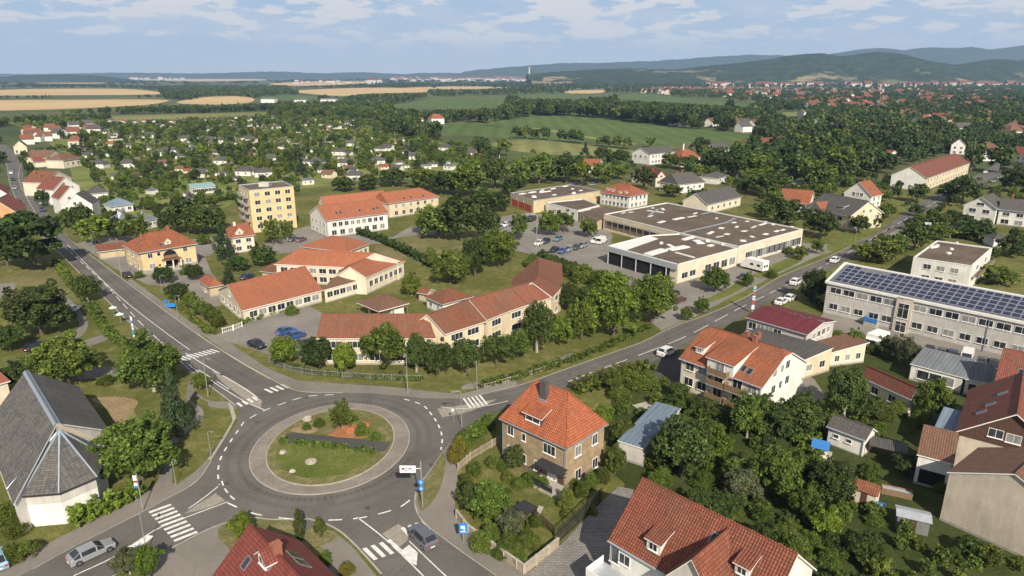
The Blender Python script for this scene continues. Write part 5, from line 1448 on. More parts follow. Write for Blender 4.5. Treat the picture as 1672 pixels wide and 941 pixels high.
# --- white flat block beyond it
fw = Bld('white_flat_block', 'white two-storey block with flat grey roof, behind the solar-roofed hall', 'house')
flat(fw, [(1491.5, 420.5), (1587, 434.5), (1620.5, 405), (1530, 393)], 6.4, 'white_wall', 'bitumen_roof', trim='roof_white', wins=[(0, 3, 4.6, 1.6, 1.2, .15, .85, 'two'), (0, 3, 1.8, 1.6, 1.2, .15, .85, 'two'), (1, 2, 4.6, 2.0, 1.3, .1, .9, 'two')])
fw.rel_roof = fw.roof.matrix_basis.copy()
for px, py, w, l, k in ((1523, 405, 2.5, 1, .4), (1530, 403, 2, .9, .9), (1553, 408, .8, .8, 0), (1548, 415, 1.2, .9, .3), (1562, 398, .6, .6, 0)): roof_patch(fw, px, py, 6.1, w, l, k, .4)
P = fw.P; a, c = Vector(P[1]), Vector(P[2]); dd = c - a; nn = Vector((dd.y, -dd.x)).normalized()
for z in (3.3,):
    for f0 in (.08, .55):
        p0, p1 = a + dd * f0, a + dd * (f0 + .38); q0, q1 = p0 + nn * 1.4, p1 + nn * 1.4; mb = MB(); mb.prism([(p0.x, p0.y), (p1.x, p1.y), (q1.x, q1.y), (q0.x, q0.y)], z - .15, z, bottom=True); o = fw.put('balcony', mb, M['concrete'])
        i0, i1 = p0 + nn * 1.34, p1 + nn * 1.34; mb = MB(); mb.prism([(q0.x, q0.y), (q1.x, q1.y), (i1.x, i1.y), (i0.x, i0.y)], z, z + .95); fw.put('balcony_rail', mb, M['timber'], o)

# --- maroon-roofed house, dark flat neighbour and brown lean-to
house('maroon_roofed_house', 'grey house with dark maroon sheet roof and roof vents, beside the solar-roofed hall', (1217, 518), (1319, 547), 5.6, R0=(1245, 500.5), R1=(1343, 525), roof='gable', wall='grey_wall', roofm='maroon_sheet', ov=.3, gutter=True, trim='roof_white',
      wins=[('F', 4, 4.2, 1.5, 1.3, .05, .6, 'two'), ('R', 4, 4.5, 1.1, 1.1, .2, .85, 'two')], sky=[(6.0, 6.6, .8, 1.0), (8.5, 6.8, 1.6, 1.2), (11.5, 6.7, 1.0, 1.0)])
house('dark_flat_roofed_house', 'yellow low house with dark grey sloping roof, between orange apartment house and maroon roof', (1206, 547), (1309, 590), 3.6, C=(1337, 567), roof='shed', r=.9, wall='pale_yellow_wall', roofm='grey_tiles', ov=.12, gutter=False, wins=[('R', 2, 1.9, 1.3, 1.2)], chim=[(3.2, 1.6, .9, 'brick_chimney', .35)])
lt = house('brown_roofed_cottage', 'cream cottage with faded brown roof and open porch, beside the maroon-roofed house', (1325, 559), (1357, 576), 3.0, C=(1386, 552), roof='shed', r=1.1, wall='cream_wall', roofm='brown_tiles', ov=.4, gutter=False, wins=[('R', 3, 1.5, .9, 1.1)], wpx=[('F', 1342, 586, 1.6, 1.6, 'two')])
rsh = house('red_tiled_bungalow', 'cream bungalow with rust-red tiled gable roof, beside dark garden trees', (1407, 616), (1488, 653), 3.0, R0=(1416, 597), r=2.0, roof='gable', wall='cream_wall', roofm='red_brown_tiles', ov=.35, wins=[('F', 2, 1.6, 1.2, 1.1, .1, .8)])

house('grey_roofed_outbuilding', 'white outbuilding with grey corrugated gable roof, beside the blue playhouse', (1349, 696), (1414, 720), 2.7, R0=(1371, 680), R1=(1432, 700), r=1.2, roof='gable', wall='white_wall', roofm='grey_tiles', ov=.25, plinth=.2, wins=[('F', 2, 1.6, .7, .5, .1, .75, 'one')], cat='outbuilding')
gs = house('blue_grey_roofed_sheds', 'row of white garages under blue-grey sheet roof, before the parked cars', (1486, 594), (1574, 617), 3.0, W=7.0, r=1.1, roof='shed', wall='white_wall', roofm='metal_sheet_grey', ov=.2, gutter=False, wins=[('F', 3, 1.5, 1.7, 1.5, .15, .85, 'one')], cat='garage')
house('white_garage', 'white low garage joined to the blue-grey roofed garages', (1575, 618), (1624, 628), 2.9, W=6.4, r=1.0, roof='shed', wall='white_wall', roofm='metal_sheet_grey', ov=.2, gutter=False, wins=[('F', 2, 1.5, 1.0, 1.2, .1, .9, 'one')], cat='garage')
# --- houses at the right edge
br = Bld('brown_gabled_house', 'house with red-brown roof and brown boarded gable, by the right edge of view', 'house')
br.label = 'beige house with red-brown roof and dark brown boarded gable with two windows'
A_ = U(1560, 705, 5.6); B_ = U(1664, 733, 5.6)
br = house('brown_gabled_house', br.label, A_, A_ + (U(1740, 752, 5.6) - A_).normalized() * 11.6, 5.6, W=16, r=4.4, roof='gable_y', wall='beige_wall', roofm='red_brown_tiles', ov=.5, b=br, wpx=[('F', 1626, 708, 1.5, 1.1), ('F', 1655, 717, 1.5, 1.1)])
L, W, H, r_, ov_ = br.dim
mb = MB(); yv = ov_ - .02; mb.poly([(ov_, yv, H - .6), (L - ov_, yv, H - .6), (L - ov_, yv, br.zr(L - ov_, 1) - .14), (L / 2, yv, br.zr(L / 2, 1) - .14), (ov_, yv, br.zr(ov_, 1) - .14)]); br.put('gable_boarding', mb, M['cladding_brown'])
for x, y in ((2.2, 4.5), (3.0, 6.5), (4.0, 9.5)): skylight(br, x, y, .8, 1.3)
bg = Bld('beige_gabled_house', 'house with blank beige gable wall and brown tiled roof, above rough grass', 'house')
A_, R_ = U(1546, 771, 6.4), U(1609, 773, 9.2)
dg = (U(1672, 819, 6.6) - A_); dg.z = 0
bg = house('beige_gabled_house', bg.label, A_, A_ + dg.normalized() * 12.4, 6.4, W=9, r=2.9, roof='gable_y', wall='beige_wall', roofm='brown_tiles', ov=.22, b=bg)

house('flat_annex', 'small white annex with pale blue sheet roof, beside the brown-gabled house', (1526, 697), (1566, 708), 4.2, W=6.5, r=.5, roof='shed', wall='white_wall', roofm='metal_sheet_blue', ov=.1, gutter=False, wins=[('F', 2, 2.6, 1.0, 1.2, .15, .9, 'one')], cat='annex')
an = house('brown_roofed_annex', 'white annex with brown tiled roof and dark open porch, joined to the beige-gabled house', (1497, 742), (1558, 758), 4.2, W=6.0, r=1.6, roof='shed', wall='white_wall', roofm='brown_tiles', ov=.2, gutter=False, cat='annex')
L, W, H, r_, ov_ = an.dim
mb = MB(); mb.poly([(.6, ov_ - .03, .1), (L - .6, ov_ - .03, .1), (L - .6, ov_ - .03, 2.3), (.6, ov_ - .03, 2.3)]); an.put('porch_shade_sheet', mb, M['painted_shade'])  # black sheet on the solid wall stands in for the porch's shade
house('red_gabled_house', 'beige house with dark red-brown roof and rooflight, beside the row of white garages', U(1622, 627, 4.6), U(1622, 627, 4.6) + (U(1700, 645, 4.6) - U(1622, 627, 4.6)).normalized() * 12, 4.6, W=11, r=4.2, roof='gable', wall='beige_wall', roofm='red_brown_tiles', ov=.4, sky=[(3, 2.5, .9, 1.2), (6, 3, .9, 1.2)], wins=[('F', 3, 2.3, 1.3, 1.2)])
# --- villas along the far side of the right road
rv = house('grey_roofed_villa', 'cream villa with grey roof and orange cross gable, beside the tree-lined road', (1316, 338), (1388, 354), 5.0, C=(1414, 342), r=4.6, roof='gable', wall='pale_yellow_wall', roofm='grey_tiles', ov=.4,
           wins=[('F', 2, 3.6, 1.8, 1.3, .25, .95), ('F', 2, 1.4, 2.0, 1.3, .25, .95), ('R', 3, 4.0, .9, 1.3), ('R', 3, 1.5, .9, 1.3), ('R', 2, 6.2, .8, 1.0, .3, .7)])

dormer(rv, 5.2, -.6, 6.4, 1.4, 'gable', 2.6, 'pale_yellow_wall', 'orange_tiles', (1.8, 1.3), 'two', ov=.4, z0=3.6)
p = onroof(rv, 1374, 341); dormer(rv, p.x, p.y, 1.9, .8, 'shed', .4, 'grey_metal', 'grey_tiles', (1.4, .7), 'two')
house('orange_roofed_house', 'house with plain bright orange roof, behind the grey-roofed villa', (1270, 329.5), (1322, 334), 4.0, W=13, r=4.2, roof='gable', wall='cream_wall', roofm='orange_tiles', wins=[('F', 4, 2.2, 1.2, 1.2)])
og = house('orange_gabled_villa', 'white villa with tall orange roof and chimneys, before the long red-roofed block', (1376, 315), (1424, 321.5), 4.8, W=9, r=5.0, roof='gable_y', wall='white_wall', roofm='orange_tiles', ov=.4,
           wins=[('F', 3, 5.0, 1.1, 1.2, .3, .7), ('F', 4, 1.8, 1.2, 1.3), ('R', 2, 3.6, 1.1, 1.3), ('R', 2, 1.5, 1.1, 1.3)], chim=[(5.2, 5, 1.2), (4.4, 7, 1.2)], sky=[(9.2, 3, .9, 1.2), (9.6, 6, .9, 1.2)])
lb = house('long_red_roofed_block', 'long pale yellow block with red roof and blank white gable, along the road', (1513.5, 291.5), (1584.5, 266), 5.9, R0=(1485, 273), R1=(1558.5, 250), roof='gable', wall='pale_yellow_wall', roofm='red_brown_tiles', ov=.3,
           wins=[('F', 15, 4.5, 1.2, 1.3, .02, .98), ('F', 15, 1.7, 1.4, 1.5, .02, .98)], chim=[(8, 9, 1.2), (15, 9, 1.2), (24, 9, 1.2)], sky=[(6, 4, 1, 1.2), (12, 5, 1, 1.2), (20, 4, 1, 1.2), (26, 6, 1, 1.2)])

L, W, H, r_, ov_ = lb.dim
mb = MB(); xx = ov_ - .02; mb.poly([(xx, W - ov_, .05), (xx, ov_, .05), (xx, ov_, lb.zr(1, ov_) - .12), (xx, W / 2, lb.zr(1, W / 2) - .12), (xx, W - ov_, lb.zr(1, W - ov_) - .12)]); lb.put('gable_wall', mb, M['white_wall'])
wp = house('white_grey_roofed_pair', 'white double house with grey gabled roofs, across the road from the orange villa', (1571, 335), (1629, 342), 5.6, W=13, r=3.6, roof='gable_y', wall='white_wall', roofm='grey_tiles', ov=.5,
           wins=[('F', 2, 4.2, 2.0, 1.3, .12, .88), ('F', 2, 1.5, 2.0, 1.4, .12, .88), ('F', 1, 6.6, 2.2, 1.0, .35, .65)])
house('', '', (1629, 342), (1706, 350), 5.4, W=11, r=3.4, roof='gable', wall='white_wall', roofm='grey_tiles', ov=.4, b=wp, wins=[('F', 3, 4.0, 1.9, 1.2, .05, .95), ('F', 3, 1.4, 2.2, 1.5, .05, .95)], chim=[(3, 5.5, 1.4), (9, 5.5, 1.2)])
house('garden_shed', 'small white shed with grey pyramid roof, in the hedge before the white double house', (1622, 391.5), (1650, 392), 2.5, W=5.5, r=1.6, roof='hip', e=(2.6, 2.6), wall='white_wall', roofm='grey_tiles', cat='shed')
# --- houses between the market and the big field
house('grey_roofed_house', 'cream house with plain grey gable roof, behind the market hall', (1155, 334.5), (1212, 321), 3.8, R0=(1151, 306), R1=(1196, 299.5), roof='gable', r=3.6, W=11, wall='cream_wall', roofm='grey_tiles', wins=[('F', 5, 1.9, 1.2, 1.3)], sky=[(6, 2.5, 1, 1), (10, 2.5, 1, 1)])
house('dark_grey_house', 'white house with big dark grey roof and dormer front, behind the red-gabled house', (1107, 302), (1152, 297), 4.2, W=12, r=4.0, roof='hip', e=(1.2, 3.0), wall='white_wall', roofm='grey_tiles', wins=[('F', 4, 2.4, 1.3, 1.3)], chim=[(4, 5.5, 1.2), (8, 6, 1.2)], sky=[(7, 2.8, 1, 1)])
house('dark_hipped_cottage', 'small white cottage with dark hipped roof and wide window, behind the dark grey house', (1172, 291.5), (1190, 286.5), 3.2, W=10, r=1.8, roof='hip', e=(3, 3), wall='white_wall', roofm='grey_tiles', wins=[('F', 2, 1.9, 1.8, 1.0), ('R', 2, 1.9, 2, 1)])
house('red_roofed_villa', 'villa with weathered red roof and small red-trimmed gable, behind the white hipped house', (1030, 285), (1062, 290), 4.0, W=10, r=3.6, roof='hip', e=(3, 3), wall='cream_wall', roofm='red_brown_tiles', wins=[('F', 3, 2.2, 1.2, 1.2)], chim=[(5, 5, 1.2)])
house('red_gabled_villa', 'cream house with brown roof and red-edged gable facing the road, behind the market', (1070, 291.5), (1090, 291), 4.2, W=14, r=3.4, roof='gable_y', wall='cream_wall', roofm='red_brown_tiles', trim='red_paint', wins=[('F', 2, 2.2, 1.1, 1.2), ('F', 1, 5.0, 1.0, 1.0, .3, .7)])
house('white_grey_roofed_block', 'white three-storey block with dark grey roof, at the edge of the big green field', (1061, 252), (1104, 247.5), 6.4, R0=(1050, 242), R1=(1098, 237.5), roof='gable', r=3.0, W=14, wall='white_wall', roofm='grey_tiles', wins=[('F', 7, 4.8, 1.3, 1.3), ('F', 7, 1.8, 1.3, 1.3), ('L', 3, 4.5, 1.3, 1.3)])
house('orange_pyramid_house', 'house with orange pyramid roof and thin white chimney, beside the white grey-roofed block', (1112, 258.5), (1145, 257), 5.2, W=13, r=4.4, roof='hip', e=(5, 5), wall='cream_wall', roofm='orange_tiles', wins=[('F', 4, 3.2, 1.2, 1.3)], chim=[(5, 6, 3.0, 'white_paint', .3)])
house('orange_cottage', 'small cottage with bright orange roof hidden in trees, behind the flat-roofed workshop', (950, 270.5), (978, 272), 4.0, W=9, r=3.2, roof='gable', wall='white_wall', roofm='orange_tiles', wins=[('F', 3, 2.2, 1.1, 1.2)])
lbr = house('long_brown_roofed_house', 'long cream house with red-brown half-hipped roof and trees before it, at the field edge', (1228, 240), (1296, 233), 5.4, W=13, r=4.0, roof='hip', e=(3.5, 3.5), wall='pale_yellow_wall', roofm='red_brown_tiles', wins=[('F', 10, 4.0, 1.2, 1.3), ('F', 10, 1.6, 1.2, 1.3)], chim=[(10, 6.5, 1.2), (20, 6.5, 1.2)])
lbr.root['label'] = 'long cream house with red-brown hipped roof, at the far end of the green field'
house('grey_roofed_farmhouse', 'white house with grey roof half hidden by trees, beyond the orange pyramid house', (1170, 244), (1192, 241.5), 4.6, W=10, r=3.2, roof='gable', wall='white_wall', roofm='grey_tiles')
house('grey_barn', 'grey barn with pale curved roof, before the long red-brown roofed house', (1292, 247), (1322, 244), 3.4, W=9, r=1.6, roof='gable', wall='grey_wall', roofm='metal_sheet_grey', cat='barn')
house('corrugated_shelter', 'open shelter with pale corrugated roof among trees, behind the orange-roofed house', (1302, 301), (1326, 299), 3.2, W=8, r=1.2, roof='gable', wall='grey_wall', roofm='metal_sheet_blue', cat='shelter')
house('white_gabled_cottage', 'white cottage with short orange roof among trees, behind the long red-roofed block', (1450, 255), (1470, 254), 4.0, W=9, r=3.0, roof='gable_y', wall='white_wall', roofm='orange_tiles')
house('white_gabled_house', 'white house with blank gable and brown roof, past the far end of the red block', (1553, 237), (1578, 238), 6.0, W=14, r=4.0, roof='gable_y', wall='white_wall', roofm='red_brown_tiles', wins=[('F', 2, 4.4, 1.3, 1.3), ('F', 2, 1.6, 1.3, 1.3)])
house('brown_roofed_corner_block', 'white corner block with round brown roof, beside the dark street trees', (1605, 246), (1640, 246), 6.5, W=14, r=4.5, roof='hip', e=(5, 5), wall='white_wall', roofm='brown_tiles', wins=[('F', 4, 4.6, 1.3, 1.4), ('F', 4, 1.8, 1.3, 1.4)])
house('red_roofed_corner_house', 'white house with red roof and gable, last before the picture edge on the road', (1645, 252), (1700, 258), 5.6, W=14, r=4.5, roof='gable', wall='white_wall', roofm='red_brown_tiles', wins=[('F', 5, 4.0, 1.3, 1.4), ('F', 5, 1.6, 1.3, 1.4)]).root['label'] = 'white house with red roof, beside the brown-roofed corner block'
# --- terrace on the upper left road, and houses round it
def gable_end(name, label, g0, g1, h, depth, r, wall, roofm, **k):
    """a house whose gable (g0 -> g1 at eave height) faces the camera"""
    return house(name, label, g0, g1, h, W=depth, r=r, roof='gable_y', wall=wall, roofm=roofm, ov=.25, **k)
gable_end('terraced_house', 'white terraced house with grey roof, nearest of the terrace to the big trees', (103, 336), (151, 334), 5.6, 9, 4.0, 'white_wall', 'grey_tiles', wins=[('F', 3, 3.6, 1, 1.2, .1, .9), ('F', 2, 6.2, .9, 1, .3, .7), ('F', 3, 1.5, 1, 1.2, .1, .9)], group='terraced houses on the west road').root['label'] = 'terraced house with grey roof and white gable, last of the terrace by the big trees'
gable_end('terraced_house', 'terraced house with red-brown roof and pale gable, second of the terrace', (96, 326), (139, 321), 6.2, 9, 4.2, 'white_wall', 'red_brown_tiles', group='terraced houses on the west road', wins=[('F', 2, 6.2, .9, 1, .3, .7)], chim=[(4, 5, 1.2)]).root['label'] = 'terraced house with red-brown roof, joined to the grey-roofed terraced house'
gable_end('terraced_house', 'terraced house with rust roof and tall blank white gable, in the middle of the terrace', (86, 311), (131, 304), 6.2, 10, 4.4, 'white_wall', 'red_brown_tiles', group='terraced houses on the west road', wins=[('F', 3, 6.3, .7, .9, .3, .8)], chim=[(4, 5, 1.2)])
gable_end('terraced_house', 'terraced house with orange-brown roof, top end of the terrace towards the yellow gabled houses', (76, 299), (118, 291), 6.0, 12, 4.2, 'cream_wall', 'weathered_tiles', group='terraced houses on the west road', chim=[(3, 5, 1.2), (5, 9, 1.2)])
gable_end('yellow_gabled_house', 'pale yellow house with brown roof and gable facing the road junction', (76, 258.5), (104, 254), 4.8, 14, 3.8, 'pale_yellow_wall', 'brown_tiles', wins=[('F', 2, 3.4, 1, 1.2), ('F', 1, 6, .9, 1, .3, .7)])
house('brown_hipped_house', 'cream house with dark brown hipped roof and dormer, beside the yellow gabled house', (103, 262.5), (134, 258), 4.6, W=12, r=3.2, roof='hip', e=(4, 4), wall='cream_wall', roofm='brown_tiles', wins=[('F', 3, 2.4, 1.3, 1.3)])
gable_end('pale_yellow_chapel_house', 'pale yellow house with wide gable at the head of the road', (21, 241), (44, 240), 4.6, 14, 4.0, 'pale_yellow_wall', 'brown_tiles', wins=[('F', 3, 1.8, 1.1, 1.8)])
house('orange_roofed_cottage', 'cream cottage with orange hipped roof, beyond the yellow gabled house', (109, 231), (136, 230), 4.4, W=11, r=3.4, roof='hip', e=(4, 4), wall='cream_wall', roofm='orange_tiles', wins=[('F', 3, 2.4, 1.3, 1.3)])
house('brown_roofed_barn', 'low barn with brown roof, beside the upper end of the terrace', (55, 265), (84, 263), 3.2, W=9, r=2.4, roof='gable', wall='cream_wall', roofm='red_brown_tiles', cat='barn')
gable_end('orange_fronted_house', 'house with orange wall and dark red roof, at the edge across the west road', U(-30, 349, 5.6), U(25, 346, 5.6), 5.6, 13, 4.4, 'orange_wall', 'red_brown_tiles', wins=[('F', 2, 3.4, 1, 1.2)])
gable_end('red_roofed_edge_house', 'house with bright red roof, beyond the orange-walled house', U(-40, 322, 6), U(14, 318, 6), 6.0, 16, 4.6, 'white_wall', 'dark_red_tiles')
house('orange_roofed_parish_house', 'flat orange roofed house, beside the church roof', U(-45, 640, 4.2), U(17, 622, 4.2), 4.2, W=7, r=.6, roof='shed', wall='cream_wall', roofm='soft_orange_tiles', gutter=False).root['label'] = 'low house with plain orange roof, behind the slate church'
# white cottages with dark roofs along the hedge behind the villa
NW = [('white_cottage', 'white cottage with dark hipped roof, beside the terrace', (145, 317), (178, 314), 3.4, 'grey_tiles', 2.6),
      ('garden_cottage', 'white cottage with shiny dark blue roof and glazed front, behind the hedge', (182, 338), (219, 333), 3.0, 'metal_sheet_blue', 2.2),
      ('tent_roofed_cottage', 'white cottage with pale grey pointed roof, before the hedge behind the villa trees', (194, 360), (216, 357), 2.9, 'metal_sheet_grey', 2.8),
      ('tent_roofed_house', 'white cottage with pale grey pointed roof and arched window, behind the cream house trees', (232, 362), (258, 357), 3.0, 'metal_sheet_grey', 2.8),
      ('round_gabled_cottage', 'white cottage with dark roof and rounded white gable, beside the long hedge', (297, 326), (314, 325), 3.0, 'grey_tiles', 2.2)]
for nme, lbl, a, c, h_, rm, rr_ in NW:
    house(nme, lbl, a, c, h_, W=8, r=rr_, roof='hip', e=(3.2, 3.2), wall='white_wall', roofm=rm, wins=[('F', 3, 1.6, 1.2, 1.1)], cat='cottage')
pvv = house('teal_roofed_pavilion', 'long open club pavilion with teal sheet roof, behind the allotment hedge', (313, 307), (353, 303.5), 3.2, W=7, r=.9, roof='shed', wall='white_wall', roofm='teal_sheet', wins=[('F', 6, 1.7, 1.6, 1.4, .03, .97, 'two')], cat='pavilion')
house('white_hall_far', 'white house pair with orange roof, beyond the allotments beside the big hedge', (635, 194), (661, 194), 6, W=14, r=4.5, roof='hip', e=(4, 4), wall='white_wall', roofm='orange_tiles', wins=[('F', 5, 4, 1.4, 1.5)]).root.name = 'white_manor_house'
house('white_lodge', 'low white house with faded orange roof, between the two far manor houses', (666, 196), (692, 195.5), 4.2, W=10, r=2.2, roof='gable', wall='white_wall', roofm='weathered_tiles')
house('white_orange_manor', 'white house with bright orange hipped roof, beyond the allotments, by the small green field', (704, 194), (726, 193.5), 6, W=14, r=4.5, roof='hip', e=(4, 4), wall='white_wall', roofm='orange_tiles')
def rnd_in(poly_px, n, ymin_sep=0):
    W = [tuple(U(p[0], p[1])) for p in poly_px]
    P = [(p[0], p[1]) for p in W]
    xs = [p[0] for p in P]; ys = [p[1] for p in P]
    out = []
    tries = 0
    while len(out) < n and tries < n * 30:
        tries += 1
        x, y = random.uniform(min(xs), max(xs)), random.uniform(min(ys), max(ys))
        if inside(P, x, y) and not blocked(x, y): out.append((x, y))
    return out
def area(poly_px):
    P = [U(p[0], p[1]) for p in poly_px]
    return abs(sum(P[i].x * P[(i + 1) % len(P)].y - P[(i + 1) % len(P)].x * P[i].y for i in range(len(P)))) / 2
# ------------------------------------------------------------------ the town far off
def far_house(name, label, x, y, w, d, h, r, wall, roofm, ang, group, hip=False):
    k = (w, d, h, r, wall, roofm, hip)
    if k not in _fh:
        mb = MB(); mb.box(-w / 2, -d / 2, 0, w / 2, d / 2, h, bottom=False)
        if not hip:
            for s in (-1, 1):
                q = [(s * w / 2, -d / 2, h), (s * w / 2, d / 2, h), (s * w / 2, 0, h + r - .1)]; mb.poly(q if s > 0 else q[::-1])
        a = mb.mesh('wall', M[wall]); mb = MB(); e = d * .45 if hip else 0; o = .3; z = h - (0 if hip else r / (d / 2) * o)
        c = [(-w / 2 - o, -d / 2 - o, z), (w / 2 + o, -d / 2 - o, z), (w / 2 + o, d / 2 + o, z), (-w / 2 - o, d / 2 + o, z)]; p, q = (-w / 2 - (o if not hip else 0) + e, 0, h + r), (w / 2 + (o if not hip else 0) - e, 0, h + r)
        f = [[c[0], c[1], q, p], [c[2], c[3], p, q]] + ([[c[1], c[2], q], [c[3], c[0], p]] if hip else [])
        mb.shell(f, .2); b = mb.mesh('roof', M[roofm])
        _fh[k] = (a, b)
    o = empty(name, (x, y, 0), ang); tag(o, label, 'house', group)
    for n, m in zip(('wall', 'roof'), _fh[k]): link(n, m, o)
    return o
_fh = {}
FAR = []
VAR = [(11, 9, 5.2, 4.2, 'white_wall', 'red_brown_tiles', False), (12, 10, 5.4, 4.0, 'cream_wall', 'red_brown_tiles', False), (10, 9, 4.8, 3.8, 'white_wall', 'weathered_tiles', False), (13, 10, 5.6, 4.2, 'white_wall', 'brown_tiles', True), (11, 10, 5.0, 4.0, 'cream_wall', 'orange_tiles', True), (12, 10, 5.4, 3.6, 'white_wall', 'grey_tiles', False)]
VD = ['white house with red-brown roof', 'cream house with red-brown roof', 'white house with faded red roof', 'white house with brown hipped roof', 'cream house with orange hipped roof', 'white house with grey roof']
def town(poly, n, kinds, big=1.0):
    for x, y in rnd_in(poly, n):
        k = random.choice(kinds); v = VAR[k]
        o = far_house('town_house', 'x', x, y, *v[:6], random.choice((.3, .9, -.5, .6)) + random.uniform(-.25, .25), 'houses of the far town', v[6]); o.scale = (big,) * 3
        FAR.append((o, x, y, VD[k])); keep([(x - 7, y - 7), (x + 7, y - 7), (x + 7, y + 7), (x - 7, y + 7)])
town([(1270, 172), (1420, 156), (1560, 160), (1690, 166), (1690, 188), (1520, 180), (1420, 182), (1330, 182)], 92, (0, 0, 1, 2, 4, 3), 1.25)
town([(1000, 151), (1120, 146), (1320, 148), (1500, 150), (1660, 152), (1500, 158), (1350, 160), (1240, 164), (1120, 157)], 90, (0, 1, 2, 0, 5), 1.5)
town([(1500, 200), (1600, 190), (1672, 188), (1672, 236), (1610, 236), (1560, 225)], 22, (0, 2, 1, 3))
town([(1085, 203), (1150, 200), (1230, 208), (1235, 216), (1150, 214)], 10, (0, 5, 2))
town([(20, 222), (90, 214), (150, 208), (180, 216), (120, 228), (60, 240), (30, 236)], 16, (0, 2, 5, 1), .85)
town([(1290, 205), (1400, 200), (1480, 230), (1400, 240), (1330, 225)], 9, (0, 2, 5))
town([(1330, 200), (1400, 186), (1520, 184), (1690, 190), (1690, 214), (1540, 222), (1440, 226)], 34, (0, 1, 2, 3, 5), 1.1)
VW = []
for px, py, w, l in ((1268, 164, 60, 'long white block at the near edge of the far town'), (1300, 168, 46, 'white block beside the long one in the far town'), (1350, 192, 70, 'long flat pale hall by the small far field'), (440, 168, 26, 'long white farm hall beside the wheat fields'), (492, 170, 22, 'white hall between tree belts beyond the allotments'), (538, 168.5, 30, 'long pale hall behind the allotment trees'), (612, 172, 22, 'white works building beyond the allotments near the small crop field')):
    p = U(px, py); o = far_house('white_hall', l, p.x, p.y, w, 16, 7, 2.0, 'white_wall', 'metal_sheet_grey', random.uniform(-.1, .2), None)
mb = MB(); mb.tube([(0, 0, 0), (0, 0, 60), (0, 0, 105)], [9, 6, 4], 10)
p = U(864, 134.5); o = mb.build('church_spire', M['cream_wall'], None, (p.x, p.y, 0)); tag(o, 'slender pale tower standing on the horizon', 'tower')
# the distant city: too far to count
g = np.random.default_rng(4); mb = MB()
for x0, x1, y0, y1, n in ((640, 880, 130.2, 133.5, 170), (880, 1020, 130, 135, 60), (1380, 1690, 136, 144, 240), (1150, 1400, 136, 144, 110), (210, 300, 129.5, 131, 16), (480, 620, 134, 138, 16)):
    for _ in range(n):
        p = U(g.uniform(x0, x1), g.uniform(y0, y1)); s = g.uniform(.6, 1.3) * (1.0 + p.y / 3500); w, h = 4.5 * s * g.uniform(.8, 2.2), 5 * s * g.uniform(.7, 1.5)
        mb.box(p.x - w, p.y - 6 * s, 0, p.x + w, p.y + 6 * s, h, 0)
        mb.poly([(p.x - w, p.y - 6 * s, h), (p.x + w, p.y - 6 * s, h), (p.x + w, p.y, h * 1.5), (p.x - w, p.y, h * 1.5)], int(g.integers(1, 3))); mb.poly([(p.x - w, p.y, h * 1.5), (p.x + w, p.y, h * 1.5), (p.x + w, p.y + 6 * s, h), (p.x - w, p.y + 6 * s, h)], 1)
o = mb.build('distant_city', [M['grey_wall'], M['red_brown_tiles'], M['brown_tiles']]); tag(o, kind='stuff')

# ------------------------------------------------------------------ trees, hedges, shrubs
def leaf_mat(name, dark, light, trans=.22):
    t = NT(name)
    g = t.N('ShaderNodeNewGeometry')
    isl = g.outputs['Random Per Island']
    att = t.N('ShaderNodeAttribute'); att.attribute_name = 'clump'
    c = t.mix(isl, dark, light)
    c = t.mix(1.0, c, t.ramp(att.outputs['Fac'], 0, 1, .62, 1.35), 'MULTIPLY')
    hsv = t.N('ShaderNodeHueSaturation')
    t.L(c, hsv.inputs['Color'])
    t.L(t.ramp(t.rand(), 0, 1, .488, .524), hsv.inputs['Hue'])
    t.L(t.ramp(t.math('FRACT', t.math('MULTIPLY', t.rand(), 7.3)), 0, 1, .74, 1.22), hsv.inputs['Value'])
    t.done(hsv.outputs[0], .6, 0, .22)
    tr = t.N('ShaderNodeBsdfTranslucent'); t.L(hsv.outputs[0], tr.inputs['Color'])
    mx = t.N('ShaderNodeMixShader'); mx.inputs[0].default_value = trans
    t.L(t.b.outputs[0], mx.inputs[1]); t.L(tr.outputs[0], mx.inputs[2])
    t.L(mx.outputs[0], t.nt.nodes['Material Output'].inputs['Surface'])
    M[name] = t.mat
leaf_mat('leaf_b', (.056, .088, .014), (.158, .195, .034), .28)
leaf_mat('leaf_d', (.028, .050, .011), (.090, .122, .028))
leaf_mat('leaf_y', (.080, .118, .012), (.205, .255, .034), .3)
leaf_mat('leaf_o', (.070, .082, .034), (.150, .160, .080))
leaf_mat('leaf_c', (.024, .044, .018), (.056, .080, .030), .12)
leaf_mat('leaf_w', (.028, .052, .014), (.080, .116, .030), .2)
leaf_mat('leaf_gold', (.11, .11, .015), (.24, .21, .03), .25)
plain('bark', (.105, .085, .065), .95, var=.3, scale=3)
plain('pale_bark', (.30, .28, .24), .9, var=.3, scale=3)

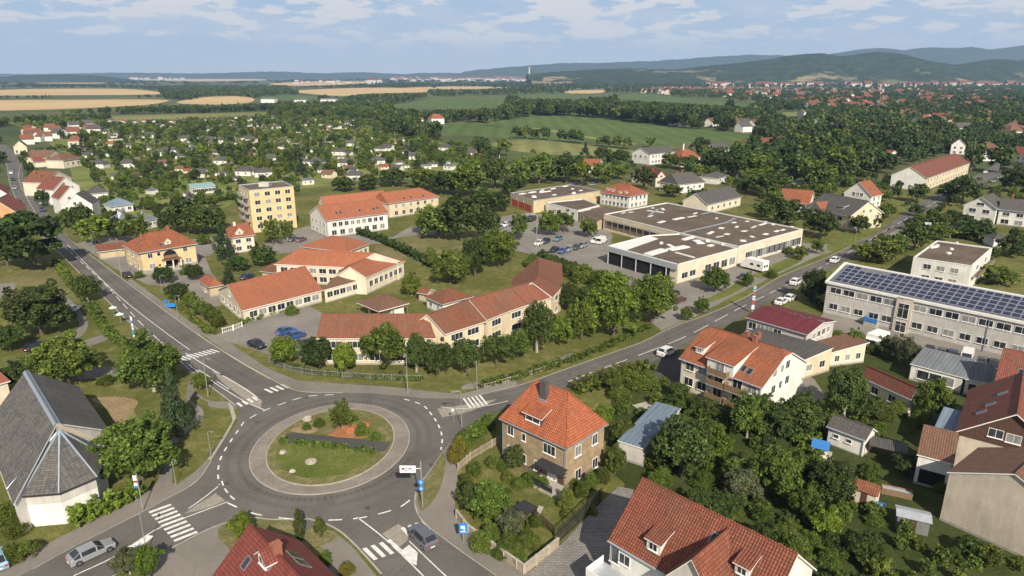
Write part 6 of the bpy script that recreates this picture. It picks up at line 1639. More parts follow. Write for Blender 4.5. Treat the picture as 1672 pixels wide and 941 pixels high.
def leaf_cloud(cen, rad, per, leaf, seed, up=.35, axis=None):
    """leaf-sized faces spread through clumps: positions (n,4,3) and a tone per face"""
    g = np.random.default_rng(seed)
    cen = np.asarray(cen); rad = np.asarray(rad); n = len(cen)
    tone = g.uniform(0, 1, n)
    idx = np.repeat(np.arange(n), per)
    d = g.normal(size=(n * per, 3)); d[:, 2] += up; d /= np.linalg.norm(d, axis=1)[:, None]
    rr = g.uniform(.35, 1.0, n * per) ** .55
    p = cen[idx] + d * (rr * rad[idx])[:, None]
    nn = d * .8 + g.normal(size=d.shape) * .55; nn[:, 2] += .25
    nn /= np.linalg.norm(nn, axis=1)[:, None]
    a = np.cross(nn, g.normal(size=nn.shape)); a /= np.linalg.norm(a, axis=1)[:, None] + 1e-9
    b = np.cross(nn, a)
    s = leaf * g.uniform(.6, 1.35, n * per)
    a *= s[:, None] * .62; b *= s[:, None] * .40
    q = np.stack([p - a, p - b * .9, p + a, p + b], axis=1)
    return q, np.repeat(tone, per)
def cloud_mesh(name, q, tone, mats):
    n = len(q)
    me = bpy.data.meshes.new(name)
    me.vertices.add(4 * n); me.vertices.foreach_set('co', q.reshape(-1).astype(np.float32))
    me.loops.add(4 * n); me.loops.foreach_set('vertex_index', np.arange(4 * n, dtype=np.int32))
    me.polygons.add(n); me.polygons.foreach_set('loop_start', np.arange(0, 4 * n, 4, dtype=np.int32))
    me.update(calc_edges=True)
    at = me.attributes.new('clump', 'FLOAT', 'FACE'); at.data.foreach_set('value', tone.astype(np.float32))
    for m in mats: me.materials.append(m)
    return me
def crown_points(shape, n, g):
    C, Rr = [], []
    if shape in ('b', 'd', 'y', 'o'):
        ph = g.uniform(0, 6.28, 6)
        for i in range(n):
            d = g.normal(size=3); d /= np.linalg.norm(d)
            if d[2] < -.75: d[2] *= -.6
            az = math.atan2(d[1], d[0])
            lob = .84 + .20 * math.sin(3 * az + ph[0]) * math.cos(2.6 * d[2] + ph[1]) + .12 * math.sin(5 * az + ph[2] + 3 * d[2])
            k = lob * g.uniform(.5, 1.0) ** .6
            rc = g.uniform(.06, .15)
            if g.uniform() < .14: k *= 1.16; rc = g.uniform(.045, .08)
            C.append((d[0] * (.5 - rc * .7) * k, d[1] * (.5 - rc * .7) * k, .52 + d[2] * (.48 - rc * .6) * k)); Rr.append(rc)
    elif shape == 'c':
        for i in range(n):
            z = g.uniform(0, 1) ** .8; az = g.uniform(0, 6.28); r0 = .48 * (1 - z) ** .85 + .015
            lay = .82 + .25 * math.sin(z * 40)
            k = g.uniform(.45, 1.0) * lay
            C.append((math.cos(az) * r0 * k, math.sin(az) * r0 * k, .06 + z * .92)); Rr.append(.04 + .075 * (1 - z))
    elif shape == 'p':
        for i in range(n):
            z = g.uniform(0, 1); az = g.uniform(0, 6.28); r0 = .46 * math.sin(math.pi * min(1, z * .85 + .12)) ** .7
            k = g.uniform(.3, 1.0)
            C.append((math.cos(az) * r0 * k * .85, math.sin(az) * r0 * k * .85, .05 + z * .9)); Rr.append(g.uniform(.07, .11))
    else:      # shrub
        for i in range(n):
            d = g.normal(size=3); d[2] = abs(d[2]); d /= np.linalg.norm(d); k = g.uniform(.4, 1)
            rc = g.uniform(.1, .18)
            C.append((d[0] * (.5 - rc * .6) * k, d[1] * (.5 - rc * .6) * k, .12 + d[2] * (.85 - rc) * k)); Rr.append(rc)
    return C, Rr
CROWN = {}
def crown(shape, lod, var, mat=None):
    k = (shape, lod, var, mat)
    if k not in CROWN:
        g = np.random.default_rng(hash((ord(shape), lod, var)) % 99991)
        nc, per, leaf = {0: (125, 80, .040), 1: (70, 36, .068), 2: (34, 14, .135), 3: (14, 9, .24)}[lod]
        if shape == 'c': leaf *= .8
        C, Rr = crown_points(shape, nc, g)
        C = np.array(C); Rr = np.array(Rr)
        if lod >= 2: Rr = Rr * 1.25
        q, tone = leaf_cloud(C, Rr, per, leaf, var * 17 + lod)
        if lod == 3 or lod == 2: tone = tone * .6 + .2
        # each crown sits on the ground plane of its own tree, unit width and height
        CROWN[k] = cloud_mesh('crown', q, tone, [M[mat or 'leaf_' + ('b' if shape == 's' else 'd' if shape == 'p' else shape)]])
    return CROWN[k]
TRUNK = {}
def trunk(h, r, var, pale=False):
    k = (var, pale)
    if k not in TRUNK:
        g = np.random.default_rng(var); mb = MB()
        mb.tube([(0, 0, -.02), (g.normal() * .01, g.normal() * .01, .2), (g.normal() * .02, g.normal() * .02, .45), (g.normal() * .03, g.normal() * .03, .8)], [.034, .026, .02, .006], 7)
        for i in range(6):
            z = .22 + .07 * i; a = g.uniform(0, 6.28); l = g.uniform(.2, .34)
            mb.tube([(0, 0, z), (math.cos(a) * l * .5, math.sin(a) * l * .5, z + .12), (math.cos(a) * l, math.sin(a) * l, z + .26)], [.012, .008, .003], 5)
        TRUNK[k] = mb.mesh('trunk', M['pale_bark' if pale else 'bark'])
    return TRUNK[k]
KIND = {'b': ('broadleaf_tree', 'tree', 'green round-crowned tree'), 'd': ('broadleaf_tree', 'tree', 'dark green round-crowned tree'), 'y': ('broadleaf_tree', 'tree', 'bright yellow-green tree'),
        'o': ('broadleaf_tree', 'tree', 'pale olive-grey tree'), 'c': ('conifer', 'tree', 'dark pointed conifer'), 'p': ('columnar_tree', 'tree', 'narrow upright tree'), 's': ('garden_shrub', 'shrub', 'rounded garden shrub'), 'g': ('garden_shrub', 'shrub', 'golden-yellow shrub')}
PLANTS = []
TREE_XY = []
_tv = [0]
def plant(x, y, h, w, kind, trunk_show=True, z=0.0, lod=None):
    _tv[0] += 1; v = _tv[0]
    dist = math.hypot(x, y)
    if lod is None: lod = 0 if dist < 190 else 1 if dist < 420 else 2
    nm, cat, desc = KIND[kind]
    root = empty(nm, (x, y, z), (v * 2.399) % 6.283)
    shp = {'g': 's'}.get(kind, kind)
    cm = crown(shp, lod, v % (5 if lod < 2 else 3), 'leaf_gold' if kind == 'g' else None)
    c = link('crown', cm, root); c.scale = (w, w * (0.92 + .16 * ((v * .37) % 1)), h)
    if kind not in 'sg':
        tm = trunk(h, w, v % 3, (v % 5 == 0))
        tr = link('trunk', tm, root); tr.scale = (max(h, w) * .9, max(h, w) * .9, h)
    tag(root, None, cat, 'garden shrubs' if kind in 'sg' else 'trees of the town')
    PLANTS.append((root, x, y, h, w, kind))
    TREE_XY.append((x, y, w / 2))
    return root
def T(px, yb, yt, wpx, kind, hmul=1.0):
    """a tree whose crown fills the photo box: base row yb, top row yt, width wpx"""
    p = U(px, yb)
    zz = p.y * _c + CH * _s
    w = wpx / FPX * zz
    p = U(px, yb - 0.0) + Vector((0, min(w * .28, 3.0), 0))
    ang = math.atan((yt - 470.5) / FPX) + PITCH
    yy = p.y - w * .1
    h = (CH - yy * math.tan(ang)) * hmul
    h = min(max(h, w * .55, .6), w * (3.4 if kind in 'cp' else 2.0))
    return plant(p.x, p.y, h * 1.06, w * 1.1, kind)
TREES = """1180 860 810 60 d;1250 910 860 60 d;1300 930 880 60 b;1140 850 800 50 d;1350 885 835 52 y;1420 932 882 60 d;1205 800 752 52 b;1335 800 755 50 d;1480 780 745 42 d;1090 775 725 46 d;52 302 277 20 d;58 320 294 20 d;66 338 310 22 d;48 287 264 16 d;44 272 252 14 d;45 446 347 118 d;0 440 356 70 d;150 402 352 54 y;128 388 336 50 d;110 375 340 34 b;214 402 352 50 b;186 396 356 40 d;300 385 322 58 d;326 388 336 50 d;272 384 346 38 d;350 378 338 36 d;
362 427 364 38 c;426 438 402 48 d;443 402 356 32 b;467 394 360 26 b;385 446 420 40 d;264 466 436 34 d;313 460 432 30 d;372 474 436 28 c;288 493 462 34 d;309 506 478 26 b;325 518 490 28 b;340 528 498 28 b;353 539 508 28 b;
137 497 450 42 d;53 556 466 108 d;95 645 553 104 b;30 640 590 62 d;8 580 530 50 d;238 652 556 102 b;283 722 610 62 c;215 806 690 124 b;325 640 610 28 b;40 918 886 38 b;205 948 900 52 o;240 955 893 40 y;393 886 842 44 y;489 885 836 20 p;521 882 842 20 b;
557 707 660 40 b;462 602 552 48 y;515 606 553 60 d;562 612 565 46 y;625 607 533 78 b;679 612 545 36 d;716 618 557 50 d;760 614 555 48 d;810 603 548 52 d;846 590 540 46 b;877 582 494 58 d;915 570 518 46 y;951 560 492 48 b;1005 558 456 94 y;1068 535 448 78 b;930 512 462 40 d;965 505 470 54 d;
736 468 410 66 b;775 456 388 52 d;815 442 375 62 y;671 486 449 34 y;703 440 405 24 b;715 394 330 66 b;752 398 318 68 d;690 386 340 36 y;796 396 340 46 d;800 414 382 42 b;
598 312 286 42 d;560 314 290 44 b;640 306 277 54 d;690 312 274 58 b;725 320 280 52 d;763 322 265 68 b;808 310 260 54 d;836 322 288 42 d;849 306 263 42 b;880 302 250 60 b;925 300 250 50 d;950 302 262 36 y;985 300 265 48 b;1010 294 268 38 y;1052 312 272 42 d;956 258 234 17 c;985 266 240 32 d;1012 272 245 42 d;1095 276 250 38 b;1126 280 254 42 d;1146 256 225 32 d;1172 284 240 50 d;1206 292 240 60 d;1240 292 250 60 b;1143 342 308 48 d;1100 324 300 36 b;1182 332 315 26 b;
849 394 348 30 b;897 387 345 42 b;922 382 346 36 b;962 390 356 32 b;815 348 315 42 d;792 352 308 52 d;1255 322 278 72 b;1300 304 250 72 d;1335 316 256 64 b;1370 294 234 64 b;1396 284 225 58 d;1428 278 240 52 d;1290 374 325 58 d;1345 394 345 58 d;1252 358 330 42 d;1268 346 312 40 b;1430 372 342 40 d;1452 358 334 32 b;1405 384 352 34 d;
1502 332 300 36 d;1578 334 288 54 d;1590 280 230 36 d;1638 284 238 48 d;1664 316 272 56 d;1552 330 300 40 d;1500 412 364 52 d;1465 427 383 46 b;1420 430 398 48 y;1446 434 390 50 b;1333 498 440 42 d;1172 480 438 48 b;1222 470 446 20 b;1121 526 502 22 b;1147 516 487 25 b;1310 426 402 26 b;1336 416 392 22 b;
1386 690 602 68 d;1528 694 622 62 b;1396 584 540 34 b;1458 590 552 42 o;1482 602 552 42 o;1365 838 755 72 d;1275 824 738 92 b;1118 792 690 108 d;1163 764 700 72 y;1215 826 770 60 o;1225 724 652 64 b;1268 726 660 70 d;1312 724 650 72 d;1000 642 606 36 b;1150 690 650 50 d;1190 700 668 50 d;1110 655 628 40 d;
840 772 730 34 d;800 862 796 74 b;768 845 790 44 d;835 882 835 48 o;1240 690 640 50 d;1425 690 650 50 d;1600 395 360 60 d;1560 372 345 40 d;1540 395 365 40 b;1660 420 385 50 d;1640 470 440 60 b;1500 355 335 30 d;1320 860 800 60 b;1015 735 690 44 b;1005 780 730 40 b;985 700 664 36 y;1420 800 760 40 b;1600 640 610 40 d"""
for ln in TREES.replace('\n', '').split(';'):
    a = ln.split()
    if a: T(*[float(v) for v in a[:4]], a[4])
SHRUBS = """795 840 812 36 s;815 850 826 30 s;835 855 835 26 s;760 800 772 26 s;775 780 752 26 s;805 765 742 24 s;870 900 876 30 s;800 890 858 40 s;820 915 888 34 s;850 928 905 26 s;868 795 770 30 s;885 800 778 24 s;925 834 797 30 s;950 815 785 24 s;940 800 782 22 s;965 800 770 26 s;985 790 762 26 s;1000 770 742 26 g;968 842 826 18 g;846 800 780 26 s;830 790 770 24 s;820 770 752 20 s;785 905 870 40 s;830 900 872 40 s;860 895 868 36 s;845 915 890 34 s;875 862 842 22 s;750 742 712 30 g;742 758 725 24 g;760 728 700 30 s;778 716 690 30 s;796 704 678 28 s;
530 925 900 24 y;565 941 920 26 g;1010 655 630 36 s;1045 640 612 40 s;1060 640 606 36 s;1090 690 660 40 s;1130 672 650 36 s;1165 690 668 34 s;1450 690 662 30 s;1470 680 655 30 s;1440 710 690 30 s;1400 725 706 22 s;1505 700 670 30 s;1340 700 680 30 s;1300 760 735 40 s;1340 790 770 40 s;1230 790 760 40 s;1190 850 820 44 s;1250 860 830 40 s;1290 880 850 44 s;1330 900 870 40 s;1360 930 900 44 s;1400 900 880 36 s;1430 860 842 30 s;1080 800 765 44 s;1090 745 705 30 y;1150 800 770 44 s;1095 825 800 36 s;1540 805 785 24 s;1560 915 895 26 s;
385 505 488 22 s;420 515 500 30 s;450 512 497 26 s;475 515 498 24 s;300 450 432 20 s;330 400 380 24 s;590 715 690 24 s;612 722 704 18 s;578 690 676 14 s;520 700 682 20 s;500 705 690 16 s;900 445 418 40 s;930 452 425 40 s;955 463 430 44 s;985 472 440 44 s;870 438 414 34 s;1010 470 445 36 s;225 455 442 18 s;1240 440 425 20 s;1262 455 440 20 s;1290 415 402 20 s;1370 560 540 30 s;1430 580 562 24 s;1395 640 622 26 s;1600 690 670 26 s;1640 580 566 20 s;14 925 890 40 s;20 880 850 40 s;5 860 820 40 s;10 690 660 40 s;170 630 612 30 s;110 520 505 24 s"""
for ln in SHRUBS.replace('\n', '').split(';'):
    a = ln.split()
    if a: T(*[float(v) for v in a[:4]], {'y': 's'}.get(a[4], a[4]))

# ---- scattered planting: the largest stay things of their own, the rest is one stuff object per ground
# prototypes for the instanced masses (kept out of the scene)
proto_col = bpy.data.collections.new('plant_prototypes')
PR = {}
def proto(shape, lod, var, mat=None):
    k = (shape, lod, var, mat)
    if k not in PR:
        o = bpy.data.objects.new('%03d_mass_tree' % len(PR), crown(shape, lod, var, mat)); proto_col.objects.link(o); PR[k] = len(PR)
    return PR[k]
for lod in (1, 2, 3):
    for v in (0, 1, 2):
        for s in 'bdyc': proto(s, lod, v, 'leaf_w' if s == 'd' and lod > 1 else None)
for v in (0, 1, 2): proto('s', 2, v); proto('s', 3, v)
def gn_group():
    ng = bpy.data.node_groups.new('mass_planting', 'GeometryNodeTree')
    ng.interface.new_socket('Geometry', in_out='INPUT', socket_type='NodeSocketGeometry')
    ng.interface.new_socket('Geometry', in_out='OUTPUT', socket_type='NodeSocketGeometry')
    N = ng.nodes.new
    gi, go = N('NodeGroupInput'), N('NodeGroupOutput')
    ci = N('GeometryNodeCollectionInfo'); ci.inputs['Collection'].default_value = proto_col
    ci.inputs['Separate Children'].default_value = True; ci.inputs['Reset Children'].default_value = True
    ip = N('GeometryNodeInstanceOnPoints'); ip.inputs['Pick Instance'].default_value = True
    def attr(nm, tp):
        a = N('GeometryNodeInputNamedAttribute'); a.data_type = tp; a.inputs['Name'].default_value = nm; return a.outputs[0]
    L = ng.links.new
    L(gi.outputs[0], ip.inputs['Points']); L(ci.outputs[0], ip.inputs['Instance'])
    L(attr('idx', 'INT'), ip.inputs['Instance Index'])
    L(attr('rot', 'FLOAT_VECTOR'), ip.inputs['Rotation']); L(attr('scl', 'FLOAT_VECTOR'), ip.inputs['Scale'])
    L(ip.outputs[0], go.inputs[0])
    return ng
NG = gn_group()
def mass(name, items):
    """items: (x, y, z, w, h, proto index)"""
    if not items: return
    me = bpy.data.meshes.new(name); n = len(items)
    me.vertices.add(n); A = np.array([i[:5] for i in items], dtype=np.float32)
    me.vertices.foreach_set('co', A[:, :3].reshape(-1).copy())
    a = me.attributes.new('idx', 'INT', 'POINT'); a.data.foreach_set('value', np.array([i[5] for i in items], dtype=np.int32))
    r = np.zeros((n, 3), np.float32); r[:, 2] = rng.uniform(0, 6.28, n)
    a = me.attributes.new('rot', 'FLOAT_VECTOR', 'POINT'); a.data.foreach_set('vector', r.reshape(-1))
    s = np.stack([A[:, 3], A[:, 3], A[:, 4]], 1)
    a = me.attributes.new('scl', 'FLOAT_VECTOR', 'POINT'); a.data.foreach_set('vector', s.reshape(-1).copy())
    o = link(name, me); md = o.modifiers.new('planting', 'NODES'); md.node_group = NG
    tag(o, kind='stuff'); return o
def lod_of(x, y):
    d = math.hypot(x, y); return 1 if d < 360 else 2 if d < 1100 else 3
def pick(x, y, kinds='bbddyd'):
    s = random.choice(kinds); l = lod_of(x, y)
    if s == 's': l = max(l, 2)
    return proto(s, l, random.randrange(3), 'leaf_w' if s == 'd' and l > 1 else None)
def near_tree(x, y, k=.8):
    for a, b, r in TREE_XY:
        if (a - x) ** 2 + (b - y) ** 2 < (r * k) ** 2: return True
    return False
ALLOT = [(30, 205), (80, 216), (120, 238), (150, 262), (185, 262), (190, 305), (250, 318), (300, 300), (380, 300), (400, 285), (490, 300), (520, 290), (640, 282), (760, 268), (835, 268), (780, 245), (690, 222), (600, 200), (430, 187), (160, 196)]
WOODS = []      # dense masses
_f0 = len(FOOT)
# garden huts --------------------------------------------------------------
def hut_proto(roof, roofm, wall, w, d, h, r, win=True):
    root = empty('garden_hut', (0, 0, 0)); tag(root, 'x', 'garden hut', 'allotment huts')
    mb = MB(); mb.box(-w / 2, -d / 2, 0, w / 2, d / 2, h, bottom=False)
    if roof == 'gable':
        for s in (-1, 1):
            p = [(s * w / 2, -d / 2, h - .01), (s * w / 2, d / 2, h - .01), (s * w / 2, 0, h + r - .05)]; mb.poly(p if s > 0 else p[::-1])
    mb.build('wall', M[wall], root)
    mb = MB(); o = .35; k = r / (d / 2); z0 = h - k * o
    if roof == 'gable':
        mb.shell([[(-w / 2 - o, -d / 2 - o, z0), (w / 2 + o, -d / 2 - o, z0), (w / 2 + o, 0, h + r), (-w / 2 - o, 0, h + r)], [(-w / 2 - o, 0, h + r), (w / 2 + o, 0, h + r), (w / 2 + o, d / 2 + o, z0), (-w / 2 - o, d / 2 + o, z0)]], .1)
    elif roof == 'hip':
        e = min(w, d) / 2 * .9; c = [(-w / 2 - o, -d / 2 - o, h), (w / 2 + o, -d / 2 - o, h), (w / 2 + o, d / 2 + o, h), (-w / 2 - o, d / 2 + o, h)]
        a, b = (-w / 2 + e, 0, h + r), (w / 2 - e, 0, h + r)
        mb.shell([[c[0], c[1], b, a], [c[1], c[2], b], [c[2], c[3], a, b], [c[3], c[0], a]], .1)
    else:
        mb.shell([[(-w / 2 - o, -d / 2 - o, h + .05), (w / 2 + o, -d / 2 - o, h + .05), (w / 2 + o, d / 2 + o, h + r), (-w / 2 - o, d / 2 + o, h + r)]], .12)
    mb.build('roof', M[roofm], root)
    if win:
        for x in ((-w * .25, w * .2) if w > 5 else (w * .15,)):
            fr, pn = window_meshes(.9, .8, 'one'); f = link('window', fr, root, (x, -d / 2, h * .55)); link('pane', pn, f)
    return root
HP = [(hut_proto('hip', 'grey_tiles', 'white_wall', 8.5, 6.5, 2.5, 2.0), 'white hut with dark hipped roof'), (hut_proto('gable', 'grey_tiles', 'white_wall', 7, 5.5, 2.4, 1.9), 'white hut with dark gable roof'),
      (hut_proto('gable', 'brown_tiles', 'cream_wall', 6, 5, 2.3, 1.6), 'cream hut with brown roof'), (hut_proto('shed', 'metal_sheet_grey', 'white_wall', 5.5, 4, 2.3, .5), 'white hut with flat grey roof'),
      (hut_proto('gable', 'orange_tiles', 'cream_wall', 6.5, 5, 2.4, 1.8), 'cream hut with orange roof'), (hut_proto('shed', 'bitumen_roof', 'dark_timber', 5, 3.6, 2.2, .4), 'dark wooden hut with flat roof')]
HUTS = []
_used = [False] * len(HP)
def hut(x, y, k, rzv, s=1.0):
    root, desc = HP[k]
    if not _used[k]: _used[k] = True; o = root
    else: o = copy_tree(root)
    o.location = (x, y, 0); o.rotation_euler = (0, 0, rzv); o.scale = (s, s, s)
    HUTS.append((o, x, y, desc)); keep([(x - 4, y - 4), (x + 4, y - 4), (x + 4, y + 4), (x - 4, y + 4)], .5)
for px, py, k in ((163, 274, 0), (209, 273, 0), (153, 256, 3), (189, 256, 0), (241, 225, 0), (261, 254, 0), (318, 249, 0), (329, 289, 1), (365, 268, 0), (400, 286, 0), (375, 216, 4), (286, 201, 2), (303, 230, 1), (411, 232, 0), (451, 211, 0), (490, 217, 0), (573, 238, 1), (595, 251, 0), (490, 260, 0), (555, 253, 0), (566, 272, 0), (617, 268, 0), (517, 270, 0), (578, 293, 0), (538, 290, 2), (678, 260, 1), (696, 277, 3), (734, 277, 3), (728, 246, 0), (765, 251, 0), (803, 257, 0), (502, 301, 3), (407, 285, 0), (430, 288, 0), (550, 210, 0), (440, 263, 1), (635, 246, 1), (230, 290, 5), (345, 232, 1), (270, 272, 2)):
    p = U(px, py); hut(p.x, p.y, k, random.uniform(-.5, .6))
for x, y in rnd_in(ALLOT, 235):
    hut(x, y, random.choice((0, 0, 1, 1, 1, 2, 3, 3, 5, 5, 5, 4)), random.uniform(-.6, .7), random.uniform(.5, .85))
# allotment trees: big ones as things, the rest in one mass
HF = FOOT[_f0:]
pts = [q for q in rnd_in(ALLOT, 1450) if not screens(q[0], q[1], 5) and not (screens(q[0], q[1], 4.5, HF, (.4, 1)) and random.random() < .5)]
cand = []
for x, y in pts:
    h = random.choice((2.4, 3, 3.4, 4, 4.6, 5.4, 6.5, 8)) * random.uniform(.85, 1.2); w = h * random.uniform(.75, 1.0)
    if y < 300 and (h > 5): h *= .8; w *= .8
    cand.append((x, y, h, w))
cand.sort(key=lambda c: -c[2] * c[3] / (c[1] ** 2))
n_thing = max(0, 292 - sum(1 for p in PLANTS if p[5] not in 'sg'))
for x, y, h, w in cand[:n_thing]:
    plant(x, y, h, w, random.choice('bbdddyc' if h > 5 else 'bbdy'))
items = [(x, y, 0, w, h, pick(x, y, 'bbbddyy')) for x, y, h, w in cand[n_thing:]]
for x, y in rnd_in(ALLOT, 3000): 
    w = random.uniform(1.2, 2.8); items.append((x, y, 0, w, w * .75, pick(x, y, 's')))
mass('allotment_greenery', items)

def belt(items, line, wid, h, gap, kinds='ddbd', jit=.25):
    W = [U(p[0], p[1]) for p in line]
    for a, b in zip(W, W[1:]):
        L = (b - a).length; d = (b - a).normalized(); nn = Vector((-d.y, d.x, 0))
        for _ in range(int(L * wid / gap ** 2) + 1):
            p = a + d * random.uniform(0, L) + nn * random.uniform(0, wid)
            hh = h * random.uniform(1 - jit, 1 + jit)
            if blocked(p.x, p.y) or screens(p.x, p.y, hh * .92): continue
            w = hh * random.uniform(.75, 1.05)
            items.append((p.x, p.y, 0, w, hh, pick(p.x, p.y, kinds)))
def fill(items, poly, gap, h0, h1, kinds='ddbbd', wr=(.75, 1.05), cap=6000, skip_near=False):
    n = min(int(area(poly) / gap ** 2), cap)
    for x, y in rnd_in(poly, n):
        if skip_near and near_tree(x, y): continue
        hh = random.uniform(h0, h1)
        if screens(x, y, hh * .92) or (y < 1800 and screens(x, y, hh, FOOT, (.08, .22, .4)) and random.random() < .88): continue
        items.append((x, y, 0, hh * random.uniform(*wr), hh, pick(x, y, kinds)))
it = []
belt(it, [(100, 189), (180, 187), (250, 186), (330, 185), (420, 182), (520, 178), (640, 175)], 45, 9.5, 7)
belt(it, [(-40, 163), (60, 162), (150, 160.5), (262, 160.5), (300, 164)], 60, 10, 10)
belt(it, [(0, 208), (40, 203), (100, 200), (160, 199), (250, 197), (340, 195), (430, 192), (560, 192), (640, 194)], 26, 8, 7, 'dbbd')
belt(it, [(618, 208), (680, 226), (740, 243), (800, 256), (830, 262)], 22, 13, 6, 'dddb')
belt(it, [(790, 203), (830, 197), (868, 190), (940, 189.5), (985, 195), (1030, 204), (1080, 209), (1110, 211)], 130, 17, 9.5, 'ddbd')
belt(it, [(640, 196), (700, 196), (790, 196)], 40, 13, 9)
belt(it, [(855, 226), (880, 227), (905, 229)], 8, 9, 5); belt(it, [(640, 204), (690, 201), (760, 202)], 20, 12, 8)
for px, py, h in ((845, 226, 10), (860, 227, 11), (873, 228, 9), (890, 229, 11), (918, 232, 10), (936, 234, 11), (945, 234, 11), (978, 239, 7), (988, 240, 9), (1006, 242, 10), (1025, 244, 9), (1062, 241, 8)):
    p = U(px, py); it.append((p.x, p.y, 0, h * 1.0, h, pick(p.x, p.y, 'bd')))
mass('hedgerow_trees', it)
it = []
fill(it, [(262, 157), (300, 158), (420, 163), (560, 166), (640, 172), (700, 161), (660, 156), (560, 158), (480, 152), (470, 148), (300, 142), (262, 150)], 17, 9, 13, 'ddbd', cap=2600)
fill(it, [(440, 180), (640, 176), (640, 197), (600, 199), (440, 187)], 14, 9, 14, 'dbdb', cap=900)
fill(it, [(-60, 144), (100, 140), (260, 143), (440, 142), (600, 140), (840, 141), (820, 150), (640, 143), (400, 146), (260, 149), (200, 144), (0, 144)], 36, 8, 12, 'dd', (1.0, 1.5), cap=1300)
fill(it, [(600, 139), (900, 136), (1100, 138), (1340, 139), (1672, 138), (1720, 142), (1300, 146), (1100, 148), (850, 150), (700, 146)], 40, 12, 18, 'dd', cap=1600)
fill(it, [(-60, 138), (700, 129), (1300, 129), (1300, 134), (700, 135), (-60, 142)], 95, 10, 15, 'dd', (3, 5), cap=700)
fill(it, [(800, 176), (840, 164), (940, 165), (1000, 166), (1100, 172), (1180, 178), (1260, 190), (1240, 200), (1100, 205), (1000, 188), (940, 183), (860, 184)], 12, 11, 18, 'dddb', (.9, 1.2), cap=3000)
fill(it, [(700, 153), (830, 150), (1000, 150), (1200, 152), (1200, 158), (1000, 152), (830, 155), (700, 160)], 26, 10, 15, 'ddb', cap=900)
mass('woodland', it)
it = []
fill(it, [(1080, 212), (1240, 205), (1400, 190), (1560, 180), (1700, 185), (1700, 212), (1540, 235), (1480, 265), (1400, 300), (1330, 300), (1240, 285), (1180, 260), (1140, 238), (1225, 228)], 12.0, 8, 16, 'dddb', (.85, 1.15), cap=2600, skip_near=True)
fill(it, [(1230, 172), (1300, 160), (1700, 150), (1700, 186), (1560, 182), (1400, 190), (1260, 196)], 18, 8, 14, 'dddb', (.9, 1.2), cap=2600)
fill(it, [(1050, 150), (1230, 150), (1672, 142), (1720, 150), (1300, 160), (1230, 170), (1100, 158)], 27, 9, 14, 'ddb', cap=2000)
fill(it, [(1420, 292), (1480, 264), (1540, 234), (1700, 208), (1710, 262), (1640, 275), (1600, 262), (1560, 248), (1480, 272), (1440, 290)], 10, 6, 12, 'dddb', (.85, 1.15), cap=500, skip_near=True)
fill(it, [(1300, 345), (1330, 300), (1410, 290), (1470, 300), (1470, 335), (1420, 360), (1390, 360), (1370, 320), (1330, 325)], 7.5, 2, 6, 'bdds', cap=130, skip_near=True)
mass('town_trees', it)
it = []
fill(it, [(840, 285), (900, 262), (1000, 256), (1060, 258), (1170, 250), (1240, 268), (1300, 300), (1260, 330), (1215, 318), (1150, 298), (1060, 275), (960, 300), (860, 310)], 9, 3, 8, 'bbddy', cap=700, skip_near=True)
fill(it, [(1240, 330), (1330, 300), (1400, 305), (1370, 318), (1330, 350), (1290, 380)], 8, 2.5, 6, 'bdb', cap=200, skip_near=True)
fill(it, [(1480, 330), (1560, 330), (1680, 300), (1720, 420), (1640, 460), (1600, 390), (1520, 390), (1470, 400), (1440, 420), (1400, 420), (1480, 372)], 7, 2, 6, 'bdd', cap=320, skip_near=True)
fill(it, [(30, 262), (60, 250), (100, 240), (140, 240), (180, 300), (150, 300), (140, 275), (80, 262), (70, 300), (90, 345), (70, 330), (50, 290)], 8, 2.5, 6, 'bdd', cap=260, skip_near=True)
fill(it, [(-40, 300), (0, 290), (10, 250), (0, 235), (-40, 240)], 9, 4, 8, 'dd', cap=80)
fill(it, [(130, 345), (200, 335), (260, 345), (380, 318), (395, 300), (480, 300), (500, 318), (480, 330), (400, 330), (395, 350), (340, 345), (260, 370), (190, 372), (140, 370)], 8, 2.5, 6.5, 'bdb', cap=260, skip_near=True)
fill(it, [(130, 262), (190, 262), (190, 305), (250, 318), (380, 300), (400, 285), (640, 290), (835, 275), (800, 255), (640, 235), (400, 240), (200, 240)], 6.5, 1.8, 5, 'bbdyss', cap=800, skip_near=True)
fill(it, [(165, 300), (260, 300), (380, 312), (390, 330), (260, 338), (190, 345), (150, 330)], 5.5, 1.2, 3.6, 'bdyss', cap=160, skip_near=True)
mass('garden_trees', it)
it = []
fill(it, [(1000, 650), (1060, 610), (1120, 660), (1240, 690), (1320, 640), (1400, 690), (1340, 740), (1440, 850), (1510, 860), (1672, 930), (1672, 1000), (1330, 960), (1310, 890), (1060, 775), (1010, 760), (1005, 700)], 2.6, .7, 2.6, 'ssbd', (.8, 1.4), cap=620)
fill(it, [(760, 800), (790, 770), (830, 800), (880, 850), (930, 840), (910, 870), (860, 905), (780, 860)], 1.7, .4, 1.0, 's', (1.0, 1.6), cap=130)
fill(it, [(1330, 640), (1400, 600), (1500, 670), (1520, 760), (1430, 740), (1350, 670)], 3.4, .7, 1.6, 's', (.9, 1.5), cap=160)
mass('garden_undergrowth', it)

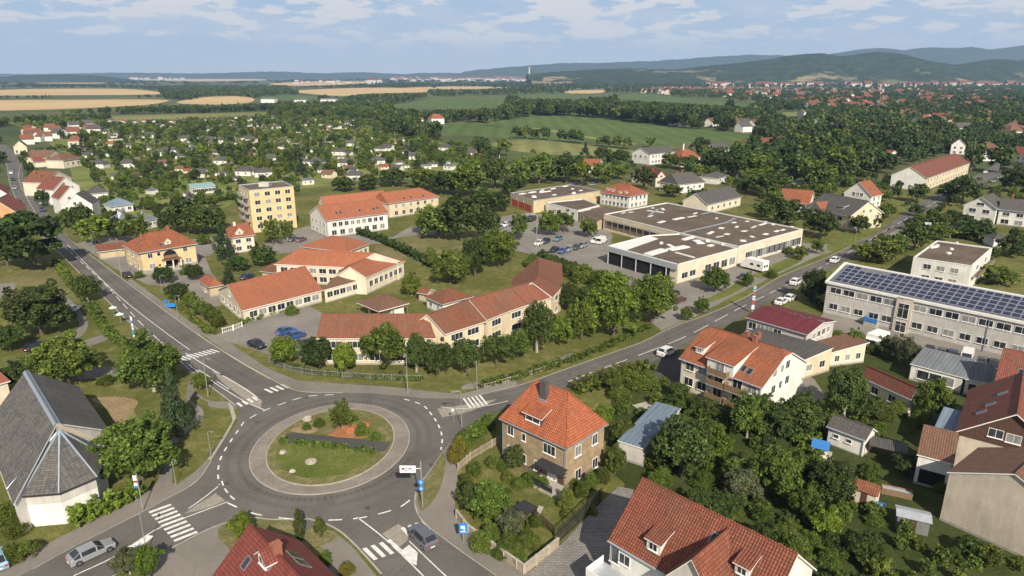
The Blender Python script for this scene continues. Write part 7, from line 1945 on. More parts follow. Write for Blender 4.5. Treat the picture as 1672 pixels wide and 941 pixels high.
def hedge(pts, w, h, label, mat='leaf_b', per=32, cat='hedge', z=0.0):
    W = [U(p[0], p[1]) for p in pts]; o = W[0] + Vector((0, 0, z))
    cen, rad = [], []
    for a, b in zip(W, W[1:]):
        L = (b - a).length; d = (b - a).normalized(); nn = Vector((-d.y, d.x, 0))
        for _ in range(max(2, int(L * w * 3.2))):
            p = a + d * random.uniform(0, L) + nn * random.uniform(-w / 2, w / 2) * .8 - W[0]
            cen.append((p.x, p.y, random.uniform(.25, h - .25))); rad.append(random.uniform(.32, .5))
    q, tone = leaf_cloud(cen, rad, per, .30 if o.y < 150 else .4, len(cen))
    q[:, :, 2] = np.maximum(q[:, :, 2], .01)
    ob = link('hedge', cloud_mesh('hedge', q, tone, [M[mat]]), None, o); tag(ob, label, cat, 'clipped and loose hedges'); return ob
hedge([(780, 632), (830, 622), (890, 604), (950, 584), (1010, 560), (1060, 535)], 1.8, 1.1, 'long low hedge along the road before the row of trees')
hedge([(1062, 602), (1030, 612), (1000, 620), (970, 632), (940, 642)], 4.5, 1.9, 'broad loose hedge beside the road, by the apartment house yard')
hedge([(806, 690), (786, 706), (764, 724), (746, 742)], 2.2, 1.8, 'hedge between the crossing and the corner house garden')
hedge([(118, 862), (165, 840), (228, 810)], 3.2, 2.2, 'dense hedge at the foot of the church apse', 'leaf_y')
hedge([(148, 500), (165, 530), (185, 552), (215, 575)], 2.2, 1.3, 'hedge along the west road beside the parkland path')
hedge([(92, 430), (108, 455), (120, 470)], 2.2, 1.4, 'hedge between the dry lawn and the west road')
hedge([(290, 500), (318, 525), (345, 548)], 1.6, 1.0, 'hedge strip along the west road below the school')
hedge([(392, 530), (430, 518), (468, 507)], 2.0, 1.2, 'hedge before the windows of the school wing', 'leaf_y')
hedge([(580, 380), (620, 394), (660, 412), (700, 432), (720, 442)], 3.0, 2.2, 'tall hedge round the dry lawn behind the school', 'leaf_d')
hedge([(560, 480), (600, 470), (640, 458)], 1.2, .8, 'low hedge under the windows of the school end wing')
hedge([(880, 420), (920, 436), (970, 456), (1010, 472)], 3.0, 2.2, 'overgrown hedge between the market car park and the bending block', 'leaf_d')
hedge([(170, 348), (230, 342), (300, 336), (380, 326)], 2.0, 1.6, 'straight clipped hedge behind the tent-roofed cottages', 'leaf_d')
hedge([(1530, 385), (1580, 392), (1640, 402)], 2.5, 2.0, 'hedge before the white double house', 'leaf_d')
hedge([(1315, 478), (1335, 500), (1345, 508)], 2.0, 1.4, 'hedge between the road and the solar-roofed hall', 'leaf_d')
hedge([(462, 725), (540, 733), (610, 742)], 1.0, .7, 'low clipped hedge along the path across the roundabout', z=.24)
hedge([(440, 588), (520, 612), (600, 618), (690, 622)], 1.0, .7, 'low planting behind the railing by the roundabout')
hedge([(1310, 745), (1345, 700), (1360, 680)], 2.0, 1.5, 'garden hedge beside the blue playhouse')
# ------------------------------------------------------------------ vehicles
def car_paint():
    t = NT('car_paint'); t.b.inputs['Coat Weight'].default_value = .6; t.b.inputs['Coat Roughness'].default_value = .08
    M['car_paint'] = t.done(t.ocol(), .35, .1, .5)
car_paint()
plain('tyre', (.018, .018, .018), .9); plain('rim', (.35, .36, .37), .35, .8)
plain('lamp_clear', (.75, .76, .78), .2); plain('lamp_red', (.45, .02, .02), .3)
def car_proto(kind):
    S = {'hatch': [(2.05, .52, .58, .66, .62), (1.92, .68, .76, .80, .74), (1.05, .82, .95, .87, .76), (.30, .87, 1.44, .89, .63), (-.95, .90, 1.47, .89, .63), (-1.85, .93, 1.02, .86, .74), (-2.02, .70, .80, .80, .74)],
         'sedan': [(2.25, .52, .58, .66, .62), (2.1, .66, .74, .80, .74), (1.10, .80, .92, .88, .76), (.35, .85, 1.38, .89, .62), (-1.2, .88, 1.38, .89, .62), (-1.95, .90, 1.02, .87, .74), (-2.15, .88, .98, .84, .74), (-2.28, .62, .70, .78, .72)],
         'estate': [(2.2, .54, .60, .68, .64), (2.05, .70, .78, .82, .76), (1.15, .84, .98, .89, .78), (.45, .90, 1.52, .91, .66), (-1.55, .94, 1.54, .91, .68), (-2.1, .96, 1.10, .88, .78), (-2.22, .72, .82, .82, .76)],
         'van': [(2.5, .6, .7, .80, .76), (2.35, .9, 1.0, .92, .86), (1.9, 1.15, 1.25, .96, .90), (1.2, 1.25, 2.05, .98, .84), (-2.3, 1.3, 2.10, .98, .86), (-2.5, 1.2, 1.9, .96, .86), (-2.55, .8, 1.0, .94, .88)]}[kind]
    root = empty({'van': 'van'}.get(kind, 'car'), (0, 0, 0))
    body, gl = MB(), MB()
    ring = lambda q: [(q[0], -q[3], .26), (q[0], -q[3], q[1]), (q[0], -q[4], q[2]), (q[0], q[4], q[2]), (q[0], q[3], q[1]), (q[0], q[3], .26)]
    cab = [i for i in range(len(S) - 1) if max(S[i][2], S[i + 1][2]) > 1.2]
    for i in range(len(S) - 1):
        a, b = ring(S[i]), ring(S[i + 1])
        for k in range(5):
            q = [a[k], a[k + 1], b[k + 1], b[k]]
            steep = abs(S[i][2] - S[i + 1][2]) > .25
            g = i in cab and ((k in (1, 3)) or (k == 2 and steep))
            if kind == 'van' and i == 3 and k in (1, 3): g = False
            body.poly(q)
            if g:
                n = (Vector(q[1]) - Vector(q[0])).cross(Vector(q[2]) - Vector(q[0])).normalized() * -.012
                c = sum((Vector(p) for p in q), Vector()) / 4
                q2 = [c + (Vector(p) - c) * .88 for p in q]
                if n.dot(c - Vector((0, 0, .8))) < 0: n = -n
                gl.poly([tuple(p + n) for p in q2])
    body.poly(ring(S[0])); body.poly(ring(S[-1])[::-1])
    me = body.mesh('body', M['car_paint'])
    bm = bmesh.new(); bm.from_mesh(me); bmesh.ops.remove_doubles(bm, verts=bm.verts, dist=.001); bmesh.ops.recalc_face_normals(bm, faces=bm.faces); bm.to_mesh(me); bm.free()
    link('body', me, root)
    link('window', gl.mesh('window', M['dark_glass']), root)
    wx = S[0][0] - .75
    for x in (wx, -wx):
        for y in (-1, 1):
            mb = MB(); mb.tube([(0, -.11, 0), (0, .11, 0)], .33, 16); w = link('wheel', mb.mesh('wheel', M['tyre']), root, (x, y * (S[2][3] - .08), .33))
            mb = MB(); mb.tube([(0, .112 * y, 0), (0, .125 * y, 0)], .2, 10); link('rim', mb.mesh('rim', M['rim']), w)
    for y in (-1, 1):
        mb = MB(); mb.box(-.05, -.15, -.06, .06, .15, .06); link('headlight', mb.mesh('headlight', M['lamp_clear']), root, (S[1][0] + .02, y * .56, S[1][1] - .03))
        mb = MB(); mb.box(-.05, -.12, -.09, .03, .12, .09); link('tail_light', mb.mesh('tail_light', M['lamp_red']), root, (S[-1][0] + .0, y * .6, S[-1][1] - .02))
    mb = MB(); mb.box(-.02, -.26, -.06, .01, .26, .06); link('number_plate', mb.mesh('number_plate', M['white_paint']), root, (S[-1][0] - .01, 0, .48))
    return root
CARP = {}
def car(px, py, tx, ty, colr, label, kind='hatch', group=None, s=1.0):
    p = U(px, py + 3); q = U(tx, ty + 3); a = math.atan2(q.y - p.y, q.x - p.x)
    if kind not in CARP: CARP[kind] = o = car_proto(kind)
    else: o = copy_tree(CARP[kind])
    o.location = (p.x, p.y, .06); o.rotation_euler = (0, 0, a); o.scale = (s, s, s)
    for c in o.children:
        if c.name.startswith('body'): c.color = colr + (1,)
    for k in ('label', 'category', 'group'):
        if k in o: del o[k]
    tag(o, label, 'van' if kind == 'van' else 'car', group)
    return o
SIL, WHI, BLK, BLU, DBL, GRY, RED, GRN, TEA = (.27, .28, .30), (.74, .74, .73), (.018, .018, .022), (.03, .12, .35), (.025, .04, .09), (.09, .095, .105), (.12, .022, .03), (.03, .07, .05), (.10, .22, .28)
car(151, 905, 192, 886, SIL, 'silver saloon driving towards the zebra crossing beside the church', 'sedan')
car(690, 880, 672, 862, (.11, .12, .14), 'dark grey estate car entering the roundabout from the south', 'estate')
car(1089, 576, 1112, 566, WHI, 'white estate car pulled up in the shadow of the apartment house', 'estate')
car(-3, 918, -8, 900, (.22, .34, .42), 'pale blue car cut off at the picture edge near the church', 'hatch')
car(58, 567, 75, 560, BLK, 'black car parked under the trees on the church lawn', 'hatch')
car(120, 506, 135, 498, WHI, 'white car parked on the path beside the big dark tree', 'hatch')
G = 'cars parked before the school'
car(468, 542, 488, 536, (.03, .10, .30), 'bright blue car in the school yard, farther of the two blue ones', 'hatch', G)
car(483, 549, 503, 543, (.025, .085, .26), 'bright blue car in the school yard, beside the tree row', 'hatch', G)
car(420, 564, 434, 569, BLK, 'black car with brown tail, alone at the edge of the school yard', 'hatch', G)
car(499, 561, 517, 556, GRY, 'grey car half hidden behind the school yard trees', 'hatch', G)
car(404, 452, 416, 447, DBL, 'dark car parked between the kiosk and the school wing', 'hatch')
car(208, 449, 196, 440, BLK, 'black car parked beside the yellow villa', 'hatch')
G = 'cars in the market car park'
for x, y, c, k, l in ((880, 397, WHI, 'hatch', 'white car in the market car park, in the row under the trees'), (891, 394, DBL, 'hatch', 'dark blue car in the market car park, beside the white one under the trees'), (911, 390, TEA, 'hatch', 'teal car at the end of the row under the car park trees'),
                      (905, 408, BLK, 'hatch', 'black car in the open row of the market car park'), (919, 410, (.05, .10, .24), 'hatch', 'dark blue car in the open row of the market car park'), (929, 407, SIL, 'hatch', 'silver car in the open row between the blue and green cars'),
                      (941, 404, GRN, 'hatch', 'dark green car in the open row of the market car park'), (951, 401, SIL, 'estate', 'silver estate car at the end of the open car park row'), (972, 393, WHI, 'estate', 'white estate car beside the white van in the car park'),
                      (825, 367, WHI, 'hatch', 'white car before the red workshop doors'), (834, 365, GRY, 'hatch', 'grey car beside the white one before the workshop'), (868, 358, BLK, 'van', 'black van at the corner of the workshop'), (815, 372, SIL, 'hatch', 'silver car by the trees before the workshop')):
    car(x, y, x - 14, y + 7, c, l, k, G)
car(982, 394, 994, 388, WHI, 'white van in the market car park near the hall', 'van', G)
for x, y, c, l in ((940, 299, DBL, 'dark blue car parked behind the workshop roof, in the middle of the row'), (953, 299.5, BLK, 'black car parked behind the workshop, beside the dark blue one'), (968, 300.5, (.2, .28, .36), 'pale blue car parked behind the workshop nearest the white hipped house')):
    car(x, y, x + 10, y - 2, c, l, 'hatch', 'cars behind the workshop')
car(1108, 490, 1122, 484, RED, 'dark red car at the market yard entrance beside the big trees', 'sedan')
car(1100, 480, 1110, 474, BLK, 'black car behind the dark red one at the yard entrance', 'hatch')
car(1217, 452, 1235, 446, DBL, 'dark blue car parked beside the white camper', 'hatch')
car(1299, 461, 1322, 448, WHI, 'white car driving on the tree-lined road opposite the solar hall', 'estate')
car(1363, 425, 1385, 411, WHI, 'white car driving on the tree-lined road above the market end', 'estate')
G = 'white cars parked by the road'
car(1290, 487, 1305, 478, WHI, 'white parked car by the maroon roof, farther from its gable', 'sedan', G); car(1276, 493, 1291, 485, WHI, 'white parked car by the maroon roof, closer to the totem', 'sedan', G)
G = 'cars on the far road'
for x, y, c, l in ((1486, 360, BLK, 'black car at the kerb of the far road before the double house'), (1503, 363, DBL, 'dark blue car at the kerb beside the white van'), (1609, 280, WHI, 'white car near the end of the long red-roofed block'), (1631, 289, SIL, 'silver car parked on the far road under the street tree'), (1622, 295, SIL, 'grey silver car parked on the far road behind another'), (1611, 304, WHI, 'white car at the far road edge before the dark trees')):
    car(x, y, x + 16, y - 9, c, l, 'hatch', G)
car(1513, 371, 1524, 364, WHI, 'white van with red stripe parked across the road from the villas', 'van')
G = 'cars in the solar hall yard'
for x, y, c, k, l in ((1516, 575, BLK, 'hatch', 'black car by the solar hall, at the tree end of the row'), (1536, 579, GRY, 'hatch', 'dark grey car by the solar hall, second from the trees'), (1553, 582, DBL, 'hatch', 'dark blue car by the solar hall beside the white van'),
                      (1577, 588, WHI, 'van', 'white van parked behind the blue-grey garage roofs'), (1602, 594, GRY, 'hatch', 'grey car in the solar yard just past the white van'), (1620, 598, BLK, 'hatch', 'black car in the solar yard at the end of the row')):
    car(x, y, x - 5, y + 14, c, l, k, G)
G = 'cars on the west road'
for x, y, c, l in ((22, 292, BLK, 'black car at the top of the west road'), (24, 306, SIL, 'silver car on the west road beside the edge houses'), (70, 342, DBL, 'dark car on the west road beside the terrace'), (18, 281, WHI, 'white car at the far bend of the west road')):
    car(x, y, x + 6, y + 14, c, l, 'hatch', G)
G = 'vehicles beside the yellow tower'
car(492, 391, 505, 386, (.16, .10, .12), 'mauve car in the yard between the tower and the hipped hall', 'hatch', G); car(478, 390, 488, 384, GRY, 'grey car beside the mauve one below the tower', 'hatch', G)
def box_vehicle(px, py, tx, ty, L, W, H, label, name='camper_truck', cat='camper'):
    p, q = U(px, py), U(tx, ty); r = empty(name, (p.x, p.y, .05), math.atan2(q.y - p.y, q.x - p.x)); tag(r, label, cat)
    mb = MB(); mb.box(-L / 2, -W / 2, .55, L / 2 - 1.4, W / 2, H); mb.build('body', M['white_paint'], r)
    mb = MB(); mb.poly([(L / 2 - 1.4, -W / 2, .5), (L / 2, -W / 2, .5), (L / 2, -W / 2, 1.2), (L / 2 - .5, -W / 2, 2.0), (L / 2 - 1.4, -W / 2, 2.1)]); mb.poly([(L / 2 - 1.4, W / 2, .5), (L / 2 - 1.4, W / 2, 2.1), (L / 2 - .5, W / 2, 2.0), (L / 2, W / 2, 1.2), (L / 2, W / 2, .5)])
    for a, b in (((L / 2, .5), (L / 2, 1.2)), ((L / 2, 1.2), (L / 2 - .5, 2.0)), ((L / 2 - .5, 2.0), (L / 2 - 1.4, 2.1))): mb.poly([(a[0], -W / 2, a[1]), (a[0], W / 2, a[1]), (b[0], W / 2, b[1]), (b[0], -W / 2, b[1])])
    mb.build('cab', M['white_paint'], r)
    mb = MB(); mb.poly([(L / 2 + .0, -W / 2 + .15, 1.26), (L / 2 + .0, W / 2 - .15, 1.26), (L / 2 - .47, W / 2 - .15, 2.0), (L / 2 - .47, -W / 2 + .15, 2.0)])
    for s in (-1, 1):
        for x in (-L * .3, 0.0): mb.box(x - .5, s * (W / 2 + .01) - .01, 1.5, x + .5, s * (W / 2 + .01) + .01, 2.1)
        mb.box(-L / 2 - .02, s * .5 - .35, 1.4, -L / 2, s * .5 + .35, 2.1)
    mb.build('window', M['dark_glass'], r)
    for x in (-L * .3, L * .32):
        for y in (-1, 1):
            mb = MB(); mb.tube([(0, -.12, 0), (0, .12, 0)], .38, 14); link('wheel', mb.mesh('wheel', M['tyre']), r, (x, y * (W / 2 - .15), .38))
box_vehicle(1231, 441, 1212, 436, 7.0, 2.5, 3.1, 'white boxy camper parked before the market hall')
r = box_vehicle(1428, 567, 1415, 573, 5.6, 2.4, 2.8, 'white box trailer beside the cottage garden below the solar hall', 'box_trailer', 'trailer')

# ------------------------------------------------------------------ street furniture
plain('banner_white', (.72, .72, .72), .6)
def lamp_proto():
    r = empty('street_lamp', (0, 0, 0))
    mb = MB(); mb.tube([(0, 0, 0), (0, 0, 1.0)], .09, 8); mb.tube([(0, 0, 1.0), (0, 0, 6.4)], [.065, .045], 8); mb.build('pole', M['lamp_steel'], r)
    mb = MB(); mb.tube([(0, 0, 6.35), (.25, 0, 6.55), (1.2, 0, 6.65)], [.045, .04, .035], 6); mb.build('arm', M['lamp_steel'], r)
    mb = MB(); mb.box(.9, -.14, 6.58, 1.75, .14, 6.72); h = mb.build('lamp_head', M['grey_metal'], r)
    mb = MB(); mb.box(1.0, -.11, 6.54, 1.65, .11, 6.58); mb.build('lens', M['lamp_clear'], h)
    return r
LP = lamp_proto(); _l = [0]
def lamp(px, pyb, pyt, ang, label):
    p = U(px, pyb); h = CH - p.y * math.tan(math.atan((pyt - 470.5) / FPX) + PITCH)
    o = LP if _l[0] == 0 else copy_tree(LP); _l[0] += 1
    o.location = (p.x, p.y, 0); o.rotation_euler = (0, 0, R(ang)); s = max(.6, min(h / 6.7, 1.9)); o.scale = (s, s, s)
    tag(o, label, 'street lamp', 'street lamps'); return o
for a in ((345, 748, 703, -20, 'street lamp on the verge west of the roundabout beside the curved path'), (288, 795, 748, -40, 'street lamp at the path end above the church crossing'), (240, 905, 845, 120, 'street lamp on the west exit island past the zebra crossing'),
          (340, 648, 583, -30, 'street lamp by the grass triangle where the west road meets the roundabout'), (666, 643, 575, -90, 'tall street lamp before the fence of the bending block'), (754, 697, 637, 200, 'street lamp on the east traffic island beside the corner house hedge'),
          (779, 640, 587, -90, 'street lamp at the long low hedge beside the east road'), (153, 414, 378, -20, 'street lamp on the west road beside the red-roofed hut'), (199, 455, 408, -20, 'street lamp on the west road before the yellow villa'),
          (291, 521, 482, -20, 'street lamp on the west road beside the blue stand'), (265, 480, 450, 0, 'street lamp on the yard island before the kiosk'), (876, 420, 345, 180, 'very tall lamp mast between the bending block and the car park'),
          (1259, 437, 410, -60, 'street lamp on the verge before the market hall'), (1396, 398, 372, -60, 'street lamp on the verge before the grey-roofed villa'), (118, 372, 345, -20, 'street lamp beside the terrace end of the west road'), (1405, 500, 470, 0, 'street lamp beside the solar roof corner')): lamp(*a)
def sign(name, label, px, pyb, h, panels, r=.05, cat='sign', arm=None):
    """pole with panels: (x, z, w, h, material, facing) in the pole's own frame"""
    p = U(px, pyb); o = empty(name, (p.x, p.y, .1)); tag(o, label, cat)
    mb = MB(); mb.tube([(0, 0, -.1), (0, 0, h)], r, 8)
    if arm: mb.tube([(0, 0, arm[1]), (arm[0], 0, arm[1])], r * .8, 6)
    mb.build('pole', M['lamp_steel'], o)
    for (x, z, w, hh, m, rnd) in panels:
        mb = MB()
        if rnd: mb.tube([(x, -.09, z), (x, -.06, z)], w / 2, 20)
        else: mb.box(x - w / 2, -.09, z - hh / 2, x + w / 2, -.05, z + hh / 2)
        mb.build('sign_panel', M[m], o)
    return o
def text(s, size, loc, parent, mat, name='lettering'):
    cu = bpy.data.curves.new(name, 'FONT'); cu.body = s; cu.size = size; cu.align_x = 'CENTER'; cu.align_y = 'CENTER'; cu.extrude = .004
    o = bpy.data.objects.new(name, cu); col.objects.link(o); o.parent = parent; o.location = loc; o.rotation_euler = (R(90), 0, 0); cu.materials.append(M[mat]); return o
g = sign('gantry_sign', 'white lane sign on a tall pole beside the south-east kerb of the roundabout', 690, 829, 6.3, [(-1.55, 5.25, 1.9, .95, 'banner_white', 0), (-.05, 3.5, .75, .75, 'sign_blue', 1), (-.05, 2.6, .7, .7, 'sign_blue', 1)], .08, arm=(-2.2, 5.3))
mb = MB()
for x, z, w, h, m in ((-2.1, 5.3, .32, .3, 0), (-1.75, 5.35, .3, .14, 1), (-1.4, 5.2, .12, .4, 1), (-1.2, 5.35, .3, .16, 0), (-1.05, 5.12, .2, .14, 1), (-1.75, 5.1, .26, .12, 0)): mb.box(x - w / 2, -.1, z - h / 2, x + w / 2, -.092, z + h / 2, m)
mb.build('sign_marking', [M['red_paint'], M['sign_blue']], g)
mb = MB()
for z in (3.5, 2.6): mb.box(-.09, -.1, z - .2, -.01, -.092, z + .2); mb.box(-.2, -.1, z - .05, .1, -.093, z + .03)
mb.build('sign_marking', M['banner_white'], g)
g = sign('blue_board', 'blue board with white pictogram on the pavement before the garden wall', 757, 888, 2.6, [(0, 1.95, .95, 1.3, 'sign_blue', 0)], .06)
mb = MB(); mb.box(-.25, -.1, 1.95, .2, -.092, 2.3); mb.box(.02, -.1, 1.75, .2, -.093, 1.95); mb.box(-.3, -.1, 1.5, .3, -.092, 1.62); mb.build('sign_marking', M['banner_white'], g)
g = sign('banner_pole', 'pole with white, red and blue banner at the zebra crossing by the church', 234, 836, 5.2, [], .06)
mb = MB(); mb.box(-.5, -.03, 3.2, -.08, 0, 4.9, 0); mb.box(-.5, -.031, 3.9, -.08, .001, 4.2, 1); mb.box(-.5, -.031, 3.2, -.08, .001, 3.5, 2); mb.build('banner', [M['banner_white'], M['red_paint'], M['sign_blue']], g)
g = sign('banner_pole', 'pole with tall blue and white banner beside the west road crossing', 220, 564, 6.2, [], .06)
mb = MB(); mb.box(.06, -.03, 1.6, .36, 0, 5.8, 0); mb.box(.06, -.031, 2.0, .36, .001, 3.2, 2); mb.box(.06, -.031, 3.6, .36, .001, 3.8, 1); mb.box(.06, -.031, 4.4, .36, .001, 5.0, 2); mb.build('banner', [M['banner_white'], M['red_paint'], M['sign_blue']], g)
g = sign('advertising_totem', 'slim advertising totem of red, white and blue panels by the road opposite the market', 1228, 512, 6.4, [(0, 5.6, .6, 1.2, 'pale_metal', 0), (0, 4.5, .6, .9, 'red_paint', 0), (0, 3.5, .6, .9, 'banner_white', 0), (0, 2.5, .6, .9, 'red_paint', 0), (0, 1.4, .6, 1.0, 'banner_white', 0)], .1)
mb = MB(); mb.box(-.35, -.1, 5.3, .35, -.092, 5.6); mb.box(-.3, -.1, 3.35, .3, -.092, 3.6); mb.build('sign_marking', M['sign_blue'], g)
sign('road_sign', 'small white road sign on the island beside the hedge', 740, 690, 2.3, [(0, 2.0, .45, .45, 'banner_white', 1)], .035)
g = sign('blue_stand', 'blue information stand with round top on the verge by the west road', 277, 506, 2.2, [(.4, 1.0, 2.0, .8, 'sign_blue', 0), (-.6, 2.0, .9, .9, 'blue_paint', 1)], .05)
def parasol(px, py, label):
    p = U(px, py); o = empty('garden_parasol', (p.x, p.y, .02)); tag(o, label, 'parasol', 'parasols by the west road')
    mb = MB(); mb.tube([(0, 0, 0), (0, 0, 2.5)], .04, 6); mb.build('pole', M['lamp_steel'], o)
    mb = MB(); n = 8; f = [[(.85 * math.cos(6.283 * k / n), (.85) * math.sin(6.283 * k / n), 2.1), (.85 * math.cos(6.283 * (k + 1) / n), (.85) * math.sin(6.283 * (k + 1) / n), 2.1), (0, 0, 2.6)] for k in range(n)]
    mb.shell(f, .02); mb.build('canopy', M['parasol_cloth'], o)
plain('parasol_cloth', (.50, .62, .55), .8)
parasol(187, 518, 'pale green parasol between the hedge and the west road, farther one'); parasol(198, 529, 'pale green parasol between the hedge and the west road, closer to the crossing')
# ------------------------------------------------------------------ walls, fences
def wall_run(name, label, pts, h, th, mat, cap=None, step=2.0, cat='wall'):
    W = [U(p[0], p[1]) for p in pts]; o = W[0].copy(); r = empty(name, o); tag(r, label, cat)
    mb, mc, mp = MB(), MB(), MB()
    for a, b in zip(W, W[1:]):
        d = (b - a).normalized(); n = Vector((-d.y, d.x, 0)) * th / 2; a, b = a - o, b - o
        mb.prism([tuple(v)[:2] for v in (a - n, b - n, b + n, a + n)], 0, h)
        if cap: mc.prism([tuple(v)[:2] for v in (a - n * 1.6, b - n * 1.6, b + n * 1.6, a + n * 1.6)], h + .002, h + .08)
        L = (b - a).length
        for k in range(int(L / step) + 1):
            c = a + d * min(k * step, L); mp.box(c.x - th * .8, c.y - th * .8, 0, c.x + th * .8, c.y + th * .8, h + .12)
    mb.build('wall_panel', M[mat], r)
    if cap: mc.build('coping', M[cap], r)
    mp.build('post', M[cap or mat], r); return r
def fence(name, label, pts, h, mat, gap=.16, post=2.2, rails=(.25, .9), cat='fence', solid=False):
    W = [U(p[0], p[1]) for p in pts]; o = W[0].copy(); r = empty(name, o); tag(r, label, cat)
    mp, mr, ms = MB(), MB(), MB()
    for a, b in zip(W, W[1:]):
        d = (b - a).normalized(); n = Vector((-d.y, d.x, 0)); a, b = a - o, b - o; L = (b - a).length; ang = math.atan2(d.y, d.x)
        for f in rails:
            q = [a - n * .03, b - n * .03, b + n * .03, a + n * .03]; mr.prism([tuple(v)[:2] for v in q], h * f - .04, h * f + .04, bottom=True)
        for k in range(int(L / gap) + 1):
            c = a + d * min(k * gap, L); ms.tube([(c.x, c.y, .1), (c.x, c.y, h)], .018 if gap < .14 else .035, 4)
        for k in range(int(L / post) + 1):
            c = a + d * min(k * post, L); mp.box(c.x - .06, c.y - .06, 0, c.x + .06, c.y + .06, h + .1)
    mp.build('post', M[mat], r); mr.build('rail', M[mat], r); ms.build('bar', M[mat], r); return r
wall_run('garden_wall', 'low weathered wall round the corner house garden, along the pavement', [(746, 848), (765, 872), (856, 938), (912, 893)], 1.15, .16, 'old_fence_wood', 'concrete')
fence('picket_fence', 'pale picket fence beside the crossing end of the corner house garden', [(748, 770), (768, 752), (815, 724)], 1.2, 'old_fence_wood')
fence('mesh_fence', 'dark green mesh fence between the corner garden and the cobbled yard', [(910, 888), (945, 855), (983, 818)], 1.9, 'dark_metal', .13, 2.4, (.05, .5, .98))
fence('garden_fence', 'short dark fence across the corner garden beside the black gazebo', [(872, 846), (888, 860), (906, 876)], 1.3, 'dark_timber')
fence('metal_railing', 'grey metal railing along the pavement before the bending block', [(440, 592), (475, 607), (510, 613), (560, 617), (640, 621), (690, 622)], 1.1, 'grey_metal', .34, 2.4)
fence('bicycle_rail', 'white rail beside the school hedge and car park', [(364, 545), (382, 540), (397, 534)], 1.2, 'white_paint', .4)
fence('yard_fence', 'wire fence between the market car park and the overgrown hedge', [(870, 425), (920, 442), (985, 470)], 1.4, 'grey_metal', .5, 3)
fence('verge_fence', 'low timber fence beyond the dry verge by the east road', [(792, 634), (850, 618), (910, 598)], .8, 'old_fence_wood', .5, 2.5)
# ------------------------------------------------------------------ garden things
def small_house(name, label, px, py, w, d, h, r, wall, roofm, ang, cat, door=True):
    p = U(px, py); o = empty(name, (p.x, p.y, .02), R(ang)); tag(o, label, cat)
    mb = MB(); mb.box(-w / 2, -d / 2, 0, w / 2, d / 2, h, bottom=False)
    for s in (-1, 1):
        q = [(s * w / 2, -d / 2, h - .01), (s * w / 2, d / 2, h - .01), (s * w / 2, 0, h + r - .04)]; mb.poly(q if s > 0 else q[::-1])
    mb.build('wall', M[wall], o); k = r / (d / 2); z0 = h - k * .2
    mb = MB(); mb.shell([[(-w / 2 - .2, -d / 2 - .2, z0), (w / 2 + .2, -d / 2 - .2, z0), (w / 2 + .2, 0, h + r), (-w / 2 - .2, 0, h + r)], [(-w / 2 - .2, 0, h + r), (w / 2 + .2, 0, h + r), (w / 2 + .2, d / 2 + .2, z0), (-w / 2 - .2, d / 2 + .2, z0)]], .06); mb.build('roof', M[roofm], o)
    if door: mb = MB(); mb.box(-.35, -d / 2 - .03, .03, .35, -d / 2 - .002, min(h - .15, 1.8)); mb.build('door', M['dark_timber'], o)
    return o
ph = small_house('playhouse', 'small playhouse with bright blue roof and white base on a slab', 1338, 742, 1.9, 1.7, 1.5, .7, 'white_wall', 'blue_paint', -30, 'playhouse', False)
mb = MB(); mb.box(-.6, -.89, .75, .6, -.855, 1.35); mb.build('window', M['dark_glass'], ph); mb = MB(); mb.box(-1.5, -1.4, 0, 1.5, 1.4, .06); mb.build('slab', M['concrete'], ph)
small_house('tool_shed', 'little cream shed with rust-orange roof beside the dark garden tree', 1412, 818, 2.6, 2.2, 2.0, .7, 'cream_wall', 'weathered_tiles', -40, 'shed')
small_house('metal_shed', 'pale grey sheet-metal shed standing in rough grass by the beige gable', 1487, 862, 3.2, 2.0, 1.9, .25, 'grey_metal', 'pale_metal', -25, 'shed')
def tub(name, label, px, py, w, d, h, ang, m1, m2, cat):
    p = U(px, py); o = empty(name, (p.x, p.y, .02), R(ang)); tag(o, label, cat)
    mb = MB()
    for q in ((-w / 2, -d / 2, w / 2, -d / 2 + .08), (-w / 2, d / 2 - .08, w / 2, d / 2), (-w / 2, -d / 2 + .08, -w / 2 + .08, d / 2 - .08), (w / 2 - .08, -d / 2 + .08, w / 2, d / 2 - .08)): mb.box(q[0], q[1], 0, q[2], q[3], h)
    mb.build('side', M[m1], o); mb = MB(); mb.box(-w / 2 + .085, -d / 2 + .085, .02, w / 2 - .085, d / 2 - .085, h * .8); mb.build('filling', M[m2], o)
tub('water_container', 'open bright blue water container beside the little orange-roofed shed', 1432, 836, 1.5, 1.3, 1.0, -30, 'blue_paint', 'teal_sheet', 'container')
tub('raised_bed', 'long raised bed with pale lid on the lawn before the brown annex', 1463, 808, 3.4, 1.1, .8, -25, 'timber', 'pale_metal', 'raised bed')
def carport(name, label, px, py, w, d, h, ang, roofm):
    p = U(px, py); o = empty(name, (p.x, p.y, .02), R(ang)); tag(o, label, 'shelter')
    mb = MB(); mb.box(-w / 2, -d / 2, h, w / 2, d / 2, h + .12); mb.build('roof', M[roofm], o)
    for x in (-1, 1):
        for y in (-1, 1): mb = MB(); mb.box(x * (w / 2 - .12) - .06, y * (d / 2 - .12) - .06, 0, x * (w / 2 - .12) + .06, y * (d / 2 - .12) + .06, h - .002); mb.build('post', M['dark_timber'], o)
carport('garden_gazebo', 'black flat-topped gazebo on the lawn of the corner house', 858, 852, 2.2, 1.9, 1.9, -43, 'dark_metal')
carport('garden_carport', 'dark flat carport in the shade behind the brown annex', 1447, 748, 4.6, 3.0, 2.0, -30, 'grey_tiles')
fr_ = Bld('blue_roofed_garage', 'long low garage with blue-grey sheet roof behind the corner house', 'garage')
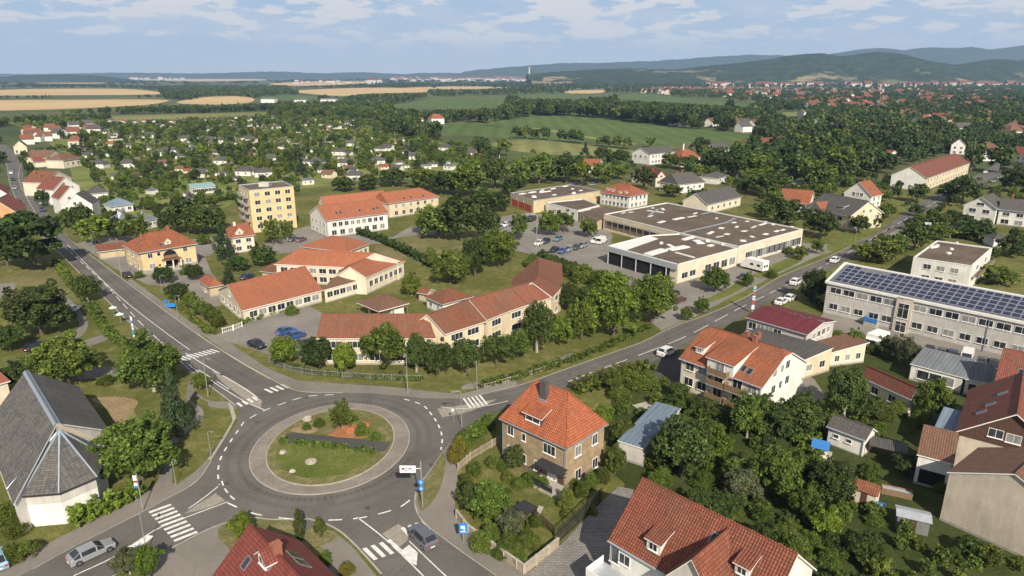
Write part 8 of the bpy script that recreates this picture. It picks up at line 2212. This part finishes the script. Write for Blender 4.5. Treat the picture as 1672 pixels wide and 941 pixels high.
house(fr_.name, fr_.label, (1008, 719), (1052, 733), 2.8, W=13, r=.4, roof='shed', wall='grey_wall', roofm='metal_sheet_blue', ov=.15, gutter=False, b=fr_)
sheet('slab', [(1032, 662), (1060, 655), (1085, 672), (1066, 682)], .03, 'concrete')
sheet('garden_path', [(870, 842), (880, 826), (888, 828), (880, 846)], .03, 'concrete'); sheet('garden_path', [(746, 792), (758, 784), (800, 806), (792, 816)], .03, 'concrete')
# roundabout things
p = U(508, 757); mb = MB(); mb.tube([(0, 0, 0), (0, 0, .15)], .75, 20); mb.tube([(0, 0, .15), (0, 0, .35)], .3, 12); o = mb.build('stone_basin', M['concrete'], None, (p.x, p.y, .24)); tag(o, 'round pale stone basin in the lawn of the roundabout', 'basin')
for px, py, s, l in ((462, 742, .5, 'pale boulder at the west rim of the roundabout lawn'), (478, 773, .4, 'small pale stone at the south-west rim of the roundabout lawn'), (502, 688, .7, 'pale rock beside the bare bed on the roundabout'), (570, 706, .9, 'rust-brown rock in the bed under the roundabout tree'), (596, 698, .8, 'rust-brown rock beside the tree on the roundabout bed')):
    p = U(px, py); g = np.random.default_rng(int(px)); bm = bmesh.new(); bmesh.ops.create_icosphere(bm, subdivisions=2, radius=s)
    for v in bm.verts: v.co *= 1 + g.normal() * .12; v.co.z *= .6
    me = bpy.data.meshes.new('boulder'); bm.to_mesh(me); bm.free(); me.materials.append(M['red_panel' if 'rust' in l else 'concrete'] if 'rust' not in l else M['rust_rock'] if 'rust_rock' in M else plain('rust_rock', (.30, .12, .05), .95, var=.3)); o = link('boulder', me, None, (p.x, p.y, .24 + s * .2)); tag(o, l, 'boulder')
# ------------------------------------------------------------------ labels that say which one, by the landmark each stands next to
LM = [('the church', 90, 740), ('the roundabout', 540, 735), ('the corner house', 900, 760), ('the apartment house', 1190, 640), ('the tiled house', 1150, 930), ('the bending block', 780, 570), ('the school wings', 520, 470), ('the yellow villa', 270, 440), ('the yellow tower', 445, 375), ('the white orange-roofed block', 580, 372), ('the dry lawn', 700, 400),
      ('the market hall', 1150, 400), ('the market car park', 920, 400), ('the workshop', 880, 335), ('the white hipped house', 1025, 338), ('the solar hall', 1500, 500), ('the white flat block', 1550, 440), ('the red bungalow', 1445, 650), ('the beige gable', 1600, 870), ('the blue playhouse', 1338, 740), ('the maroon roof', 1290, 540), ('the grey-roofed villa', 1360, 365), ('the long red-roofed block', 1540, 300),
      ('the white double house', 1600, 360), ('the terrace', 120, 330), ('the teal pavilion', 333, 315), ('the pale chapel house', 32, 255), ('the grey-roofed block', 1085, 262), ('the orange pyramid house', 1128, 268), ('the long brown-roofed house', 1260, 250), ('the manor houses', 680, 200), ('the orange cottage', 962, 280), ('the dark grey house', 1130, 318),
      ('the big dark tree', 53, 556), ('the allotment hedge', 280, 340), ('the west road bend', 20, 290), ('the tall hedge', 700, 240), ('the green field', 900, 215), ('the wheat fields', 200, 185), ('the red-roofed cottages', 60, 265), ('the far small field', 1285, 190), ('the far white halls', 500, 175), ('the near hill', 1300, 146)]
LMW = [(n, U(x, y)) for n, x, y in LM]
ORD = ['first', 'second', 'third', 'fourth', 'fifth', 'sixth', 'seventh', 'eighth', 'ninth', 'tenth', 'eleventh', 'twelfth', 'thirteenth', 'fourteenth', 'fifteenth', 'sixteenth', 'seventeenth', 'eighteenth', 'nineteenth']
def ordn(i): return ORD[i] if i < 19 else ('twenty-' + ORD[i - 20] if 20 <= i < 29 else 'twentieth' if i == 19 else 'thirty-' + ORD[i - 30] if 30 <= i < 39 else 'thirtieth' if i == 29 else 'later ' + ORD[(i - 39) % 19])
def auto_label(items):
    """items: (object, x, y, description)"""
    by = {}
    for o, x, y, d in items:
        n, w = min(LMW, key=lambda q: math.hypot(q[1].x - x, (q[1].y - y)))
        dx, dy = x - w.x, y - w.y
        rel = ('behind' if dy > 0 else 'before') if abs(dy) > abs(dx) else ('on the hill side of' if dx > 0 else 'on the wheat-field side of')
        by.setdefault((d, rel, n), []).append((math.hypot(dx, dy), o))
    for (d, rel, n), l in by.items():
        l.sort(key=lambda q: q[0])
        for i, (_, o) in enumerate(l):
            o['label'] = '%s %s %s' % (d, rel, n) if len(l) == 1 else '%s, %s %s %s' % (d, ordn(i), rel, n)
items = []
for o, x, y, h, w, k in PLANTS:
    d = KIND[k][2]; sz = ('tall ' if h > 9 else 'small ' if h < 4.5 else 'mid-sized ') if k not in 'sg' else ('large ' if w > 4 else 'small ')
    items.append((o, x, y, sz + d))
auto_label(items)
auto_label([(o, x, y, d) for o, x, y, d in HUTS]); auto_label([(o, x, y, d) for o, x, y, d in FAR])
